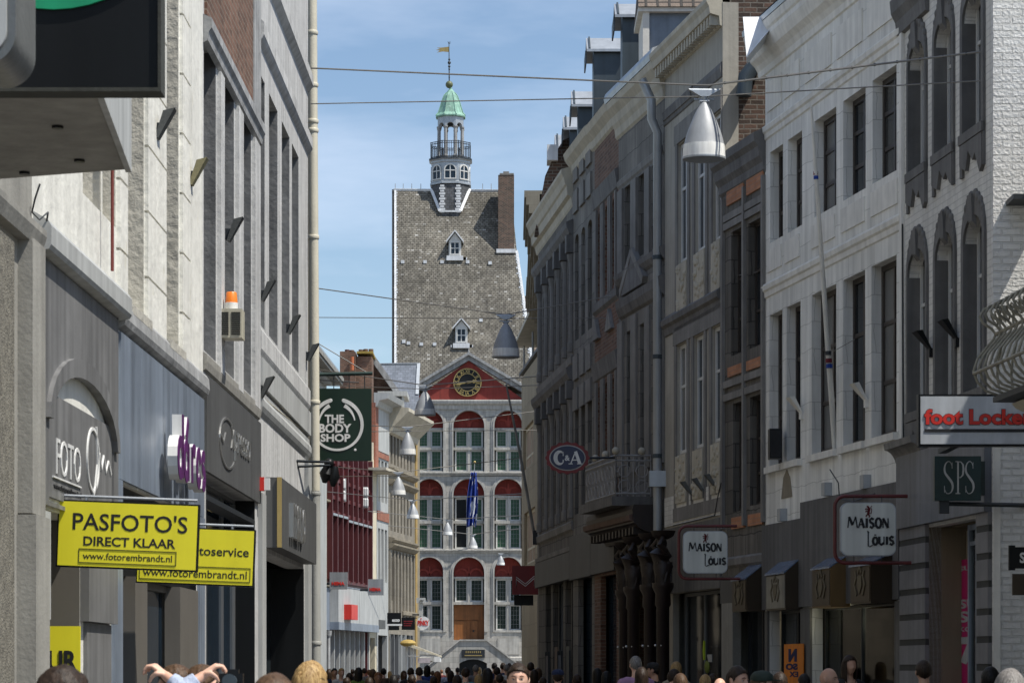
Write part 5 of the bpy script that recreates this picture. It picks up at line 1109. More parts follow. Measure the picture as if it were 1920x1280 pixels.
# shop front under it: fascia, slanted boxes, piers, shop windows
fz = MB(); fz.box(.02, X(1508), -.07, 0, Z(1443, 1145)+.02, Z(1438, 985)); fz.box(X(1508)+.001, g2.L-.0, -.07, 0, Z(1443, 1145)+.02, Z(1508, 942))
for k in range(5): pass
build(fz, 'shop_fascia', plain('grey_ribbed_fascia', C(.14, .135, .13), rough=.8, streak=.35, var=.2), r2)
m_fascia2 = plain('shade_toned_shop_pier', C(.15, .145, .135), var=.3, streak=.35)  # ground-floor shade put into the pier colour
m_bronze = plain('bronze_box', C(.05, .035, .02), rough=.45, metal=.2, var=.15); m_bronzeL = plain('ochre_box_side', C(.15, .09, .03), rough=.5, var=.15); m_boxtop = plain('sky_toned_box_top', C(.22, .30, .45), rough=.15, metal=.5, var=.05)  # box tops carry the sky's blue reflection in their colour
def slantbox(pa, pb, o, root, f, yt, ye, yb, front, endm):
    # box on the shop front with a sloping top: street face pa..pb, its end faces the viewer
    x0, x1 = f.X(pa, o), f.X(pb, o); zt, ze, zb = f.Z(pb, yt, 0), f.Z(pb, ye, o), f.Z(pb, yb, o)
    m = MB(); m.add([(x0, -o, zb), (x1, -o, zb), (x1, 0, zb), (x0, 0, zb), (x0, -o, ze), (x1, -o, ze), (x1, 0, zt), (x0, 0, zt)], [(3, 2, 1, 0), (0, 1, 5, 4), (1, 2, 6, 5), (2, 3, 7, 6), (3, 0, 4, 7), (4, 5, 6, 7)])
    b_ = build(m, 'awning_box', endm, root); t = MB()
    t.add([(x0-.01, -o-.03, ze+.005), (x1+.01, -o-.03, ze+.005), (x1+.01, 0, zt+.012), (x0-.01, 0, zt+.012), (x0-.01, -o-.03, ze-.02), (x1+.01, -o-.03, ze-.02), (x1+.01, 0, zt+.004), (x0-.01, 0, zt+.004)], [(0, 1, 2, 3), (7, 6, 5, 4), (0, 4, 5, 1), (1, 5, 6, 2), (2, 6, 7, 3), (3, 7, 4, 0)])
    build(t, 'sloped_top', m_boxtop, b_)
    build(MB().box(x0+.03, x1-.03, -o-.012, -o-.002, zb+.03, ze-.04), 'front_panel', front, b_)
    c_ = MB(); xm, zm = (x0+x1)/2, (zb+ze)/2
    c_.prism([(xm-.10, zm+.12), (xm+.10, zm+.12), (xm+.10, zm-.02), (xm, zm-.14), (xm-.10, zm-.02)][::-1], -o-.025, -o-.01)
    for sg in (-1, 1): c_.ribbon([(xm+sg*.14, zm-.15), (xm+sg*.24, zm), (xm+sg*.16, zm+.1), (xm+sg*.2, zm+.2)], .025, -o-.025, -o-.01)
    c_.ribbon([(xm-.08, zm+.16), (xm, zm+.26), (xm+.08, zm+.16)], .03, -o-.025, -o-.01)
    build(c_, 'crest', m_crest, b_)
m_crest = plain('dull_crest', C(.13, .11, .07), rough=.5, metal=.3)
m_cardL = plain('pale_crest_panel', C(.28, .26, .21), rough=.6)
slantbox(1437, 1473, .28, r2, g2, 1048, 1072, 1142, m_cardL, m_bronze); slantbox(1523, 1558, .30, r2, g2, 1043, 1062, 1137, m_bronze, m_bronzeL); slantbox(1595, 1633, .38, r2, g2, 1038, 1056, 1130, m_bronze, m_bronze)
for a, b in ((1438, 1443), (1505, 1523), (1682, 1693)): build(MB().box(X(a), X(b)-.003, -.04, 0, 0, Z(1443, 1145)), 'shop_pier', m_fascia2, r2)
i0, i1 = sh[1][0], sh[1][1]; zi = sh[1][3]
rm = MB(); rm.box(i0-2.6, i1+.3, 2.4, 2.45, 0, zi+.2).box(i0-2.6, i0-2.55, .3, 2.4, 0, zi+.2).box(i1+.25, i1+.3, .3, 2.4, 0, zi+.2).box(i0-2.6, i1+.3, .3, 2.4, zi+.2, zi+.25); build(rm, 'shop_interior', m_darkin, r2)
cwin(r2, i0, i1, .02, zi, .2, m_iron, m_clear, (.45,), (), fw=.05, name='shop_window')
m_mustard = plain('mustard_panel', C(.62, .52, .02), rough=.6); m_curt = plain('pale_curtain', C(.42, .44, .40), rough=.8, streak=.5)
for a, b, ya, yb in ((1572, 1601, 1152, 1300), (1603, 1640, 1152, 1232), (1660, 1682, 1150, 1235)): build(MB().box(X(a, -1.), X(b, -1.), 1., 1.03, Z(a, yb, -1.), min(zi-.02, Z(a, ya, -1.))), 'mustard_panel', m_mustard, r2)
for a, b in ((1612, 1622), (1636, 1660)):
    m = MB(); xa, xb = X(a, -.7), X(b, -.7); n = 8
    for k in range(n): m.lathe([(.04+.01*(k % 2), .05), (.035, zi-.03)], (xa+(xb-xa)*(k+.5)/n, .7, 0), 6)
    build(m, 'curtain', m_curt, r2, smooth=True)
cwin(r2, sh[0][0], sh[0][1], .02, sh[0][3], .2, m_iron, m_glass, (.5,), (), fw=.05, name='shop_window')
def spot(px, py, dep):
    x = g2.X(px, -dep); z = g2.Z(px, py, -dep); w_ = out_at(g2, x, -dep); t = thing('shop_spotlight', {1618: 'small lit halogen spot inside the shop window, lowest left of three', 1663: 'small lit halogen spot inside the shop window, topmost of three', 1673: 'small lit halogen spot inside the shop window, rightmost of three'}[px], 'spotlight', (w_.x, w_.y, z), g2.rot, 'halogen spots in the shop window')
    build(MB().sphere((0, 0, 0), .035, 8, 6), 'bulb', m_bulb, t); build(MB().lathe([(.05, .02), (.03, .1), (.01, .12)], (0, 0, 0), 8), 'lamp_housing', m_iron, t)
    l = bpy.data.lights.new('spot_light', 'POINT'); l.energy = 16; l.color = (1, .85, .6); l.shadow_soft_size = .05; lo = bpy.data.objects.new('spot_light', l); COL.objects.link(lo); lo.location = (0, -.1, -.12); lo.parent = t
m_bulb, t_, b_, N_, K_ = nmat('lit_bulb'); b_.inputs['Emission Color'].default_value = C(1, .85, .55); b_.inputs['Emission Strength'].default_value = 12
spot(1618, 1152, .6); spot(1663, 1144, .6); spot(1673, 1168, .8)
op = thing('orange_notice', 'bright orange poster with mirrored dark blue letters in the shop window', 'poster', (0, 0, 0)); o2 = out_at(g2, X(1470, .08), .08); op.location = (o2.x, o2.y, 0); op.rotation_euler = (0, 0, g2.rot); zp = lambda py: g2.Z(1470, py, .08); w_ = X(1506, .08)-X(1470, .08)
build(MB().box(0, w_, 0, .015, .9, zp(1207)), 'panel', plain('orange_paper', C(.75, .22, .01), rough=.6, var=.03, bump=0), op)
t = MB(); t.text('N', w_*.25, w_*.68, zp(1240), zp(1216), 0, .006, .06, mirror=True); t.text('SO', w_*.1, w_*.72, zp(1255), zp(1243), 0, .006, .05, mirror=True); t.text('EX', w_*.3, w_*.75, zp(1268), zp(1258), 0, .006, .03, mirror=True); build(t, 'lettering', plain('navy_letters', C(.01, .015, .08)), op)
# flagpole, speaker, small lights, bare patch
fp = thing('flagpole', 'long white slanting flagpole with red white and blue bands on the white house', 'flagpole', P(1566, 855, 40.6)); 
build(MB().tube([P(1567, 856, 40.7), P(1553, 660, 40.1), P(1530, 330, 39.2), P(1521, 200, 38.9)], [.045, .042, .03, .018], 10), 'pole', m_whiteP, fp, world=True, smooth=True)
for py, px, mt, Yb in ((662, 1553, m_iron, 40.1), (676, 1554, plain('dark_red_band', C(.15, .01, .02)), 40.13), (686, 1555, plain('blue_band', C(.01, .05, .3)), 40.15), (325, 1529.5, m_redD, 39.2), (333, 1530, plain('blue_band', C(.01, .05, .3)), 39.2)):
    c_ = P(px, py, Yb); build(MB().lathe([(.05, -.03), (.05, .03)] if py > 400 else [(.036, -.025), (.036, .025)], c_, 12), 'band', mt, fp, world=True)
sk = thing('loudspeaker', 'black loudspeaker box fixed at the left edge of the white house', 'loudspeaker', P(1455, 860, 43.)); s_ = 43./F; build(MB().box(-13*s_, 10*s_, -.1, .2, 0, 56*s_), 'cabinet', m_black, sk); build(MB().box(-11*s_, 8*s_, -.11, -.1, 3*s_, 52*s_), 'grille', plain('speaker_cloth', C(.02, .02, .022), bump=.6, fine=120), sk)
def bracketlight(f, px, py, mt, lab, w=.12):
    x, Y = f.uY(px); z = f.Z(px, py); t = thing('wall_light', lab, 'wall light', (f.o.x+f.t.x*x, f.o.y+f.t.y*x, z), f.rot, 'small lights on the right facades')
    build(MB().hexa([(-.05, -.02, -.12), (.05, -.02, -.12), (.05, .0, -.12), (-.05, .0, -.12)], [(-w, -.25, .14), (w, -.25, .14), (w*.8, -.16, .16), (-w*.8, -.16, .16)]), 'shade', mt, t); build(MB().box(-.04, .04, -.05, 0, -.2, -.08), 'bracket', mt, t); return t
for px, py, lab in ((1505, 762, 'cream bracket light between the two left windows of the white house'), (1627, 738, 'cream bracket light left of the last window of the white house')): bracketlight(g2, px, py, m_whiteP, lab)
for px, py, lab in ((1748, 642, 'black spotlight beside the left lower arched window'), (1797, 622, 'black spotlight beside the middle lower arched window')): bracketlight(g1, px, py, m_black, lab)
for px, py, lab in ((1557, 917, 'square metal box under the white house sills, left one near the cable'), (1630, 903, 'square metal box under the white house sills, right one'), (1473, 965, 'square metal box low at the left end of the white house')):
    x, Y = g2.uY(px); z = g2.Z(px, py); t = thing('junction_box', lab, 'junction box', (g2.o.x+g2.t.x*x, g2.o.y+g2.t.y*x, z), g2.rot, 'metal boxes on the white house'); build(MB().box(-.09, .09, -.12, 0, -.1, .1), 'box', m_zinc, t)
build(MB().prism([(X(1466), Z(1466, 935)), (X(1486), Z(1486, 930)), (X(1482), Z(1482, 895)), (X(1476), Z(1476, 880)), (X(1470), Z(1470, 895))], -.012, 0), 'bare_stone_patch', m_tan, r2)
# roof with white metal dormer cheek
build(MB().add([(-.3, -.3, zc+.2), (g2.L, -.3, zc+.2), (g2.L, 4, zc+3.4), (-.3, 4, zc+3.4), (-.3, 4, zc+.2), (g2.L, 4, zc+.2)], [(0, 1, 2, 3), (0, 3, 4), (1, 5, 2), (3, 2, 5, 4)]), 'roof', m_slate, r2)
q1 = [P(1393, 32, 43.5), P(1458, 32, 43.5), P(1440, 60, 43.2), P(1400, 108, 43.0)]
build(MB().hexa(q1, [v+Vector((.05, .5, .0)) for v in q1]), 'white_metal_cheek', m_lead, r2, world=True)
# --- timber framed narrow house with orange brick panels (1355-1435)
g3 = RF(1355, 1435); r3 = fthing('orange_panel_house', 'narrow grey stone framed house with orange brick panels and paired tall dark windows', 'building', g3); X, Z = g3.X, g3.Z
zc3 = Z(1433, 262)
u_ = [(1371, 1393, 436, 668), (1403, 1427, 420, 655)]; l_ = [(1374, 1397, 757, 960), (1406, 1430, 745, 948)]
hs = [(X(a), X(b), Z(a, yb), Z(a, yt)) for a, b, yt, yb in u_+l_]+[(X(1362), X(1434), 0, Z(1370, 1130))]
mass(r3, g3, zc3, hs, m_stoneC, rev=.14, depth=9)
for h_ in hs[:4]: cwin(r3, *h_, .12, m_frameD, m_glass, (.5,), (.3, .62), fw=.06)
build(MB().mold(-.1, g3.L+.03, [(0, zc3-.55), (.1, zc3-.5), (.12, zc3-.38), (.26, zc3-.28), (.30, zc3-.12), (.45, zc3-.04), (.48, zc3+.1), (0, zc3+.2)]), 'cornice', m_stoneD, r3)
def opan(a, b, yt, yb, r=None): build(MB().box(X(a), X(b), -.03, 0, Z((a+b)/2, yb), Z((a+b)/2, yt)), 'brick_infill', m_brickO, r3)
opan(1365, 1396, 342, 378); opan(1402, 1433, 318, 358); opan(1367, 1397, 684, 702); opan(1402, 1432, 672, 690); opan(1374, 1398, 968, 990); opan(1405, 1432, 962, 984)
for a in (1358, 1398, 1434): build(MB().box(X(a)-.05, X(a)+.05, -.06, 0, Z(1395, 985), zc3-.6), 'stone_post', m_stone, r3)
for py in (392, 408, 710, 735): z = Z(1395, py); build(MB().box(.02, g3.L-.02, -.045, 0, z-.06, z+.06), 'stone_rail', m_stone, r3)
z = Z(1395, 1062); build(MB().mold(.02, g3.L-.02, [(0, z+.0), (.1, z+.05), (.1, z+.16), (0, z+.2)]), 'shop_moulding', m_stone, r3)
build(MB().box(.02, g3.L-.02, -.05, 0, Z(1370, 1130), z-.12), 'shop_fascia', m_fascia, r3)
slantbox(1373, 1400, .32, r3, g3, 1060, 1084, 1145, m_bronze, m_bronze)
cwin(r3, X(1380), X(1434), .02, Z(1370, 1140), .22, m_iron, m_glass, (.5,), (), fw=.05, name='shop_window'); build(MB().box(X(1358), X(1379), -.05, .1, 0, Z(1370, 1130)), 'shop_pier', m_concrete, r3)
# --- white and stone house (1247-1355)
g4 = RF(1247, 1355); r4 = fthing('dentil_cornice_house', 'plastered house with grey stone window frames, dentil cornice and pale carved aprons', 'building', g4); X, Z = g4.X, g4.Z
m_plR = plain('ivory_render', C(.40, .375, .32), var=.18, scale=1.2, streak=.22, bump=.25, fine=10)
zc4 = Z(1353, 6)
us = [(1272, 1291), (1304, 1325), (1337, 1354.5)]; za0, za1 = Z(1290, 484), Z(1290, 258)
ls = [(1270, 1290), (1302, 1322), (1336, 1354.5)]; zb0, zb1 = Z(1272, 852), Z(1272, 648)
hs = [(X(a), X(b), za0, za1) for a, b in us]+[(X(a), X(b), zb0, zb1) for a, b in ls]+[(X(1262), X(1357) if 0 else g4.L-.05, 0, Z(1262, 1113))]
mass(r4, g4, zc4, hs, m_plR, rev=.12, depth=9)
for h_ in hs[:6]: cwin(r4, *h_, .05, m_frameW, m_glassB, (.5,), (.62,), fw=.07)
for (row, z0, z1) in ((us, za0, za1), (ls, zb0, zb1)):
    for a, b in row:
        for x0, x1 in ((X(a)-.17, X(a)-.0), (X(b), X(b)+.14)): build(MB().box(x0, min(x1, g4.L), -.03, 0, z0-1.0, z1+.02), 'stone_jamb', m_stone, r4)
    build(MB().box(X(row[0][0])-.22, g4.L-.01, -.035, 0, z1+.021, z1+.38), 'stone_lintel', m_stone, r4); build(MB().box(X(row[0][0])-.22, g4.L-.01, -.035, 0, z0-1.25, z0-1.0), 'stone_band', m_stone, r4)
    for a, b in row:
        pn_ = MB(); x0, x1 = X(a)+.02, X(b)-.02; pn_.box(x0, x1, -.05, .1, z0-.92, z0-.04); o_p = build(pn_, 'carved_apron', m_creamc, r4)
        sc_ = MB(); rnd = random.Random(int(a))
        for k in range(26):
            sc_.sphere((x0+.05+(x1-x0-.1)*rnd.random(), -.055, z0-.87+.78*rnd.random()), .03+.035*rnd.random(), 6, 5, 1, .5, 1)
        build(sc_, 'relief', m_creamc, o_p)
z = Z(1262, 606); build(MB().mold(.05, g4.L-.02, [(0, z-.2), (.06, z-.18), (.1, z-.05), (.22, z), (.24, z+.1), (.1, z+.16), (0, z+.2)]), 'string_course', m_stoneD, r4)
z = Z(1262, 260); build(MB().mold(.05, X(1300), [(0, z+.42), (.12, z+.45), (.16, z+.6), (0, z+.68)]), 'hood_mould', m_stoneD, r4)
zz = zc4-1.15
build(MB().mold(-.05, g4.L-.02, [(0, zz-.16), (.05, zz-.14), (.1, zz), (.06, zz+.1), (0, zz+.12)]), 'stone_band', m_stoneD, r4)
build(MB().mold(-.1, g4.L-.01, [(0, zc4-.42), (.1, zc4-.40), (.14, zc4-.24), (.50, zc4-.2), (.54, zc4-.08), (.64, zc4), (.64, zc4+.08), (0, zc4+.14)]), 'main_cornice', m_creamc, r4)
dt = MB(); x = 0.
while x < g4.L-.1: dt.box(x, x+.09, -.2, -.04, zc4-.39, zc4-.21); x += .21
build(dt, 'dentils', m_creamc, r4)
build(MB().box(.03, g4.L-.02, -.02, 0, Z(1262, 985), Z(1262, 930)), 'painted_brick_band', m_patchy, r4)
build(MB().box(.03, g4.L-.02, -.05, 0, Z(1262, 1113)+.01, Z(1262, 990)), 'shop_fascia', plain('grey_stone_fascia', C(.15, .145, .135), var=.15, streak=.3), r4)
cwin(r4, X(1264), g4.L-.06, .02, Z(1262, 1113), .2, m_frameG, m_glass, (.42, .78), (), fw=.06, name='shop_window')
for px, py, lab in ((1300, 918, 'small grey spotlight at the left under the carved aprons'), (1322, 912, 'small grey spotlight in the middle under the carved aprons'), (1346, 905, 'small grey spotlight at the right under the carved aprons')): bracketlight(g4, px, py, m_shade, lab, .05)
# party wall of this house rising above the narrow one, in dark brick, and its roof and dormer
pw_ = out_at(g4, g4.L, 0); zr = P(0, 262, 46.7).z
pb = MB(); a0 = Vector((P(1368, 0, 46.75).x, 46.75, zr-1)); pb.hexa([a0, a0+Vector((7, 0, 0)), a0+Vector((7, .4, 0)), a0+Vector((0, .4, 0))], [a0+Vector((0, 0, 7)), a0+Vector((7, 0, 7)), a0+Vector((7, .4, 7)), a0+Vector((0, .4, 7))])
build(pb, 'brick_party_wall', m_brickD, r4, world=True)
build(MB().tube([P(1424, 110, 46.6), P(1398, 145, 46.6), P(1394, 180, 46.6)], .14, 10), 'grey_pipe', m_zincD, r4, world=True, smooth=True)
build(MB().add([(0, -.1, zc4+.14), (g4.L, -.1, zc4+.14), (g4.L, 3.5, zc4+3.9), (0, 3.5, zc4+3.9), (0, 3.5, zc4), (g4.L, 3.5, zc4)], [(0, 1, 2, 3), (0, 3, 4), (1, 5, 2), (3, 2, 5, 4)]), 'roof', plain('tan_roof', C(.24, .18, .12), var=.3, scale=3, bump=.5), r4)
# generic roof dormer: gable towards the street, roof slope towards the viewer
def rdormer(pl, pr, ytop, yeave, ybot, Y, wall, roofm, name_lbl, over=.16, root=None, front=None):
    s_ = Y/F; x0, x1 = (pl-CX)*s_, (pr-CX)*s_; zt, ze, zb = (EYE+(HY-v)*s_ for v in (ytop, yeave, ybot)); wy = 1.0
    root.update_tag() if 0 else None
    m = MB(); m.add([(x0, Y, zb), (x1, Y, zb), (x1, Y, ze), (x0, Y, ze), (x0, Y+wy, zb), (x1, Y+wy, zb), (x1, Y+wy, ze), (x0, Y+wy, ze), (x0, Y+wy/2, zt-.06), (x1, Y+wy/2, zt-.06)], [(0, 1, 2, 3), (5, 4, 7, 6), (0, 3, 8, 7, 4), (1, 5, 6, 9, 2), (3, 2, 9, 8), (6, 7, 8, 9)])
    d_ = build(m, 'dormer', wall, root, world=True)
    r_ = MB(); xl = x0-over
    for sg in (-1, 1):
        ya = Y+wy/2; yb = ya+sg*(wy/2+.12); th_ = .06
        r_.hexa([(xl, ya, zt), (x1, ya, zt), (x1, yb, ze), (xl, yb, ze)], [(xl, ya, zt+th_), (x1, ya, zt+th_), (x1, yb, ze+th_), (xl, yb, ze+th_)])
    o_ = build(r_, 'dormer_roof', roofm, d_, world=True)
    sm = MB(); sm.box(xl-.03, xl, Y+.02, Y+wy-.02, ze-.25, ze+.05); n = max(1, int((x1-x0)/.6))
    for k in range(n+1): xx = xl+.05+(x1-xl-.1)*k/max(n, 1); sm.hexa([(xx, Y+wy/2-.02, zt+.06), (xx+.04, Y+wy/2-.02, zt+.06), (xx+.04, Y-.12, ze+.06), (xx, Y-.12, ze+.06)], [(xx, Y+wy/2-.02, zt+.09), (xx+.04, Y+wy/2-.02, zt+.09), (xx+.04, Y-.12, ze+.09), (xx, Y-.12, ze+.09)])
    build(sm, 'roof_seam', m_zincD, d_, world=True)
    if x1-x0 > .9: build(MB().box(x0+.15, x0+.45, Y-.02, Y, zb+.3, ze-.2).box(x0+.55, x0+.85, Y-.02, Y, zb+.3, ze-.2), 'cheek_panel', m_zinc if front is None else front, d_, world=True)
    return d_
# --- grey stone house with downpipe, pediment and balcony (1160-1247)
g5 = RF(1160, 1247); r5 = fthing('grey_ashlar_house', 'grey ashlar house with tall windows, a broken pediment and an ornate balcony', 'building', g5); X, Z = g5.X, g5.Z
zc5 = Z(1223, 133)
us = [(1171, 1185, 0), (1197, 1211, 0), (1222, 1235, 0)]; z0, z1 = Z(1172, 500), Z(1172, 352)
ls = [(1175, 1189, 0), (1200, 1214, 0), (1225, 1238, 0)]; y0, y1 = Z(1176, 880), Z(1176, 622)
hs = [(X(a), X(b), z0, z1) for a, b, _ in us]+[(X(a), X(b), y0, y1) for a, b, _ in ls]+[(X(1168), X(1240), 0, Z(1168, 1100))]
mass(r5, g5, zc5, hs, m_stoneB, rev=.14, depth=9)
for h_ in hs[:6]: cwin(r5, *h_, .11, m_frameG, m_glassB, (.5,), (.66,), fw=.05)
build(MB().mold(-.15, g5.L-.01, [(0, zc5-.75), (.08, zc5-.7), (.12, zc5-.55), (.22, zc5-.45), (.28, zc5-.3), (.5, zc5-.15), (.55, zc5-.02), (0, zc5+.1)]), 'main_cornice', m_creamc, r5)
build(MB().mold(-.18, g5.L-.01, [(0, zc5+.1), (.57, zc5-.01), (.62, zc5+.1), (.55, zc5+.2), (0, zc5+.3)]), 'gutter', m_zinc, r5)
zz = zc5-1.7; build(MB().mold(0, g5.L-.01, [(0, zz-.1), (.06, zz-.05), (.08, zz+.06), (0, zz+.1)]), 'string_course', m_stone, r5)
for a, b in ((1161, 1170), (1186, 1196), (1212, 1221), (1236, 1246)): build(MB().box(X(a), X(b), -.05, 0, z0-.1, zz-.15), 'pilaster', m_stone, r5); build(MB().box(X(a), X(b), -.05, 0, y0-.1, y1+.25), 'pilaster', m_stone, r5)
zz = z0-.22; build(MB().mold(0, g5.L-.01, [(0, zz-.15), (.1, zz-.1), (.22, zz), (.25, zz+.1), (0, zz+.14)]), 'sill_course', m_stoneD, r5)
zz = y1+.30; build(MB().mold(X(1165), g5.L-.01, [(0, zz-.0), (.12, zz+.05), (.25, zz+.2), (.3, zz+.36), (0, zz+.42)]), 'entablature', m_stoneD, r5)
build(MB().prism([(X(1172), zz+.44), (X(1212), zz+.44), (X(1192), zz+1.15)], -.10, 0), 'pediment', m_stoneD, r5); rk = MB()
for sx in (-1, 1): rk.ribbon([(X(1192)+sx*(X(1214)-X(1192)), zz+.5), (X(1192), zz+1.22)], .08, -.11, 0)
build(rk, 'pediment_rake', m_stone, r5)
Yd = 54.1; s_ = Yd/F; xx = lambda px: (px-CX)*s_; zz_ = lambda py: EYE+(HY-py)*s_
m = MB(); m.box(xx(1217), xx(1330), Yd, Yd+1.6, zz_(150), zz_(25)); dmr = build(m, 'dormer', plain('lead_cheek', C(.20, .235, .28), rough=.4, metal=.3, var=.25, scale=1.5), r5, world=True)
m = MB(); m.box(xx(1205), xx(1217), Yd-.1, Yd+1.7, zz_(160), zz_(25)).box(xx(1196), xx(1330), Yd-.15, Yd+1.75, zz_(25), zz_(17)); build(m, 'dormer_frame', m_whiteP, dmr, world=True)
m = MB(); m.add([(xx(1196), Yd-.2, zz_(17)), (xx(1196), Yd+1.8, zz_(17)), (xx(1200), Yd+.8, zz_(-60)), (xx(1340), Yd-.2, zz_(17)), (xx(1340), Yd+1.8, zz_(17)), (xx(1340), Yd+.8, zz_(-60))], [(0, 1, 2), (0, 2, 5, 3), (1, 4, 5, 2), (0, 3, 4, 1), (3, 5, 4)]); build(m, 'dormer_roof', m_tile, dmr, world=True)
gp = thing('downpipe', 'grey metal downpipe between the grey ashlar house and the plastered house', 'pipe', (out_at(g5, g5.L-.12, .12).x, out_at(g5, g5.L-.12, .12).y, 0)); zt = zc5-.8
build(MB().tube([(0, 0, 0), (0, 0, zt-.6), (-.12, -.1, zt-.35), (-.12, -.1, zt), (-.3, -.1, zt+.4)], .085, 12), 'pipe', m_zinc, gp, smooth=True)
for z in (2.2, 3.6, 5.7, 7.6, 9.5): build(MB().lathe([(.10, z), (.10, z+.08)], (0, 0, 0), 12), 'pipe_collar', m_zincD, gp)
build(MB().box(-.16, .16, -.16, .16, 5.15, 5.45), 'hopper', m_zinc, gp)
# ornate balcony
bo = 1.05; bx0, bx1 = X(1151, bo), X(1219, 0.)
bx0, bx1 = X(1163), X(1222); zb = Z(1219, 918, .5); zt = Z(1219, 838, .5)
bl = thing('ornate_balcony', 'white openwork iron balcony with ball finials above the carved oak porch', 'balcony', (g5.o.x, g5.o.y, 0), g5.rot)
bo = .72
build(MB().box(bx0-.1, bx1+.1, -bo-.1, 0, zb-.18, zb), 'slab', m_stoneD, bl)
ra = MB(); m_paleI = plain('pale_ironwork', C(.34, .33, .32), rough=.6)
def railside(p, q):
    p, q = Vector(p), Vector(q); n = max(2, int((q-p).length/.11))
    for z in (zb+.06, zt, zt-.1): ra.tube([p+Vector((0, 0, z)), q+Vector((0, 0, z))], .022, 5)
    for k in range(n+1):
        c_ = p.lerp(q, k/n); ra.tube([c_+Vector((0, 0, zb)), c_+Vector((0, 0, zt))], .014, 5)
    m_ = max(1, int((q-p).length/.3)); h = zt-zb-.2; d = (q-p).normalized()
    for k in range(m_):
        c_ = p.lerp(q, (k+.5)/m_)
        for r, zc_ in ((.12, zb+.2), (.12, zb+.5), (.1, zb+.75)):
            if zc_+r < zt: ra.tube([c_+d*r*math.cos(t*math.pi/5)+Vector((0, 0, zc_+r*math.sin(t*math.pi/5))) for t in range(11)], .014, 4, cap=False)
railside((bx0, -bo, 0), (bx1, -bo, 0)); railside((bx1, -bo, 0), (bx1, -.02, 0)); railside((bx0, -bo, 0), (bx0, -.02, 0))
build(ra, 'railing', m_paleI, bl)
for k in range(4): x = bx0+(bx1-bx0)*k/3; build(MB().sphere((x, -bo, zt+.09), .075, 10, 8), 'ball_finial', m_creamc, bl, smooth=True)
build(MB().sphere((bx1, -.2, zt+.09), .075, 10, 8), 'ball_finial', m_creamc, bl, smooth=True)
# carved oak porch: cornice, caryatid figures on columns
pc = thing('carved_porch', 'dark carved oak porch with figures standing on columns under a heavy cornice', 'porch', (g5.o.x, g5.o.y, 0), g5.rot)
zk = zb-.2; px0, px1 = X(1150), X(1245)
MB.K = .55
build(MB().mold(px0, px1-.2, [(0, zk-.62), (.3, zk-.62), (.35, zk-.55), (.8, zk-.45), (.9, zk-.38), (1.0, zk-.35), (1.05, zk-.1), (1.0, zk), (0, zk)]), 'cornice', m_woodD, pc)
build(MB().mold(px0-.1, px1-.25, [(.9, zk-.34), (1.12, zk-.3), (1.14, zk-.2), (.9, zk-.16)]), 'rose_stone_edge', plain('rose_edge', C(.13, .08, .06), var=.3), pc); MB.K = .45
cw_ = MB(); x = px0+.1
while x < px1-.3: cw_.box(x, x+.12, -.52, -.30, zk-.56, zk-.42); x += .3
build(cw_, 'bracket_row', m_woodD, pc)
zfig1 = zk-.62; zfig0 = EYE+(HY-1103)/F*52.5
def figure(x, y):
    h = zfig1-zfig0; m = MB()
    pts = [((x, y, zfig0), .16), ((x+.02, y-.02, zfig0+h*.12), .13), ((x+.02, y, zfig0+h*.3), .19), ((x-.02, y-.03, zfig0+h*.42), .15), ((x, y-.04, zfig0+h*.55), .22), ((x, y, zfig0+h*.64), .12), ((x, y, zfig0+h*.68), .07)]
    m.tube([p for p, r in pts], [r for p, r in pts], 12); m.sphere((x, y-.02, zfig0+h*.75), .105, 12, 9, .85, .95, 1.15)
    for sg in (-1, 1): m.tube([(x+sg*.18, y, zfig0+h*.6), (x+sg*.27, y-.12, zfig0+h*.72), (x+sg*.12, y-.02, zfig0+h*.9)], [.07, .055, .045], 8)
    m.lathe([(.1, zfig0+h*.84), (.2, zfig0+h*.9), (.24, zfig0+h*1.0)], (x, y, 0), 12)
    for k in range(6): m.tube([(x+.14*math.cos(k), y+.14*math.sin(k), zfig0+.02), (x+.15*math.cos(k+.5), y+.15*math.sin(k+.5), zfig0+h*.4)], .03, 6)
    build(m, 'carved_figure', m_woodD, pc, smooth=True, ang=60)
    build(MB().lathe([(.17, 0), (.17, .25), (.12, .3), (.12, zfig0-.45), (.15, zfig0-.4), (.14, zfig0-.2), (.2, zfig0-.08), (.2, zfig0)], (x, y, 0), 16), 'oak_column', plain('red_black_oak', C(.018, .009, .008), rough=.4, var=.3), pc, smooth=True)
    for dy in (-.06, .05): build(MB().sphere((x+.08, y-.1+dy, EYE+(HY-1212)/F*52.), .028, 8, 6), 'brass_stud', m_steel, pc, smooth=True)
for px in (1188, 1219, 1243): figure(g5.uY(px, .5)[0], -.5)
figure(g5.uY(1172, .2)[0], -.2)
build(MB().box(X(1195), X(1240), .3, .35, 0, Z(1168, 1100)), 'entrance_panel', plain('beige_entrance', C(.28, .24, .15), var=.15), r5)
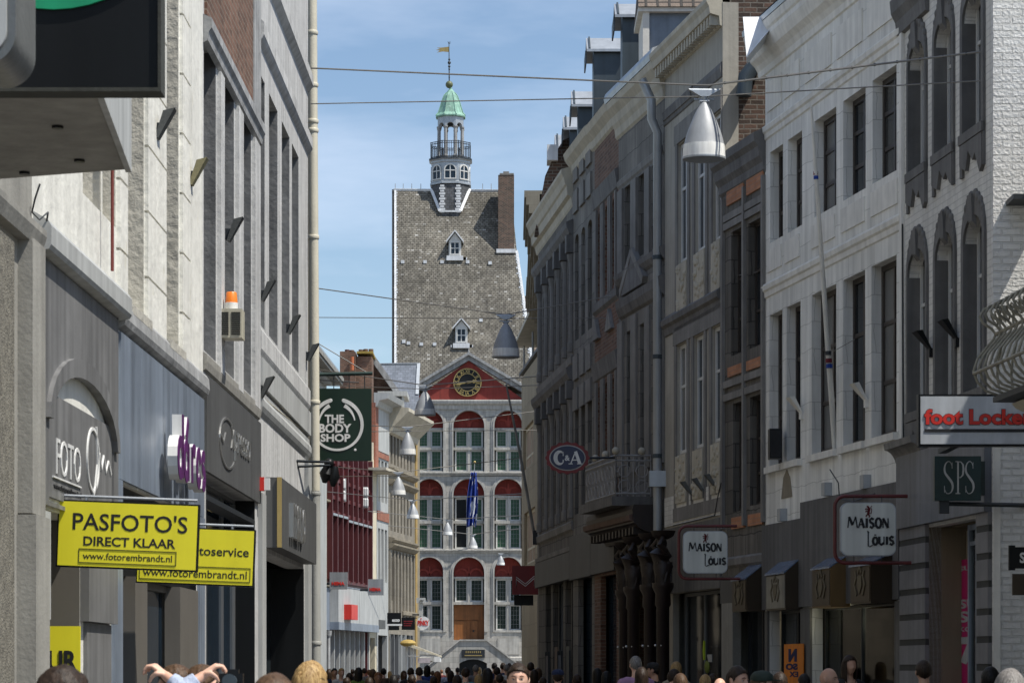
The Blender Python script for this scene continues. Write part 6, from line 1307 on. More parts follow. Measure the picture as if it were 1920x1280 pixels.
# --- dark brick house (1115-1160)
g6 = RF(1115, 1160); r6 = fthing('brown_brick_house', 'narrow brown brick house with a cream cornice right of the grey front', 'building', g6); X, Z = g6.X, g6.Z
zc6 = Z(1138, 212)
us = [(1121, 1129), (1134, 1143), (1148, 1156)]; z0, z1, y0, y1 = Z(1138, 545), Z(1138, 385), Z(1138, 940), Z(1138, 715)
hs = [(X(a), X(b), z0, z1, .15) for a, b in us]+[(X(a), X(b), y0, y1, .15) for a, b in us]
mass(r6, g6, zc6, hs+[(X(1126), X(1156), 0, Z(1138, 1078))], m_brick, rev=.12, depth=9)
for h_ in hs: cwin(r6, *h_[:4], .10, m_frameG, m_glass, (.5,), (.66,), fw=.05)
build(MB().mold(-.1, g6.L-.01, [(0, zc6-.5), (.1, zc6-.45), (.15, zc6-.3), (.4, zc6-.15), (.5, zc6), (0, zc6+.15)]), 'cornice', m_creamc, r6)
for (row0, row1) in ((z0, z1), (y0, y1)):
    for a, b in us:
        for x0, x1 in ((X(a)-.13, X(a)), (X(b), X(b)+.13)): build(MB().box(x0, x1, -.05, 0, row0-.1, row1+.1), 'stone_jamb', m_stone, r6)
    build(MB().mold(0, g6.L-.01, [(0, row1+.12), (.08, row1+.15), (.16, row1+.4), (.2, row1+.5), (0, row1+.55)]), 'lintel_course', m_stoneD, r6); build(MB().mold(0, g6.L-.01, [(0, row0-.35), (.12, row0-.28), (.14, row0-.12), (0, row0-.1)]), 'sill_course', m_stoneD, r6)
for a, b in ((1116, 1127), (1140, 1152)): build(MB().prism([(X(a), z0-.9), (X(b), z0-.9), ((X(a)+X(b))/2, z0-.45)], -.08, 0), 'small_gable_relief', m_stone, r6)
# --- grey ornamental house (1075-1115)
g7 = RF(1075, 1115); r7 = fthing('panelled_stone_house', 'slender grey stone house with square relief panels left of the narrow brown brick house', 'building', g7); X, Z = g7.X, g7.Z
zc7 = Z(1090, 270); us = [(1078, 1085), (1090, 1097), (1102, 1110)]; z0, z1, y0, y1 = Z(1090, 630), Z(1090, 430), Z(1090, 960), Z(1090, 740)
hs = [(X(a), X(b), z0, z1, .15) for a, b in us]+[(X(a), X(b), y0, y1, .2) for a, b in us]
mass(r7, g7, zc7, hs+[(X(1084), X(1110), 0, Z(1090, 1084))], m_stoneB, rev=.12, depth=9)
for h_ in hs: cwin(r7, *h_[:4], .10, m_frameG, m_glass, (.5,), (.66,), fw=.05)
build(MB().mold(-.1, g7.L-.01, [(0, zc7-.5), (.1, zc7-.45), (.15, zc7-.3), (.4, zc7-.15), (.5, zc7), (0, zc7+.15)]), 'cornice', m_creamc, r7)
for a, b in us:
    for (pa_, pb_) in ((z1+.5, z1+1.0), (z1+1.2, z1+1.8), (z0-.9, z0-.35), (z0-1.6, z0-1.1)): build(MB().box(X(a)-.05, X(b)+.05, -.05, 0, pa_, pb_), 'relief_panel', m_stone, r7)
# --- long corner front of the clothes shop (1010-1075)
g8 = RF(1010, 1075); r8 = fthing('clothes_shop_building', 'long dark stone corner building with arcaded windows and cream cornice above the clothes shop', 'building', g8); X, Z = g8.X, g8.Z
zc8 = Z(1056, 352); us = [(1018.5, 1024.5), (1029, 1035.5), (1040, 1047), (1052.5, 1059.5), (1065, 1072)]
z0, z1, y0, y1 = Z(1045, 672), Z(1045, 520), Z(1045, 968), Z(1045, 780)
hs = [(X(a), X(b), z0, z1, .3) for a, b in us]+[(X(a), X(b), y0, y1, .3) for a, b in us]
gh = [(X(1023), X(1033), 0, Z(1023, 1099)), (X(1037), X(1056), 0, Z(1023, 1099)), (X(1060), g8.L-.1, 0, Z(1023, 1099))]
mass(r8, g8, zc8, hs+gh, m_stoneC, rev=.14, depth=10)
for h_ in hs: cwin(r8, *h_[:4], .11, m_frameG, m_glass, (.5,), (.66,), fw=.05)
for h_ in gh: cwin(r8, h_[0], h_[1], .05, h_[3], .2, m_frameG, m_glassB, (.5,), (), fw=.05, name='shop_window')
co = lambda z: [(0, z-.75), (.06, z-.7), (.12, z-.55), (.3, z-.5), (.34, z-.3), (.42, z-.26), (.5, z-.1), (.62, z), (.62, z+.08), (0, z+.15)]
build(MB().mold(-.4, g8.L-.01, co(zc8)), 'main_cornice', m_creamc, r8)
for z in (z1+.62, y1+.62):
    build(MB().mold(-.3, g8.L-.01, [(0, z-.1), (.2, z-.05), (.35, z+.08), (.38, z+.2), (0, z+.28)]), 'arcade_cornice', m_stoneD, r8)
    for a in (1014.5, 1026.5, 1037.5, 1049.5, 1062, 1073.5): build(MB().prism([(X(a)-.14, z-.5), (X(a)+.14, z-.5), (X(a)+.16, z-.1), (X(a)-.16, z-.1)], -.16, 0), 'corbel', m_stoneD, r8)
for z in (z0-.35, y0-.35): build(MB().mold(-.05, g8.L-.01, [(0, z-.15), (.1, z-.1), (.14, z+.05), (0, z+.1)]), 'sill_course', m_stone, r8)
for a in (1014.5, 1026.5, 1037.5, 1049.5, 1062, 1073.5):
    for (b0, b1) in ((z0-.2, z1+.1), (y0-.2, y1+.1)): build(MB().lathe([(.10, b0), (.10, b0+.2), (.08, b0+.25), (.07, b1-.2), (.11, b1-.05), (.11, b1)], (X(a), -.02, 0), 10), 'half_column', m_stone, r8)
z = Z(1023, 1099); build(MB().box(-.0, g8.L-.01, -.10, 0, z+.005, Z(1023, 1052)), 'shop_fascia', m_fascia, r8); build(MB().mold(0, g8.L-.01, [(0, Z(1023, 1052)+.004), (.2, Z(1023, 1052)+.02), (.22, Z(1023, 1052)+.12), (0, Z(1023, 1052)+.16)]), 'fascia_cornice', m_stone, r8)
for r_, f_ in ((r7, g7), (r6, g6)):
    z = f_.Z(f_ is g7 and 1090 or 1130, 1085 if f_ is g7 else 1075); build(MB().box(0.01, f_.L-.02, -.10, 0, z+.01, z+1.0), 'shop_fascia', m_fascia, r_)
    build(MB().box(.35, f_.L-.35, .2, .24, 0, z), 'shop_window', m_glassB, r_)
for k, (a, y_) in enumerate(((1027, .35), (1044, .4), (1051, .3), (1066, .35))):
    m = MB(); x_ = X(a, .02); m.tube([(x_, -.0, .9), (x_, .0, 1.2), (x_, .0, 1.5), (x_, 0, 1.6), (x_, 0, 1.72)], [.14, .17, .20, .07, .09], 10); t_m = thing('poster_stand', ('pale poster panel leaning in the first window of the clothes shop', 'pale poster panel low in the second clothes shop window, left one', 'pale poster panel low in the second clothes shop window, right one', 'pale poster panel in the last clothes shop window')[k], 'poster', (out_at(g8, x_, .04).x, out_at(g8, x_, .04).y, 0), g8.rot)
    build(MB().box(-.3, .3, 0, .02, .6, 2.0+.2*(k % 2)), 'poster_board', plain('muted_poster', C(*((.12, .11, .12), (.16, .12, .09), (.08, .10, .14), (.14, .14, .12))[k])), t_m); build(MB().box(-.32, -.30, -.01, .03, 0, 2.1).box(.30, .32, -.01, .03, 0, 2.1), 'stand', m_iron, t_m)
# brick gable over the corner building, dormers along the roofs
q = lambda px, py, Y=67.: (P(px, py, Y).x, P(px, py, Y).z)
build(MB().prism([q(1002, 440), q(1100, 440), q(1100, 250), q(1056, 262), q(1040, 290), q(1022, 330)], 67, 67.4), 'brick_gable', m_brickD, r8, world=True)
build(MB().box(P(1026, 0, 66.8).x, P(1046, 0, 66.8).x, 66.8, 67.6, P(0, 300, 66.8).z, P(0, 271, 66.8).z), 'white_coping', m_lead, r8, world=True)
for args, rt in (((1167, 1240, 2, 35, 190, 56.5), r6), ((1113, 1175, 67, 99, 215, 60.5), r6), ((1084, 1120, 168, 202, 262, 63.5), r7), ((1068, 1092, 216, 245, 300, 66.2), r7), ((1052, 1074, 250, 280, 330, 67.8), r8)):
    rdormer(*args, m_zincD, m_zinc, '', root=rt)
build(MB().prism([(P(1115, 0, 59.6).x, P(0, 270, 59.6).z), (P(1180, 0, 59.6).x, P(0, 270, 59.6).z), (P(1180, 0, 59.6).x, P(0, 140, 59.6).z), (P(1165, 155, 59.6).x, P(0, 155, 59.6).z), (P(1115, 0, 59.6).x, P(0, 215, 59.6).z)], 59.6, 60.), 'brick_gable', m_brick, r6, world=True)
for f_, r_, zc_ in ((g5, r5, zc5), (g6, r6, zc6), (g7, r7, zc7), (g8, r8, zc8)):
    build(MB().add([(0, .2, zc_+.1), (f_.L, .2, zc_+.1), (f_.L, 4.5, zc_+3.0), (0, 4.5, zc_+3.0), (0, 4.5, zc_), (f_.L, 4.5, zc_)], [(0, 1, 2, 3), (0, 3, 4), (1, 5, 2), (3, 2, 5, 4)]), 'roof', m_tile if f_ is not g7 else m_slate, r_)
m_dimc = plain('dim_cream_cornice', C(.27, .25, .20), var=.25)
# --- three further houses seen only by their cornices beyond the corner
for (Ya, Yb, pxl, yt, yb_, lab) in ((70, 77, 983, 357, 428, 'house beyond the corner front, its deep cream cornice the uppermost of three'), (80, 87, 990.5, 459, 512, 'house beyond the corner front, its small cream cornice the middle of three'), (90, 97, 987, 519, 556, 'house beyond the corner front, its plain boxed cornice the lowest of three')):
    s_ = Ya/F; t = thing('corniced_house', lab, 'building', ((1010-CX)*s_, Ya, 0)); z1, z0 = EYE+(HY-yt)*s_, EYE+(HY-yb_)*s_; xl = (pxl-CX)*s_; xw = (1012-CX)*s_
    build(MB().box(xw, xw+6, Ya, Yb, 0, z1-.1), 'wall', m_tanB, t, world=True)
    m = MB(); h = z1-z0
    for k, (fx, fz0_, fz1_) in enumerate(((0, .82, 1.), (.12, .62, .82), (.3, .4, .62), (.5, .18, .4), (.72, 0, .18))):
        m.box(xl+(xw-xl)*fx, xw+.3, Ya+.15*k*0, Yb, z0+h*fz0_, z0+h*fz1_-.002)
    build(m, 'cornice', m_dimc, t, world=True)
# --- beige slab building between the corner and the town hall
g9 = Fac(978, 112, 1012, 103); r9 = fthing('beige_slab_building', 'modern beige slab clad building partly hiding the right edge of the town hall', 'building', g9); X, Z = g9.X, g9.Z
hs = [(X(981), X(1000), Z(980, 885), Z(980, 808)), (X(983), X(1003), Z(980, 1062), Z(980, 965))]
mass(r9, g9, Z(980, 706), hs, m_beige, rev=.2, depth=6); z = Z(980, 702)
build(MB().box(-.1, g9.L, -.1, 6, z, z+.12), 'parapet_coping', m_stoneD, r9)
for h_ in hs: cwin(r9, *h_, .12, m_cream, plain('peach_blind', C(.38, .27, .18), var=.25), (.5,), (.3,), fw=.12)
build(MB().box(.35, g9.L, .6, 5.4, z+.12, Z(984, 640)), 'attic', m_glassK, r9); build(MB().hexa([(-.35, -.3, Z(984, 640)), (g9.L, -.3, Z(984, 622)), (g9.L, 5.6, Z(984, 622)), (-.35, 5.6, Z(984, 640))], [(-.35, -.3, Z(984, 634)), (g9.L, -.3, Z(984, 614)), (g9.L, 5.6, Z(984, 614)), (-.35, 5.6, Z(984, 634))]), 'flat_eaves', m_creamc, r9)
for x in (.1, g9.L*.5): build(MB().tube([(x, .1, z+.1), (x, .1, Z(984, 638))], .04, 6), 'post', m_stoneL, r9)
tr9 = thing('tiled_roof_house', 'brown pantiled roof of a house just right of the high slate roof', 'building', P(995, 615, 190)); a_, b_, c_, d_ = P(960, 700, 186), P(1020, 700, 186), P(1020, 557, 191), P(960, 557, 191)
build(MB().hexa([a_, b_, c_, d_], [v+Vector((0, .5, -.0)) for v in (a_, b_, c_, d_)]), 'roof', m_tile, tr9, world=True); build(MB().box(a_.x, b_.x, 187, 191, 0, a_.z), 'wall', m_tan, tr9, world=True); bb = MB(); bar3(bb, c_, d_, .1, .08); build(bb, 'ridge', m_stoneL, tr9, world=True)
# --- white brick house whose end wall faces the viewer, lit by the sun
ga = Fac(1862, 32.95, 2020, 32.95); ra_ = fthing('white_brick_house', 'sunlit white painted rough brick end wall at the right edge of the picture', 'building', ga)
mass(ra_, ga, 13.5, [], m_brickW, depth=.6)
zs_ = EYE+(HY-380)/F*32.9; br = MB().box(ga.X(1886), ga.X(1960), -.5, -.0, zs_-.03, zs_+.03); build(br, 'iron_bracket', m_iron, ra_)
build(MB().box(ga.X(1862)-.0, ga.X(1875), -.03, 0, 0, 4.6), 'corner_strip', m_whiteP, ra_)
sq = thing('small_shop_sign', 'small black sign with a white S at the lower right edge', 'sign', P(1912, 1065, 30)); build(MB().box(-.05, .4, 0, .05, 0, .24).box(-.12, -.05, 0, .05, -.02, .26), 'panel', m_black, sq); build(MB().text('S', .0, .06, .06, .18, 0, .006, .03), 'lettering', m_wl, sq); build(MB().box(-.08, .4, .0, .04, -.3, -.06), 'lower_panel', m_bronze, sq)
# --- near right building just outside the frame, carrying the iron balcony
MB.K = 1.
Bf, Bn = Vector((5.0, 25.2)), Vector((5.65, 17.))
gn = Fac(Bf.x/Bf.y*F+CX, Bf.y, Bn.x/Bn.y*F+CX, Bn.y); rn = fthing('plastered_house', 'plastered house just beyond the right edge that carries the curved iron balcony', 'building', gn)
hn = [(1.2, 2.2, 4.2, 7), (4.2, 5.2, 4.2, 7), (6.6, 7.6, 4.2, 7), (.8, 3.6, .3, 3.4), (4.6, 7.6, .3, 3.4)]
mass(rn, gn, 10.5, hn, m_white, depth=7)
for h_ in hn: cwin(rn, *h_, .2, m_frameW, m_glass, (.5,), (.66,))
build(MB().box(7.0, 15, 25.3, 32.2, 0, 9.0), 'unseen_shade_block', m_white, rn, world=True)  # unseen block added to shade the white end wall and wide sign
ib = thing('curved_iron_balcony', 'rusty cream wrought iron balcony with bellied bars at the right edge', 'balcony', (gn.o.x, gn.o.y, 0), gn.rot)
xs0, xs1 = .35, 5.2; zb_ = 4.2; m_rustI = plain('weathered_cream_iron', C(.30, .28, .22), rough=.6, var=.4, scale=8)
prof = [(.50, 0), (.62, .04), (.70, .12), (.74, .22), (.70, .34), (.62, .44), (.55, .52), (.53, .57), (.57, .62), (.65, .67), (.68, .73), (.64, .80), (.55, .83)]
for i in range(26):
    x = xs0+(xs1-xs0)*i/25; build(MB().tube([(x, -o, zb_+z) for o, z in prof], .013, 6), 'baluster', m_rustI, ib, smooth=True)
for o, z in ((.50, 0), (.53, .57), (.55, .83), (.735, .2)): build(MB().tube([(xs0, -o, zb_+z), (xs1, -o, zb_+z)], .017, 6), 'rail', m_rustI, ib, smooth=True)
rr = MB()
for i in range(35): x = xs0+(xs1-xs0)*(i+.5)/35; rr.tube([(x+.055*math.cos(t*.7), -.56-.03*math.sin(t*.7), zb_+.70+.055*math.sin(t*.7)) for t in range(10)], .009, 4, cap=False)
build(rr, 'scroll_band', m_rustI, ib, smooth=True)
for i in range(4):
    y = -.05-.40*i/3; build(MB().tube([(xs0-(o-.50), y, zb_+z) for o, z in prof], .013, 6), 'end_baluster', m_rustI, ib, smooth=True)
for o, z in ((.50, .0), (.53, .57), (.55, .83)): build(MB().tube([(xs0-(o-.5), 0, zb_+z), (xs0-(o-.5), -o, zb_+z)], .017, 6), 'end_rail', m_rustI, ib)
build(MB().box(xs0-.06, xs1, -.54, 0, zb_-.06, zb_-.01), 'floor', m_iron, ib); build(MB().mold(xs0, xs1, [(0, zb_-.2), (.2, zb_-.18), (.34, zb_-.12), (.38, zb_-.075), (0, zb_-.065)]), 'stone_ledge', m_cream, ib)

# lime coloured goods and a price card in the plastered house shop window
for nm, px, py, w_, h_, mt, lab in (('lime_scarf', 1320, 1236, .07, .34, 'lime', 'lime yellow scarf hanging in the plastered house shop window'), ('lime_bag', 1326, 1262, .26, .24, 'lime2', 'olive lime bag low in the plastered house shop window')):
    x = g4.X(px, .03); z = g4.Z(px, py, .03); o2 = out_at(g4, x, .03); t = thing(nm, lab, 'goods', (o2.x, o2.y, z), g4.rot)
    mm = plain('lime_cloth', C(.45, .60, .02) if mt == 'lime' else C(.16, .20, .03), rough=.7)
    if mt == 'lime': build(MB().ribbon([(0, 0), (-.02, h_*.5), (.0, h_)], [w_*.4, w_*.6, w_*.3], -.01, .02), 'cloth', mm, t)
    else: build(MB().sphere((0, 0, h_/2), .13, 14, 10, 1.2, .3, .9), 'bag_body', mm, t, smooth=True); build(MB().tube([(-.1, 0, h_*.7), (0, 0, h_*1.25), (.1, 0, h_*.7)], .012, 6), 'strap', m_black, t)
t = thing('price_card', 'white price card in the plastered house shop window', 'card', (out_at(g4, g4.X(1330, .03), .03).x, out_at(g4, g4.X(1330, .03), .03).y, g4.Z(1330, 1240, .03)), g4.rot); build(MB().box(-.16, .16, 0, .01, 0, .13), 'card', m_greyL, t); build(MB().box(-.17, .17, .01, .02, -.01, .14), 'backing', m_iron, t)
# ================================================================ SIGNS, LAMPS, WIRES
def signbox(name, label, pa, pb, yt, yb, Y, mat, th_=.08, frame=None, fw=.02, group=None, cat='sign'):
    """box sign facing the viewer; returns thing, (x0, x1, z0, z1) local"""
    s_ = Y/F; w, h = (pb-pa)*s_, (yb-yt)*s_
    t = thing(name, label, cat, (((pa+pb)/2-CX)*s_, Y, EYE+(HY-yb)*s_), 0, group)
    if frame:
        build(MB().box(-w/2, w/2, 0, th_, 0, h), 'frame', frame, t); build(MB().box(-w/2+fw, w/2-fw, -.006, -.001, fw, h-fw), 'panel', mat, t)
    else: build(MB().box(-w/2, w/2, 0, th_, 0, h), 'panel', mat, t)
    return t, (-w/2, w/2, 0., h), lambda px, py: ((px-(pa+pb)/2)*s_, (yb-py)*s_)
# green hanging shop sign with swooshes round its name
t, bb, q = signbox('green_shop_sign', 'dark green square sign THE BODY SHOP hanging beside the cream drainpipe', 578, 696, 728, 863, 43.2, m_greenS, .12)
k = MB(); k.text('THE', *[v for p in ((q(609, 0)[0], q(645, 0)[0]),) for v in p], q(0, 793)[1], q(0, 777)[1], 0, .01, .035)
k.text('BODY', q(598, 0)[0], q(659, 0)[0], q(0, 811)[1], q(0, 794)[1]-.0, 0, .01, .035); k.text('SHOP', q(601, 0)[0], q(657, 0)[0], q(0, 828)[1], q(0, 813)[1], 0, .01, .035)
build(k, 'lettering', m_wl, t)
s_ = 43.2/F; cx, cz = q(632, 796)
def swoosh(R, a0, a1, w0, w1, ex=1.): 
    n = 20; return [(cx+R*math.cos(math.radians(a0+(a1-a0)*i/n))*s_, cz+R*math.sin(math.radians(a0+(a1-a0)*i/n))*s_*ex) for i in range(n+1)], [(w0+(w1-w0)*i/n)*s_ for i in range(n+1)]
ring_ = MB()
for a0, a1, w0, w1 in ((75, -75, 3.6, 2.2), (-75, -105, 2.2, 2.2), (-105, -255, 2.2, 3.6)): ring_.ribbon(*swoosh(47, a0, a1, w0, w1), -.01, -.001)
ring_.ribbon(*swoosh(34, 66, 12, 3.6, 1.0, 1.15), -.01, -.001); ring_.ribbon(*swoosh(34, 114, 168, 3.6, 1.0, 1.15), -.01, -.001)
for R, a in ((47, 75), (47, 105)): ring_.sphere((cx+R*math.cos(math.radians(a))*s_, -.004, cz+R*math.sin(math.radians(a))*s_), 3.6*s_, 10, 6, 1, .15, 1)
ring_.sphere((q(666, 843)[0], -.004, q(666, 843)[1]), 2.5*s_, 8, 6, 1, .15, 1)
build(ring_, 'emblem', m_wl, t)
ar_ = MB(); z = bb[3]+.16; ar_.tube([(-1.3, .05, z+.05), (bb[1]+.02, .05, z+.09)], .03, 8)
build(ar_, 'hanging_rail', plain('dark_green_steel', C(.02, .045, .04)), t)
st_ = MB(); st_.tube([(-.9, .05, z+.9), (bb[1]-.05, .05, z+.09)], .008, 5); st_.tube([(-.9, .05, z+.02), (bb[1]-.2, .05, z-.06)], .010, 5)
for x in (-.35, -.1, .15, .4): st_.tube([(x, .05, bb[3]), (x, .05, z+.05)], .008, 5)
build(st_, 'stay', m_iron, t)
# black lamp pair on two arms below it
t = thing('black_arm_lamp', 'pair of black cone spotlights on long arms below the green sign', 'lamp', P(618, 868, 40.5)); qq = lambda px, py, Y=40.5: P(px, py, Y)
build(MB().tube([qq(526, 863, 38.), qq(618, 866)], .022, 6), 'arm', m_iron, t, world=True); build(MB().tube([qq(541, 875, 38.5), qq(620, 872)], .02, 6), 'arm', m_iron, t, world=True)
for a, b in (((615, 872), (608, 905)), ((628, 874), (624, 912))): build(MB().tube([qq(*a), qq((a[0]+b[0])/2, (a[1]+b[1])/2), qq(*b)], [.05, .11, .03] if a[0] == 615 else [.05, .095, .03], 10), 'spot_head', m_black, t, world=True, smooth=True)
build(MB().sphere(qq(617, 868), .075, 10, 8), 'joint', m_black, t, world=True, smooth=True)
# C&A oval with scalloped edge
Y = 52.; s_ = Y/F; t = thing('oval_shop_sign', 'oval blue C&A sign with a scalloped dark red edge on the corner front', 'sign', P(1064, 858, Y))
n = 96; pts = [((40.5+1.3*math.cos(16*2*math.pi*i/n))*s_*math.cos(-2*math.pi*i/n), (29.5+1.3*math.cos(16*2*math.pi*i/n))*s_*math.sin(-2*math.pi*i/n)) for i in range(n)][::-1]
build(MB().prism(pts, 0, .12), 'scalloped_rim', m_redD, t)
def ell(rx, rz, n=48): return [(rx*s_*math.cos(-2*math.pi*i/n), rz*s_*math.sin(-2*math.pi*i/n)) for i in range(n)][::-1]
build(MB().prism(ell(34, 24), -.008, -.001), 'white_oval', m_greyL, t); build(MB().prism(ell(32, 22), -.016, -.0085), 'blue_oval', plain('navy_field', C(.007, .016, .07), rough=.35, bump=0), t)
k = MB(); u_ = s_
k.ribbon([((-24+10+8.5*math.cos(math.radians(a)))*u_, (11.5*math.sin(math.radians(a)))*u_) for a in range(45, 318, 12)], [(.9+2.9*max(0, math.sin(math.radians((i)/22*180))))*u_ for i in range(23)], -.024, -.017)
k.box(-9.0*u_, -7.2*u_, -.024, -.017, 3.5*u_, 11.*u_); k.box(-9.0*u_, -7.2*u_, -.024, -.017, -9.*u_, -3.5*u_)
k.ribbon([(6*u_, -11*u_), (15*u_, 11.5*u_)], 1.0*u_, -.024, -.017); k.ribbon([(15*u_, 12*u_), (23*u_, -11*u_)], 2.9*u_, -.026, -.018); k.box(9*u_, 20*u_, -.0235, -.0175, -5*u_, -3*u_)
k.box(2*u_, 10*u_, -.023, -.017, -12*u_, -10.4*u_); k.box(18*u_, 28*u_, -.023, -.017, -12*u_, -10.4*u_)
k.text('&', -5.2*u_, 4.4*u_, -5.5*u_, 5*u_, -.017, .007, .03)
build(k, 'lettering', m_wl, t); build(MB().tube([(.8*0+38*s_, .05, 0), (.95, .05, .01)], .025, 6), 'arm', m_iron, t)
# two rounded white shop signs with emblem in red tube frames
def louis(cx, cy, w, h, Y, label):
    s_ = Y/F; t = thing('rounded_shop_sign', label, 'sign', P(cx, cy, Y), 0, 'white MAISON LOUIS signs in red tube frames'); W_, H_ = w*s_/2, h*s_/2
    build(rbox(MB(), -W_, W_, -H_, H_, .2*W_*1.4, -.06, .06), 'casing', m_zinc, t, smooth=True); build(rbox(MB(), -W_+.012, W_-.012, -H_+.012, H_-.012, .2*W_*1.35, -.066, -.061), 'face', m_signW, t)
    k = MB()
    # Art Nouveau like capitals drawn as strokes
    def cap(ch, x, z, w_, h_):
        T = .0085*H_/.28
        S = {'M': [[(0, 0), (.12, 1)], [(.12, 1), (.5, .25)], [(.5, .25), (.82, 1)], [(.82, 1), (1, 0)]], 'A': [[(0, 0), (.45, 1)], [(.45, 1), (1, 0)], [(.2, .35), (.8, .35)]], 'I': [[(.5, 0), (.5, 1)]], 'S': [[(.9, .85), (.5, 1), (.1, .8), (.2, .6), (.75, .42), (.9, .2), (.5, 0), (.1, .15)]],
             'O': [[(.5+.45*math.cos(a*.63), .5+.5*math.sin(a*.63)) for a in range(11)]], 'N': [[(.05, 0), (.05, 1)], [(.05, 1), (.95, .0)], [(.95, 0), (.95, 1)]], 'L': [[(.3, 1.6), (0, 1.5)], [(.15, 1.55), (.15, -.15), (.6, -.25), (1.3, -.05)]], 'U': [[(.05, 1), (.05, .2), (.4, 0), (.9, .2)], [(.9, 1), (.9, 0)]], 'o': [[(.5+.42*math.cos(a*.63), .45+.45*math.sin(a*.63)) for a in range(11)], [(.3, 1.2), (.7, 1.2)]]}[ch]
        for i, st in enumerate(S): k.ribbon([(x+p[0]*w_, z+p[1]*h_) for p in st], [T*(1.6 if (i == (1 if ch in 'AMN' else 0)) else .75)]*len(st), -.075, -.067)
    x = -W_*.74; hh = H_*.36
    for ch, ww in (('M', .34), ('A', .2), ('I', .1), ('S', .17), ('O', .22), ('N', .2)): cap(ch, x, H_*.05, W_*ww, hh*(1.15 if ch == 'M' else 1)); x += W_*(ww+.045)
    x = -W_*.03
    for ch, ww in (('L', .14), ('o', .2), ('U', .2), ('I', .1), ('S', .17)): cap(ch, x, -H_*.58, W_*ww, hh*.85); x += W_*(ww+.035)
    build(k, 'lettering', m_bl, t)
    e = MB(); c0, z0 = -.0, H_*.68; g_ = H_*.17       # rampant lion emblem
    for pl, w2 in (([(-.1, -.9), (.0, -.3), (.15, .3), (.1, .7)], .28), ([(.1, .7), (-.15, 1.0), (-.35, .9)], .2), ([(.0, .3), (-.5, .5), (-.75, .35)], .12), ([(.05, .0), (-.5, .0), (-.6, -.25)], .12), ([(-.1, -.8), (-.45, -.9), (-.5, -1.3)], .14), ([(.0, -.8), (.3, -1.1), (.1, -1.4)], .14), ([(.1, -.6), (.6, -.5), (.7, .3), (.5, .8), (.75, 1.1)], .08)): e.ribbon([(c0+a*g_, z0+b*g_) for a, b in pl], w2*g_, -.075, -.067)
    build(e, 'lion_emblem', plain('dark_red_emblem', C(.12, .01, .015)), t)
    r = MB(); X1, X0 = W_*1.18, -W_*1.18; Z1, Z0 = H_*1.25, -H_*1.25; rr_ = .28*W_*1.3
    pts = [(X1+.1, Z1)]+[(X0+rr_+rr_*math.cos(math.radians(a)), Z1-rr_+rr_*math.sin(math.radians(a))) for a in range(90, 181, 15)]+[(X0+rr_+rr_*math.cos(math.radians(a)), Z0+rr_+rr_*math.sin(math.radians(a))) for a in range(180, 271, 15)]+[(X1+.15, Z0)]
    r.tube([(a, .02, b) for a, b in pts], .022*W_/.37*1.15, 10); build(r, 'tube_frame', plain('deep_red_tube', C(.13, .02, .018), rough=.4), t, smooth=True)
    p = MB()
    for x in (-W_*.5, W_*.5): p.tube([(x, .0, H_), (x, .0, Z1)], .006, 5); p.tube([(x, .0, -H_), (x, .0, Z0)], .006, 5)
    build(p, 'hanger', m_iron, t)
    return t
m_signW = plain('white_sign_face', C(.62, .64, .60), rough=.35, var=.05, bump=0)
louis(1627, 992, 104, 100, 36.5, 'nearer white rounded sign MAISON LOUIS in a red tube frame, right of the awning boxes')
louis(1322, 1035, 83, 79, 44.5, 'farther white rounded sign MAISON LOUIS in a red tube frame, over the plastered house shop')
# wide white sign with red rounded lettering at the right edge
t, bb, q = signbox('wide_shop_sign', 'wide white sign with red letters foot Locker at the right edge', 1722, 1938, 739, 836, 28.2, plain('pale_blue_white', C(.50, .53, .57), rough=.4, bump=0), .14, m_black, .022)
k = MB(); k.text('foot Locker', q(1732, 0)[0], q(1936, 0)[0], q(0, 797)[1], q(0, 766)[1], -.007, .006, .055); kb = build(k, 'letter_outline', m_bl, t)
k = MB(); k.text('foot Locker', q(1733, 0)[0], q(1935, 0)[0], q(0, 796)[1], q(0, 767)[1], -.0135, .004, .035); build(k, 'lettering', m_red, t)
build(MB().box(q(1733, 0)[0], q(1934, 0)[0], -.012, -.0065, q(0, 810)[1], q(0, 804)[1]), 'underline', m_bl, t); build(MB().box(.35, .45, .14, 4.7, .3, .36), 'wall_arm', m_iron, t)
# red sign with white angular M
t, bb, q = signbox('red_shop_sign', 'dark red square sign with a white angular letter M before the town hall', 960, 1009, 1060, 1114, 74, m_redD, .1)
k = MB()
for dz in (0, 4.2): k.ribbon([q(968, 1098), q(968, 1081+dz), q(985, 1094+dz), q(1002, 1079+dz), q(1002, 1098)], .011, -.008, -.001)
build(k, 'lettering', m_wl, t); t, bb, q = signbox('black_fascia_box', 'black box sign hanging just below the red sign', 964, 1000, 1115, 1134, 74.3, m_black, .3); 
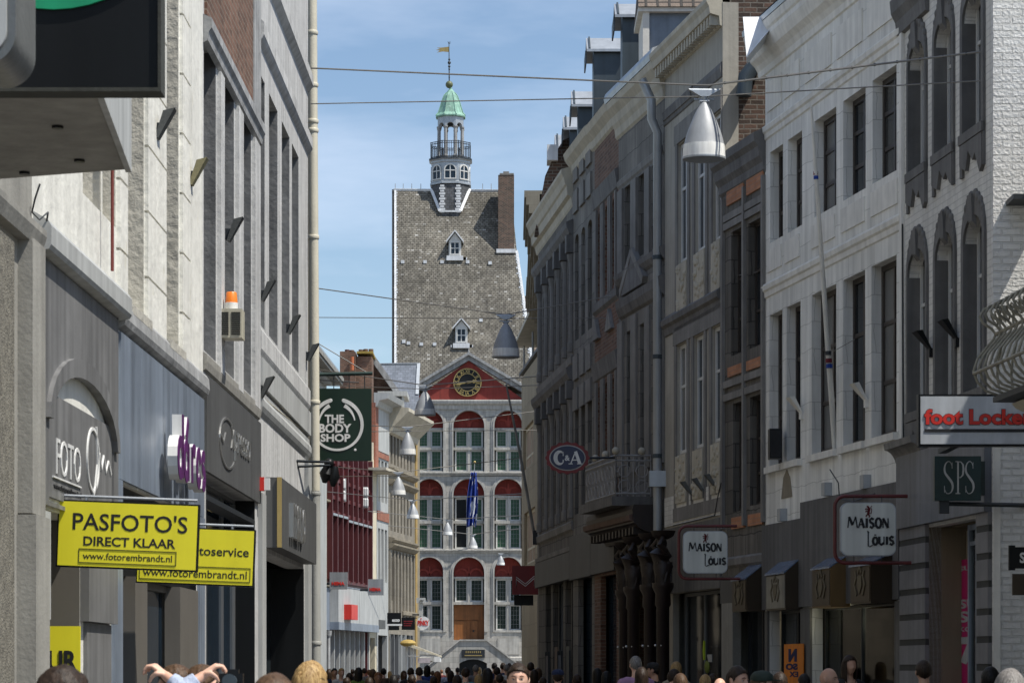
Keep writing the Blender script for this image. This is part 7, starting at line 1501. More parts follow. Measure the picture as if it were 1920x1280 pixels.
# grey HEMA boxes
for pa, pb, yt, yb, Y, tx_, lab in ((618, 651, 1072, 1104, 124, ((622, 646), (1090, 1096.5)), 'left one of the two grey signs with red letters HEMA'), (690, 719, 1085, 1115, 132, ((693, 714), (1101, 1107.5)), 'right one of the two grey signs with red letters HEMA')):
    t, bb, q = signbox('grey_shop_sign', lab, pa, pb, yt, yb, Y, plain('grey_sign_panel', C(.27, .28, .29), rough=.5, bump=0), .25, group='grey HEMA signs'); k = MB(); k.text('HEMA', q(tx_[0][0], 0)[0], q(tx_[0][1], 0)[0], q(0, tx_[1][1])[1], q(0, tx_[1][0])[1], 0, .02, .05); build(k, 'lettering', m_red, t)
    build(MB().box(bb[0]-.4, bb[0], .05, .15, .2, .3), 'arm', m_iron, t)
t, bb, q = signbox('black_shop_sign', 'black sign with white letters ecco left of the town hall', 726, 752, 1148, 1169, 140, m_black, .12); k = MB(); k.text('ecco', q(735, 0)[0], q(749.5, 0)[0], q(0, 1165)[1], q(0, 1160)[1], 0, .02, .05); build(k, 'lettering', m_wl, t); build(MB().box(bb[0], bb[1]+.05, -.01, .0, -.09, -.0), 'white_strip', m_wl, t); build(MB().box(bb[0]+.06, bb[1]-.1, 0, .12, -.32, -.091), 'lower_box', m_black, t)
t, bb, q = signbox('maroon_black_sign', 'black sign with faint dark red lettering beside the round PINKY sign', 753, 778, 1157, 1180, 146, m_black, .12); k = MB()
for z in (1164, 1168, 1172): k.box(q(757, 0)[0], q(774, 0)[0]-.05*(z % 3), -.01, -.001, q(0, z+1)[1], q(0, z-1)[1])
build(k, 'faint_lettering', m_redD, t)
Y = 148; s_ = Y/F; t = thing('round_shop_sign', 'round white sign with red letters PINKY before the town hall window', 'sign', P(793.5, 1167, Y)); n = 40
build(MB().prism([(12.3*s_*math.cos(-2*math.pi*i/n), 12.3*s_*math.sin(-2*math.pi*i/n)) for i in range(n)][::-1], 0, .12), 'disc', m_wl, t); k = MB(); k.text('PINKY', -10.5*s_, 10.8*s_, -5*s_, 4.6*s_, 0, .02, .04); k.sphere((-4*s_, -.01, 8*s_), .04, 8, 6, 1, .3, 1); build(k, 'lettering', m_red, t); build(MB().tube([(-12*s_, .06, 9*s_), (-.9, .06, 9*s_)], .03, 6), 'arm', m_iron, t)
# cream awning, price board, white box at the foot of the street end
t = thing('striped_awning', 'cream sloping market awning at the foot of the town hall stairs', 'awning', P(790, 1240, 150)); Y = 150
A, B = P(762, 1210, Y), P(826, 1231, Y); m = MB(); m.hexa([A, B, B+Vector((0, 2.5, 0)), A+Vector((0, 2.5, 0))], [A+Vector((0, 0, .18)), B+Vector((0, 0, .08)), B+Vector((0, 2.5, .08)), A+Vector((0, 2.5, .18))]); build(m, 'cloth', m_cream, t, world=True)
build(MB().box(P(814, 0, Y).x, P(825, 0, Y).x, Y-.03, Y+2.4, P(0, 1240, Y).z, P(0, 1229.5, Y).z-.02), 'white_valance', m_wl, t, world=True); build(MB().tube([P(764, 1229, Y), P(814, 1231, Y)], .03, 6), 'bar', m_stoneL, t, world=True)
build(MB().box(P(783, 0, Y).x, P(807, 0, Y).x, Y-.1, Y, P(0, 1242, Y).z, P(0, 1233, Y).z), 'menu_board', plain('rosy_board', C(.45, .40, .42)), t, world=True)
for px in (763, 771, 778): build(MB().tube([P(px, 1320, Y+.5), P(px, 1212, Y+.5)], .09, 6), 'post', m_wl, t, world=True)
build(MB().sphere(P(765, 1205, Y+.2), .35, 10, 6, 1.3, 1, .6), 'ochre_lantern', plain('ochre_lamp', C(.4, .28, .08)), t, world=True, smooth=True)
cmr = thing('street_camera', 'white bracket mounted street camera left of the town hall', 'camera', P(786, 1130, 152)); s_ = 152/F; build(MB().box(-.15, .35, -.2, .2, 0, .3).box(0, .22, -.1, .1, -.75, 0), 'housing', m_greyL, cmr); build(MB().lathe([(.11, 0), (.11, .02)], (.15, -.22, .14), 10), 'lens', m_black, cmr); build(MB().box(-.4, 0, 0, .08, -.7, -.62), 'arm', m_iron, cmr)
# slanting pole by the town hall, seen against its right side
sp_ = thing('slanting_flagpole', 'long thin grey pole slanting from the right corner building across the town hall', 'flagpole', P(1000, 1000, 72)); build(MB().tube([P(1002, 1003, 71), P(975, 850, 70), P(949, 720, 69)], [.045, .04, .025], 8), 'pole', m_stoneL, sp_, world=True, smooth=True); build(MB().box(*sorted((P(999, 0, 71).x, P(1008, 0, 71).x)), 70.9, 71.2, P(0, 1020, 71).z, P(0, 994, 71).z), 'socket', m_iron, sp_, world=True)
# ---- hanging street lamps
LAMPS = [(1320, 300, 168, 77, 36.2, 'large hanging aluminium street lamp before the white house, nearest of all'), (948.5, 671, 590, 49, 56.5, 'hanging street lamp in front of the high slate roof'),
 (797, 779, 722, 38, 72, 'hanging street lamp just left of the red gable'), (764.5, 853, 800, 29, 93, 'hanging lamp over the brown cornice, left of the green windows'),
 (747, 928, 885, 26, 104, 'shadowed hanging lamp before the brown stone front, lower left of the row'), (774, 972, 937, 22, 122, 'hanging lamp at the edge of the ochre house'),
 (839, 1003, 973, 18, 150, 'hanging lamp between the left and middle town hall windows'), (886.5, 1028, 1001, 17, 156, 'hanging lamp below the blue and white flag'), (939, 1059, 1037, 14, 168, 'smallest hanging lamp, at the lower right arch of the town hall')]
lamp0 = None
def lamp(cx, yb, yt, w, Y, label):
    s_ = Y/F; r = w*1.06*s_/2; h = r*2*1.72
    global lamp0
    if lamp0 is None:
        t = thing('hanging_lamp', label, 'street lamp', (0, 0, 0), 0, 'street lamps hanging over the middle of the street')
        # unit lamp: bottom radius 1
        sh = [(.06, 3.30), (.12, 3.26), (.19, 3.12), (.33, 2.85), (.47, 2.5), (.61, 2.1), (.735, 1.7), (.84, 1.3), (.915, .92), (.935, .86)]
        build(MB().lathe(sh[::-1], (0, 0, 0), 40), 'shade', m_lampM, t, smooth=True); build(MB().lathe([(.985, .14), (.975, .3), (.965, .6), (.935, .859)], (0, 0, 0), 40), 'frosted_band', m_lampG, t, smooth=True)
        build(MB().lathe([(.92, .0), (.99, .02), (1.0, .08), (.99, .139)], (0, 0, 0), 40), 'rim', m_zinc, t, smooth=True); build(MB().lathe([(.02, .05), (.9, .01)], (0, 0, 0), 40), 'diffuser', m_lampG, t)
        b_ = MB(); b_.tube([(0, 0, 3.26), (0, 0, 3.6)], [.10, .14], 10); b_.add([(-.18, -.16, 3.58), (.18, -.16, 3.58), (.18, .16, 3.58), (-.18, .16, 3.58), (-.68, -.14, 3.95), (.68, -.14, 3.95), (.68, .14, 3.95), (-.68, .14, 3.95), (-.74, -.1, 4.02), (.74, -.1, 4.02), (.74, .1, 4.02), (-.74, .1, 4.02)], [(3, 2, 1, 0), (0, 1, 5, 4), (1, 2, 6, 5), (2, 3, 7, 6), (3, 0, 4, 7), (4, 5, 9, 8), (5, 6, 10, 9), (6, 7, 11, 10), (7, 4, 8, 11), (8, 9, 10, 11)])
        b_.tube([(-.45, 0, 3.42), (.45, 0, 3.42)], .06, 8); b_.tube([(-.22, 0, 3.32), (.22, 0, 3.32)], .12, 8); build(b_, 'suspension', m_zinc, t); lamp0 = t
    else: t = copy_tree(lamp0)
    t['label'] = label; t.location = P(cx, yb, Y); sc = r; t.scale = (sc, sc, sc*(yb-yt)*s_/(4.02*r)); t.rotation_euler = (math.radians(1.5), 0, .1*math.sin(cx)); return t
for a in LAMPS: lamp(*a)
# ---- span wires
def wire(label, pts, r=.012, mat=None, sag=0.):
    pts3 = [P(*p) for p in pts]; o = pts3[0]; t = MB(); full = []
    for i in range(len(pts3)-1):
        a, b = pts3[i], pts3[i+1]
        for k in range(8): s = k/8; q_ = a.lerp(b, s); q_.z -= sag*4*s*(1-s); full.append(q_-o)
    full.append(pts3[-1]-o); t.tube(full, r*.72, 5); ob = build(t, 'span_wire', mat or m_wire, None, smooth=True); ob.location = o; props(ob, label, 'wire', 'span wires across the street')
m_wire = plain('galvanised_wire', C(.22, .21, .19), rough=.5, metal=.3, var=.1, bump=0)
wire('upper carrying wire of the nearest hanging lamp', [(583, 128, 41), (1310, 160, 36.3), (1330, 160, 36.2), (1925, 87, 33)], .017)
wire('lower guy wire of the nearest hanging lamp', [(583, 195, 41), (1320, 181, 36.2), (1925, 147, 33)], .012)
wire('carrying wire of the lamp before the slate roof', [(592, 540, 60), (948, 590, 56.5), (1158, 553, 55.4)], .017)
wire('lower guy wire of the lamp before the slate roof', [(592, 595, 60), (948, 597, 56.5), (1136, 596, 56.5)], .012)
wire('carrying wire of the lamp left of the red gable', [(594, 692, 76), (797, 722, 72), (1012, 705, 68)], .02)
wire('lower guy wire of the lamp left of the red gable', [(594, 722, 76), (797, 729, 72), (1012, 722, 68)], .014)
wire('carrying wire of the lamp over the brown cornice', [(594, 795, 96), (764, 800, 93), (1012, 770, 100)], .022)
wire('lower guy wire of the lamp over the brown cornice', [(594, 810, 96), (764, 808, 93), (1012, 806, 100)], .018)
wire('carrying wire of the shadowed lamp', [(596, 872, 108), (747, 885, 104), (978, 858, 110)], .022)
wire('lower guy wire of the shadowed lamp', [(596, 893, 108), (747, 892, 104), (978, 892, 110)], .018)
wire('carrying wire of the lamp by the ochre house', [(598, 920, 124), (774, 937, 122), (978, 925, 112)], .025)
wire('carrying wire of the lamp between the town hall windows', [(690, 958, 140), (839, 973, 150), (978, 966, 112)], .028)
wire('carrying wire of the lamp below the flag', [(728, 985, 150), (886, 1001, 156), (978, 990, 112)], .028)
wire('thin cable in front of the right corner building', [(1158, 555, 55.4), (1420, 510, 45)], .010)
wire('short cable from the flagpole to the white house window', [(1560, 660, 40), (1603, 636, 39.6)], .008)
wb_ = thing('cable_bundle', 'thicker rope of wrapped cables over the nearest wire at the right', 'cable', P(1340, 158, 36.)); 
build(MB().tube([P(1340, 158, 36.2)+(P(1925, 87, 33)-P(1340, 158, 36.2))*k/10 for k in range(11)], .014, 6), 'rope', m_wire, wb_, world=True, smooth=True)
for k in range(14): c_ = P(1340, 158, 36.2).lerp(P(1925, 87, 33), (k+.5)/14); build(MB().sphere(c_, .022, 6, 5), 'cable_tie', m_iron, wb_, world=True)

# loose service cables fixed to the fronts
def cable(label, pts, r=.010, mat=None):
    p3 = [P(*p) for p in pts]; o = p3[0]; ob = build(MB().tube([p-o for p in p3], r, 5), 'service_cable', mat or m_iron, None, smooth=True); ob.location = o; props(ob, label, 'cable', 'service cables on the fronts')
cable('dark looping cable with clamps on the white stucco at the upper left', [(75, 345, 18.2), (66, 372, 18.2), (60, 398, 18.25), (74, 412, 18.2), (90, 398, 18.3), (84, 440, 18.4), (66, 452, 18.3)], .007)
cable('thin cable running along the plastered house above its shop fascia', [(1262, 985, 50.), (1300, 976, 48.5), (1340, 966, 47), (1346, 930, 46.8), (1352, 905, 46.5)], .010)
cable('thin cable drooping under the sills of the white house', [(1556, 880, 40.3), (1572, 905, 39.9), (1574, 935, 39.8), (1600, 940, 39.2), (1640, 925, 38.3)], .010)
cable('cable down the joint between the white house and the patchy brick house', [(1692, 420, 37.2), (1693, 700, 37.2), (1694, 840, 37.2)], .014)
cable('thin cable down the grey ashlar front beside its downpipe', [(1229, 300, 51.3), (1230, 620, 51.3), (1231, 900, 51.3)], .012)
cable('pale cable crossing the pale stone front above the shop cornice', [(484, 738, 33.2), (520, 768, 35.6), (560, 800, 38.9), (576, 818, 40.5)], .008, m_cream)
# ================================================================ PEOPLE
import bmesh
def head_mesh(bm, c, s=1.):
    """a head with brow, sockets, nose, lips, chin and ears; faces -y"""
    nu, nv = 44, 34; grid = []
    g = lambda v, w: math.exp(-(v/w)**2)
    for j in range(nv+1):
        row = []; ph = -math.pi/2+math.pi*j/nv
        for i in range(nu):
            th = 2*math.pi*i/nu; x, y, z = .075*math.cos(ph)*math.sin(th), -.095*math.cos(ph)*math.cos(th), .118*math.sin(ph)
            t = max(0, -z/.118)
            x *= 1-.34*t**1.6; x *= 1+.03*g(z-.04, .05)
            if y > 0: y *= 1-.45*t**1.2+.06*g(z-.03, .05)
            else: y *= .95-.02*t
            if y < -.03:
                y += .010*g(abs(x)-.031, .014)*g(z-.004, .013)
                y -= .005*g(z-.028, .010)*g(x, .05)
                y -= .024*g(x, .0115)*g(z+.026, .014)+.013*g(x, .009)*g(z+.006, .018)+.006*g(abs(x)-.012, .007)*g(z+.034, .008)
                y -= .007*g(x, .02)*(g(z+.056, .005)+g(z+.067, .005)); y += .004*g(x, .022)*g(z+.0615, .0025)
                y -= .010*g(x, .02)*g(z+.092, .014); y -= .003*g(abs(x)-.045, .02)*g(z+.02, .02)
            row.append(bm.verts.new(Vector((x, y, z))*s+Vector(c)))
        grid.append(row)
    for j in range(nv):
        for i in range(nu):
            i2 = (i+1) % nu; bm.faces.new((grid[j][i], grid[j][i2], grid[j+1][i2], grid[j+1][i]))
    for sx in (-1, 1):
        er = []
        for j in range(9):
            ph = -math.pi/2+math.pi*j/8; er.append([bm.verts.new(Vector((sx*(.076+.013*math.cos(ph)*math.cos(2*math.pi*i/12)), .012+.018*math.cos(ph)*math.sin(2*math.pi*i/12)+.006*math.sin(ph), -.004+.032*math.sin(ph)))*s+Vector(c)) for i in range(12)])
        for j in range(8):
            for i in range(12): i2 = (i+1) % 12; bm.faces.new((er[j][i], er[j][i2], er[j+1][i2], er[j+1][i]))
def hand_chains(wr, kn, spread, tips_dir, s=1., bend=.6, curl=Vector((0, 0, -1))):
    """five unequal bent fingers and a side thumb from the knuckle point kn"""
    wr, kn = Vector(wr), Vector(kn); d = (kn-wr).normalized(); sp = Vector(spread).normalized(); ch = []
    for k, (o, ln) in enumerate(((-.030, .068), (-.010, .078), (.011, .073), (.030, .058))):
        b = kn+sp*o*s; a1 = (d*(1-bend)+Vector(tips_dir)*bend).normalized(); p1 = b+a1*ln*.42*s; a2 = (Vector(tips_dir)*.7+curl*.5).normalized(); p2 = p1+a2*ln*.32*s; p3 = p2+(curl*.85+Vector(tips_dir)*.3).normalized()*ln*.26*s
        ch.append(([wr+(b-wr)*.3, b, p1, p2, p3], [.014, .0102, .0090, .0082, .0068]))
    t0 = wr+(kn-wr)*.25-sp*.022*s; t1 = wr+(kn-wr)*.6-sp*.045*s+curl*.012; t2 = t1+(d*.6+curl*.7).normalized()*.032*s; t3 = t2+(d*.4+curl*.8).normalized()*.024*s
    ch.append(([t0, t1, t2, t3], [.014, .012, .0105, .0085])); return ch
def make_body(name, H=1.75, female=False, arm=None, voxel=.012, step=.12):
    k = H/1.75; bm = bmesh.new(); chains = []
    sh = .165 if female else .19; hp = .10
    V_ = lambda *a: Vector(a)
    chains.append(([V_(0, .01, .93), V_(0, .0, 1.08), V_(0, .0, 1.22), V_(0, .015, 1.36), V_(0, .02, 1.45), V_(0, .012, 1.55)], [.135, .118 if female else .125, .135, .115, .062, .055]))
    for sx in (-1, 1):
        chains.append(([V_(0, .01, 1.36), V_(sx*.09, .012, 1.40), V_(sx*sh, .015, 1.385)], [.10, .075, .058]))
        raised = arm and sx == -1
        if raised:
            pts = [V_(sx*sh, .015, 1.385)]+[Vector(p)/k for p in arm[:2]]; chains.append((pts, [.056, .042, .024])); wr, kn = Vector(arm[1])/k, Vector(arm[2])/k; chains += hand_chains(wr, kn, arm[3], arm[4]); chains.append(([wr, kn], [.021, .015]))
        else:
            a = step*.8*sx; el = V_(sx*(sh+.05), .03+a*.3, 1.11); w = V_(sx*(sh+.055), -.04+a, .87); kn = V_(sx*(sh+.05), -.06+a*1.1, .79)
            chains.append(([V_(sx*sh, .015, 1.385), el, w], [.055, .043, .028])); chains.append(([w, kn], [.024, .026])); chains += hand_chains(w, kn, (0, 1, 0), (0, -.1, -1), bend=.7, curl=V_(-sx*.5, -.3, -.8))
        b = step*sx; chains.append(([V_(0, .01, .93), V_(sx*hp, .01, .87), V_(sx*.10, -b*.5, .50), V_(sx*.10, b*.6, .10), V_(sx*.105, b*.6-.02, .05)], [.12, .10, .062, .042, .045])); chains.append(([V_(sx*.105, b*.6+.02, .045), V_(sx*.11, b*.6-.14, .03)], [.045, .032]))
    me0 = bpy.data.meshes.new('t'); full = bmesh.new()
    for pts, rs in chains:       # grow each tapering limb, all fused into one surface below
        m = MB(); sub, sr = [], []
        for i in range(len(pts)-1):
            for q in range(4): t = q/4; sub.append(pts[i].lerp(pts[i+1], t)); sr.append(rs[i]*(1-t)+rs[i+1]*t)
        sub.append(pts[-1]); sr.append(rs[-1]); m.tube(sub, sr, 12); m.sphere(pts[0], rs[0]*.99, 12, 8); m.sphere(pts[-1], rs[-1]*.99, 12, 8)
        for j in range(1, len(pts)-1): m.sphere(pts[j], rs[j]*1.0, 12, 8)
        vs = [full.verts.new(v) for v in m.v]
        for f in m.f:
            try: full.faces.new([vs[i] for i in f])
            except ValueError: pass
    # torso is wider than deep
    for v in full.verts:
        if abs(v.co.x) < .21 and .84 < v.co.z < 1.42 and not (arm and v.co.x < -.14): v.co.x *= 1.12; v.co.y *= .86
    hc = V_(0, -.012, 1.632); head_mesh(full, hc)
    bmesh.ops.recalc_face_normals(full, faces=full.faces); full.to_mesh(me0); full.free()
    ob = bpy.data.objects.new('t', me0); COL.objects.link(ob); r = ob.modifiers.new('r', 'REMESH'); r.mode = 'VOXEL'; r.voxel_size = voxel
    sm = ob.modifiers.new('s', 'SMOOTH'); sm.factor = .5; sm.iterations = 2 if voxel > .008 else 3
    dg = bpy.context.evaluated_depsgraph_get(); dg.update(); me = bpy.data.meshes.new_from_object(ob.evaluated_get(dg)); bpy.data.objects.remove(ob)
    for v in me.vertices: v.co = v.co*k
    me.name = name
    for p in me.polygons: p.use_smooth = True
    me.update(); me.materials.append(None)
    return me, hc*k, k
def shell(me, test, off, name, noise=0., k=1.):
    """a garment or head of hair: the part of the body surface that passes the test, lifted off the skin"""
    bm = bmesh.new(); bm.from_mesh(me); bm.normal_update()
    for v in bm.verts: v.tag = test(v.co)
    dele = [f for f in bm.faces if not all(v.tag for v in f.verts)]
    bmesh.ops.delete(bm, geom=dele, context='FACES'); loose = [v for v in bm.verts if not v.link_faces]; bmesh.ops.delete(bm, geom=loose, context='VERTS')
    for v in bm.verts:
        n_ = (mnoise.noise(v.co*28)+.9*mnoise.noise(Vector((v.co.x*110, v.co.y*110, v.co.z*30))))*noise if noise else 0; edge = any(len(e.link_faces) < 2 for e in v.link_edges)
        v.co += v.normal*((off+n_)*(.45 if edge else 1))
    m = bpy.data.meshes.new(name); bm.to_mesh(m); bm.free()
    for p in m.polygons: p.use_smooth = True
    m.materials.append(None); return m
def hairm(name, c1, c2):
    m, t, b, N, K = nmat(name); tcn = N('ShaderNodeTexCoord'); mp_ = N('ShaderNodeMapping'); mp_.inputs['Scale'].default_value = (90, 90, 9); K(tcn.outputs['Object'], mp_.inputs[0])
    n = N('ShaderNodeTexNoise'); n.inputs['Scale'].default_value = 1; n.inputs['Detail'].default_value = 5; n.inputs['Distortion'].default_value = .6; K(mp_.outputs[0], n.inputs['Vector']); r = N('ShaderNodeValToRGB'); r.color_ramp.elements[0].color = C(*c1); r.color_ramp.elements[1].color = C(*c2); r.color_ramp.elements[0].position = .3; r.color_ramp.elements[1].position = .7; K(n.outputs[0], r.inputs[0]); K(r.outputs[0], b.inputs['Base Color'])
    b.inputs['Roughness'].default_value = .5; b.inputs['Specular IOR Level'].default_value = .2; bp = N('ShaderNodeBump'); bp.inputs['Strength'].default_value = .8; bp.inputs['Distance'].default_value = .004; K(n.outputs[0], bp.inputs['Height']); K(bp.outputs[0], b.inputs['Normal']); return m
def skinm(name, c):
    m, t, b, N, K = nmat(name); tcn = N('ShaderNodeTexCoord'); n = N('ShaderNodeTexNoise'); n.inputs['Scale'].default_value = 14; n.inputs['Detail'].default_value = 5; K(tcn.outputs['Object'], n.inputs['Vector']); r = N('ShaderNodeValToRGB'); r.color_ramp.elements[0].color = C(c[0]*.9, c[1]*.8, c[2]*.76); r.color_ramp.elements[1].color = C(*c); r.color_ramp.elements[0].position = .3; r.color_ramp.elements[1].position = .65; K(n.outputs[0], r.inputs[0]); K(r.outputs[0], b.inputs['Base Color'])
    b.inputs['Roughness'].default_value = .5; b.inputs['Subsurface Weight'].default_value = .06; b.inputs['Subsurface Radius'].default_value = (.02, .008, .004); return m
HAIR = {'black': hairm('black_hair', (.004, .004, .004), (.02, .017, .015)), 'dark': hairm('dark_brown_hair', (.010, .006, .004), (.045, .028, .018)), 'brown': hairm('brown_hair', (.04, .022, .012), (.12, .07, .04)), 'blond': hairm('blond_hair', (.16, .085, .03), (.50, .34, .15)), 'grey': hairm('grey_hair', (.10, .09, .08), (.28, .26, .24)), 'red': hairm('auburn_hair', (.08, .03, .012), (.2, .09, .04))}
SKIN = [skinm('fair_skin', (.68, .43, .32)), skinm('tanned_skin', (.50, .30, .21)), skinm('brown_skin', (.20, .11, .07))]
CL = {}
def cloth(n, c): CL[n] = plain(n.replace(' ', '_')+'_cloth', C(*c), rough=.9, var=.2, scale=6, streak=.1, bump=.3, fine=40)
for n, c in {'black': (.015, .015, .017), 'white': (.6, .6, .58), 'navy': (.015, .025, .07), 'pink': (.38, .22, .36), 'green': (.10, .16, .03), 'grey': (.16, .16, .17), 'light blue': (.42, .48, .62), 'blue': (.03, .06, .25), 'slate blue': (.09, .12, .18), 'maroon': (.10, .015, .015), 'brown': (.09, .055, .035), 'beige': (.35, .29, .2), 'orange': (.4, .13, .05), 'denim': (.05, .07, .12)}.items(): cloth(n, c)
m_stripe = nmat('striped_jersey'); m_, t_, b_, N_, K_ = m_stripe; tcn = N_('ShaderNodeTexCoord'); sx_ = N_('ShaderNodeSeparateXYZ'); K_(tcn.outputs['Object'], sx_.inputs[0]); rr_ = N_('ShaderNodeValToRGB'); rr_.color_ramp.interpolation = 'CONSTANT'; e_ = rr_.color_ramp.elements; e_[0].color = C(.01, .17, .11); e_[1].position = .72; e_[1].color = C(.01, .03, .08); e3 = e_.new(.765); e3.color = C(.03, .22, .24); mr_ = N_('ShaderNodeMath'); mr_.operation = 'DIVIDE'; mr_.inputs[1].default_value = 1.75; K_(sx_.outputs[2], mr_.inputs[0]); K_(mr_.outputs[0], rr_.inputs[0]); K_(rr_.outputs[0], b_.inputs['Base Color']); CL['green and blue striped'] = m_
m_eye = plain('eye_white', C(.6, .58, .55), rough=.2, bump=0, var=.05)
def long_hair(hc, k, ln):
    bm_ = MB(); nu, nv = 28, 14; base = 0
    for j in range(nv+1):
        t = j/nv; z = .085-(.085+ln)*t; w = .086+.012*math.sin(t*math.pi*.9)-.012*t; d = .106+.012*math.sin(t*math.pi)
        for i in range(nu+1):
            a = math.radians(-128+256*i/nu); cl = math.sqrt(max(0, 1-max(0, (z+.0))/.118*max(0, z)/.118)) if z > 0 else 1
            r = 1+.035*math.sin(i*2.3+j*.35)+.02*math.sin(i*5.1); bm_.v.append(Vector((w*math.sin(a)*cl*r, .012+d*math.cos(a)*cl*r, z))*k+hc)
    for j in range(nv):
        for i in range(nu): a = j*(nu+1)+i; bm_.f.append([a, a+1, a+nu+2, a+nu+1])
    return bm_
def prototype(kind, H=1.75, **kw):
    female = kind.startswith('f'); me, hc, k = make_body('person_'+kind, H, female, **kw)
    z = lambda v: v.z/k; hx = lambda v: (v-hc)/k
    ob = bpy.data.objects.new('person', me); COL.objects.link(ob); kids = {}
    def kid(n, m):
        o = bpy.data.objects.new(n, m); COL.objects.link(o); o.parent = ob; kids[n] = o; return o
    arm = kw.get('arm')
    def shirt_t(v):
        zz = z(v)
        if arm and v.x/k < -.13 and zz > 1.2:
            w = Vector(arm[1]); e = Vector(arm[0]); return (v-w).length > .045*k and (v-w).dot((e-w).normalized()) > .03
        return (.86 < zz < 1.47 and not (abs(v.x)/k > .20 and zz < 1.16)) and not (zz > 1.43 and abs(v.x)/k < .075 and v.y < 0)
    kid('shirt', shell(me, shirt_t, .014, 'shirt', .004)); kid('trousers', shell(me, lambda v: .09 < z(v) < .90 and not (abs(v.x)/k > .20 and z(v) > .6), .012, 'trousers', .004))
    kid('shoe', shell(me, lambda v: z(v) < .085, .006, 'shoe'))
    def hair_t(v):
        q = hx(v); return q.length < .16 and q.z > -.085 and (q.z+.85*q.y > -.004 or (q.y > -.03 and q.z > -.03 and q.z+.85*q.y > -.02)) and not (abs(q.x) > .0785 and -.05 < q.z < .035 and q.y < .04)
    kid('hair', shell(me, hair_t, .012 if not female else .018, 'hair', .0035))
    if kind in ('f', 'fn'): kid('long_hair', build(long_hair(hc, k, .20), 'long_hair', HAIR['brown'], ob, smooth=True, ang=80).data); bpy.data.objects.remove([o for o in ob.children if o.name.startswith('long_hair') and o is not kids['long_hair']][0]); kids['long_hair'].data.materials.clear(); kids['long_hair'].data.materials.append(None); s2 = kids['long_hair'].modifiers.new('thickness', 'SOLIDIFY'); s2.thickness = .008
    if kind.endswith('n'):
        for sx in (-1, 1):
            e = build(MB().sphere(hc+Vector((sx*.031, -.0668, .003))*k, .0120*k, 14, 10), 'eye', m_eye, ob, smooth=True); build(MB().sphere(hc+Vector((sx*.031, -.0752, .002))*k, .0060*k, 10, 8), 'iris', m_black, e)
            b = MB(); b.tube([hc+Vector((sx*.016, -.0945, .021))*k, hc+Vector((sx*.032, -.0915, .027))*k, hc+Vector((sx*.048, -.080, .021))*k], [.0025, .0038, .002], 6); build(b, 'eyebrow', HAIR['dark'], ob, smooth=True)
            l = MB(); l.tube([hc+Vector((sx*.018, -.083, .008))*k, hc+Vector((sx*.031, -.0855, .0125))*k, hc+Vector((sx*.045, -.077, .007))*k], [.002, .0042, .002], 6); build(l, 'eyelid', SKIN[1], ob, smooth=True)
    return ob
used_p = set()
PROTO = {}
def get_person(kind):
    if kind not in PROTO:
        PROTO[kind] = prototype(kind, voxel=.0065 if kind.endswith('n') else .012); return PROTO[kind]
    return copy_tree(PROTO[kind])
def setmat(o, m): o.material_slots[0].link = 'OBJECT'; o.material_slots[0].material = m
def place(px, top, w, kind, rot, hair, shirt, where, skin=0, cat='person', Y=None, cap=None, hscale=1.):
    Y = Y or 800./w; H = EYE+(HY-top)/F*Y+.0; o = get_person(kind); s_ = H/1.765; o.location = ((px-CX)/F*Y, Y, 0); o.scale = (s_, s_, s_); o.rotation_euler = (0, 0, math.radians(rot))
    setmat(o, SKIN[skin])
    for ch in o.children:
        n = ch.name.split('.')[0]
        if n == 'shirt': setmat(ch, CL[shirt])
        elif n == 'trousers': setmat(ch, CL['denim' if (int(px) % 2) else 'black'])
        elif n == 'shoe': setmat(ch, CL['brown'])
        elif n in ('hair', 'long_hair'):
            if hair == 'bald' and n == 'hair': setmat(ch, SKIN[skin]); ch.scale = (.998, .998, .998)
            else: setmat(ch, HAIR[hair if hair != 'bald' else 'brown'])
    if hair == 'bald':
        for ch in list(o.children):
            if ch.name.split('.')[0] == 'hair': bpy.data.objects.remove(ch)
    hd = {'bald': 'bald', 'blond': 'blond haired', 'grey': 'grey haired', 'black': 'black haired', 'dark': 'dark haired', 'brown': 'brown haired', 'red': 'auburn haired'}[hair]
    if cap:
        c_ = MB(); hc = Vector((0, -.012, 1.632)); c_.lathe([(.099, .045), (.104, .07), (.095, .10), (.065, .128), (.01, .139)], hc, 18); c_.hexa([hc+Vector((-.07, -.08, .05)), hc+Vector((.07, -.08, .05)), hc+Vector((.05, -.175, .042)), hc+Vector((-.05, -.175, .042))], [hc+Vector((-.07, -.08, .06)), hc+Vector((.07, -.08, .06)), hc+Vector((.05, -.175, .05)), hc+Vector((-.05, -.175, .05))]); build(c_, 'cap', cap, o, smooth=True); hd += ' capped'
    props(o, f'{hd} person in {shirt} top {where}', 'person', 'people walking along the shopping street'); return o
# the nearest ones, then the crowd from left to right
place(112, 1243, 95, 'mn', 118, 'dark', 'grey', 'at the lower left before the yellow poster', 1, Y=8.6)
place(512, 1261, 90, 'f', 180, 'brown', 'brown', 'blurred, nearest, left of the blond one', 0, Y=8.8)
o_ = place(580, 1238, 58, 'fn', 150, 'blond', 'white', 'nearest by the foot of the cream drainpipe', 0, Y=14)
place(972, 1240, 38, 'mn', -4, 'dark', 'grey', 'facing the viewer below the town hall', 0, Y=19.5)
place(1381, 1246, 36, 'mn', 50, 'dark', 'black', 'turned left before the plastered house', 1, Y=21.5)
place(1552, 1249, 30, 'mn', 60, 'bald', 'navy', 'between the two shop windows of the white house', 1, Y=26)
place(1732, 1235, 30, 'm', 180, 'dark', 'black', 'seen from behind at the striped pier', 1, Y=27)
place(1857, 1247, 34, 'm', 170, 'black', 'navy', 'beside the right striped pier', 2, Y=23)
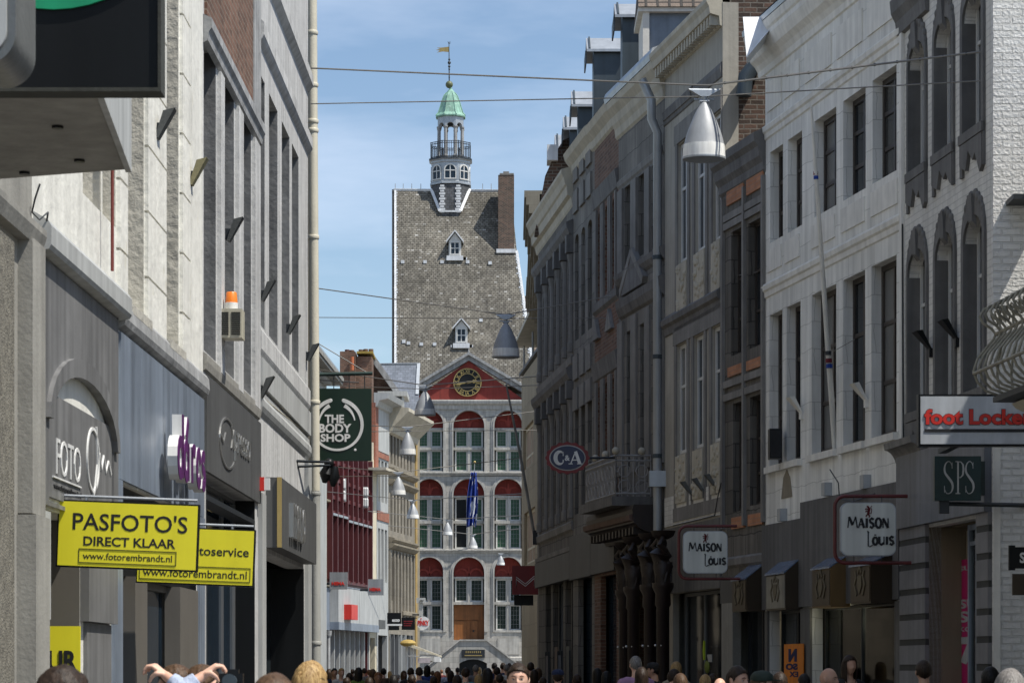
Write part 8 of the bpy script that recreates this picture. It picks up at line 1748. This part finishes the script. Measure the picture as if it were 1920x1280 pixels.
place(1894, 1252, 58, 'f', 175, 'grey', 'grey', 'nearest at the lower right corner', 0, Y=14.5)
place(1426, 1257, 36, 'm', 95, 'brown', 'grey', 'with a dark green cap before the bronze boxes', 0, Y=22, cap=plain('green_cap', C(.02, .035, .025)))
place(1462, 1258, 28, 'f', 175, 'dark', 'brown', 'left of the orange notice', 0, Y=28)
place(1508, 1261, 22, 'm', 180, 'black', 'black', 'directly under the orange notice', 0, Y=33)
place(1592, 1227, 22, 'f', 20, 'dark', 'black', 'standing against the lit shop window', 1, Y=33.5)
place(1349, 1268, 27, 'm', 150, 'bald', 'beige', 'low before the plastered house window', 0, Y=29)
place(1322, 1263, 20, 'f', 170, 'blond', 'white', 'before the dark window of the plastered house', 0, Y=38)
place(1337, 1261, 20, 'm', 180, 'dark', 'black', 'right behind a blond one at the plastered house', 0, Y=41)
place(1268, 1239, 17, 'f', 185, 'blond', 'beige', 'under the farther white rounded sign', 0, Y=44)
place(1263, 1252, 22, 'm', 120, 'dark', 'light blue', 'in front of the downpipe foot', 0, Y=36)
place(1276, 1261, 26, 'f', 190, 'brown', 'grey', 'low beside the light blue shirt', 0, Y=31)
place(1192, 1228, 21, 'm', 190, 'grey', 'pink', 'tall, before the carved oak porch', 0, Y=38)
place(1203, 1249, 20, 'f', 180, 'dark', 'black', 'in front of the pink shirt', 1, Y=35)
place(1226, 1241, 19, 'm', 250, 'black', 'black', 'with a black cap at the porch columns', 1, Y=42, cap=CL['black'])
place(1196, 1275, 22, 'f', 180, 'blond', 'beige', 'lowest before the porch', 0, Y=36)
place(1120, 1251, 17, 'f', 180, 'black', 'black', 'at the grey shop panel', 2, Y=47)
place(1137, 1257, 18, 'f', 160, 'black', 'black', 'right of the grey shop panel', 2, Y=45)
place(1046, 1254, 20, 'm', 175, 'dark', 'brown', 'with a dark cap at the corner shop windows', 1, Y=40, cap=CL['navy'])
place(1082, 1262, 18, 'm', 180, 'dark', 'black', 'low at the corner shop windows', 1, Y=44)
CROWD = [(617, 1253, 11, 'f', 180, 'dark', 'brown', 'at the far left beside the blue arched shop'), (627, 1251, 12, 'm', 10, 'black', 'navy', 'in sunglasses left of the white shop posts'), (640, 1251, 12, 'm', 25, 'blond', 'white', 'facing the viewer at the white shop posts'),
 (655, 1260, 12, 'f', 185, 'dark', 'maroon', 'before the white shop posts'), (661, 1253, 8, 'm', 180, 'dark', 'black', 'farthest between the white shop posts'), (672, 1250, 14, 'f', 178, 'black', 'green', 'under the white fascia'), (683, 1251, 9, 'm', 180, 'dark', 'grey', 'just right of the green top'),
 (692, 1254, 9, 'm', 190, 'red', 'orange', 'below the narrow cream house'), (699, 1253, 12, 'f', 180, 'brown', 'brown', 'below the canopy of the cream house'), (709, 1258, 16, 'm', 8, 'red', 'maroon', 'facing the viewer under the slim brick house'), (719, 1251, 11, 'm', 180, 'black', 'brown', 'below the slim brick house, seen from behind'),
 (731, 1257, 8, 'f', 200, 'blond', 'beige', 'below the black sign'), (738, 1264, 17, 'f', 180, 'black', 'black', 'low below the black sign'), (746, 1263, 9, 'm', 150, 'grey', 'white', 'left of the white awning post'), (757, 1256, 11, 'f', 30, 'brown', 'white', 'facing the viewer beside the awning post'),
 (770, 1250, 13, 'm', 180, 'dark', 'black', 'under the cream awning'), (772, 1263, 17, 'm', 180, 'dark', 'light blue', 'in front, under the cream awning'), (786, 1249, 14, 'm', 185, 'dark', 'slate blue', 'right of the awning menu board'), (801, 1246, 11, 'f', 180, 'black', 'blue', 'at the left foot of the staircase'),
 (811, 1256, 8, 'm', 170, 'brown', 'beige', 'small, at the left foot of the staircase'), (820, 1257, 13, 'f', 175, 'red', 'beige', 'before the left flight of the staircase'), (828, 1254, 6, 'm', 200, 'red', 'maroon', 'tiny, on the left flight side'), (840, 1249, 11, 'm', 180, 'brown', 'light blue', 'before the left half of the staircase'),
 (845, 1256, 12, 'f', 170, 'dark', 'navy', 'with dark top before the left half of the stair'), (858, 1250, 8, 'm', 190, 'black', 'white', 'left of the cellar arch'), (873, 1250, 16, 'm', 180, 'dark', 'green and blue striped', 'before the cellar arch'),
 (892, 1245, 11, 'm', 180, 'grey', 'grey', 'right under the plaque'), (899, 1250, 7, 'f', 180, 'blond', 'grey', 'small, right under the plaque'), (897, 1263, 15, 'f', 180, 'blond', 'beige', 'low before the cellar arch'), (914, 1251, 18, 'f', 180, 'black', 'black', 'with full hair right of the cellar arch'),
 (927, 1241, 10, 'm', 180, 'black', 'navy', 'before the right flight of the staircase'), (932, 1249, 13, 'm', 175, 'dark', 'brown', 'just below on the right flight side'), (943, 1241, 10, 'm', 180, 'dark', 'navy', 'left of the white shirt before the right flight'), (950, 1244, 11, 'm', 200, 'grey', 'white', 'before the right flight of the staircase'), (955, 1242, 8, 'f', 180, 'dark', 'black', 'just behind the facing person'),
 (995, 1240, 13, 'm', 180, 'dark', 'black', 'right of the facing person'), (1002, 1254, 14, 'f', 185, 'dark', 'maroon', 'low right of the facing person'), (1009, 1251, 13, 'f', 170, 'brown', 'light blue', 'against the corner building foot'), (1018, 1268, 16, 'm', 180, 'dark', 'slate blue', 'low against the corner building foot'),
 (650, 1268, 16, 'm', 175, 'dark', 'navy', 'lowest below the white shop posts'), (692, 1268, 17, 'f', 182, 'dark', 'black', 'lowest below the cream house'), (813, 1266, 15, 'm', 180, 'dark', 'orange', 'lowest before the left flight'), (857, 1264, 17, 'f', 180, 'dark', 'brown', 'lowest left of the cellar arch'), (937, 1262, 16, 'm', 178, 'dark', 'navy', 'lowest before the right flight')]
for i, c in enumerate(CROWD):
    place(*c[:5], c[5], c[6], c[7], skin=(0, 1, 0, 1, 2)[i % 5])
# raised bent hand over a black camera; mirrored second body stands in for its reflection
def raiser(px, sg, label, hair):
    Y = 12.5; H = 1.665
    # arm: elbow, wrist, knuckles, finger spread, finger direction in body space (the body faces -y)
    arm = [(-.25, .13, 1.50), (-.17, -.035, 1.622), (-.14, -.092, 1.668), (1, .2, .1), (.1, -.8, -.35)]
    o = prototype('raise', H, arm=arm, voxel=.005); o.location = ((px-CX)/F*Y, Y, 0); o.rotation_euler = (0, 0, math.radians(90))
    if sg < 0: o.scale = (1, -1, 1)
    setmat(o, SKIN[0])
    for ch in o.children:
        n = ch.name.split('.')[0]; setmat(ch, {'shirt': CL['light blue'], 'trousers': CL['denim'], 'shoe': CL['brown'], 'hair': HAIR[hair]}[n])
    return props(o, label, 'person', 'people walking along the shopping street')
raiser(374, 1, 'brown haired person in light blue shirt, one bent hand raised above a black camera', 'brown')
raiser(334, -1, 'mirrored figure in light blue shirt standing in for a shop window reflection, hand raised left', 'brown')
cam_o = thing('camera', 'black photo camera with a strap held up beside the raised hand', 'camera', P(436, 1284, 12.35)); build(MB().box(-.06, .05, -.03, .03, -.02, .055).box(-.02, .03, -.025, .025, .055, .075), 'camera_body', m_black, cam_o); build(MB().tube([(-.005, -.03, .02), (-.005, -.10, .02)], [.03, .034], 14), 'lens', m_zincD, cam_o); build(MB().tube([(-.06, 0, .04), (-.1, .0, -.05), (-.08, 0, -.3)], .006, 6), 'strap', m_iron, cam_o)
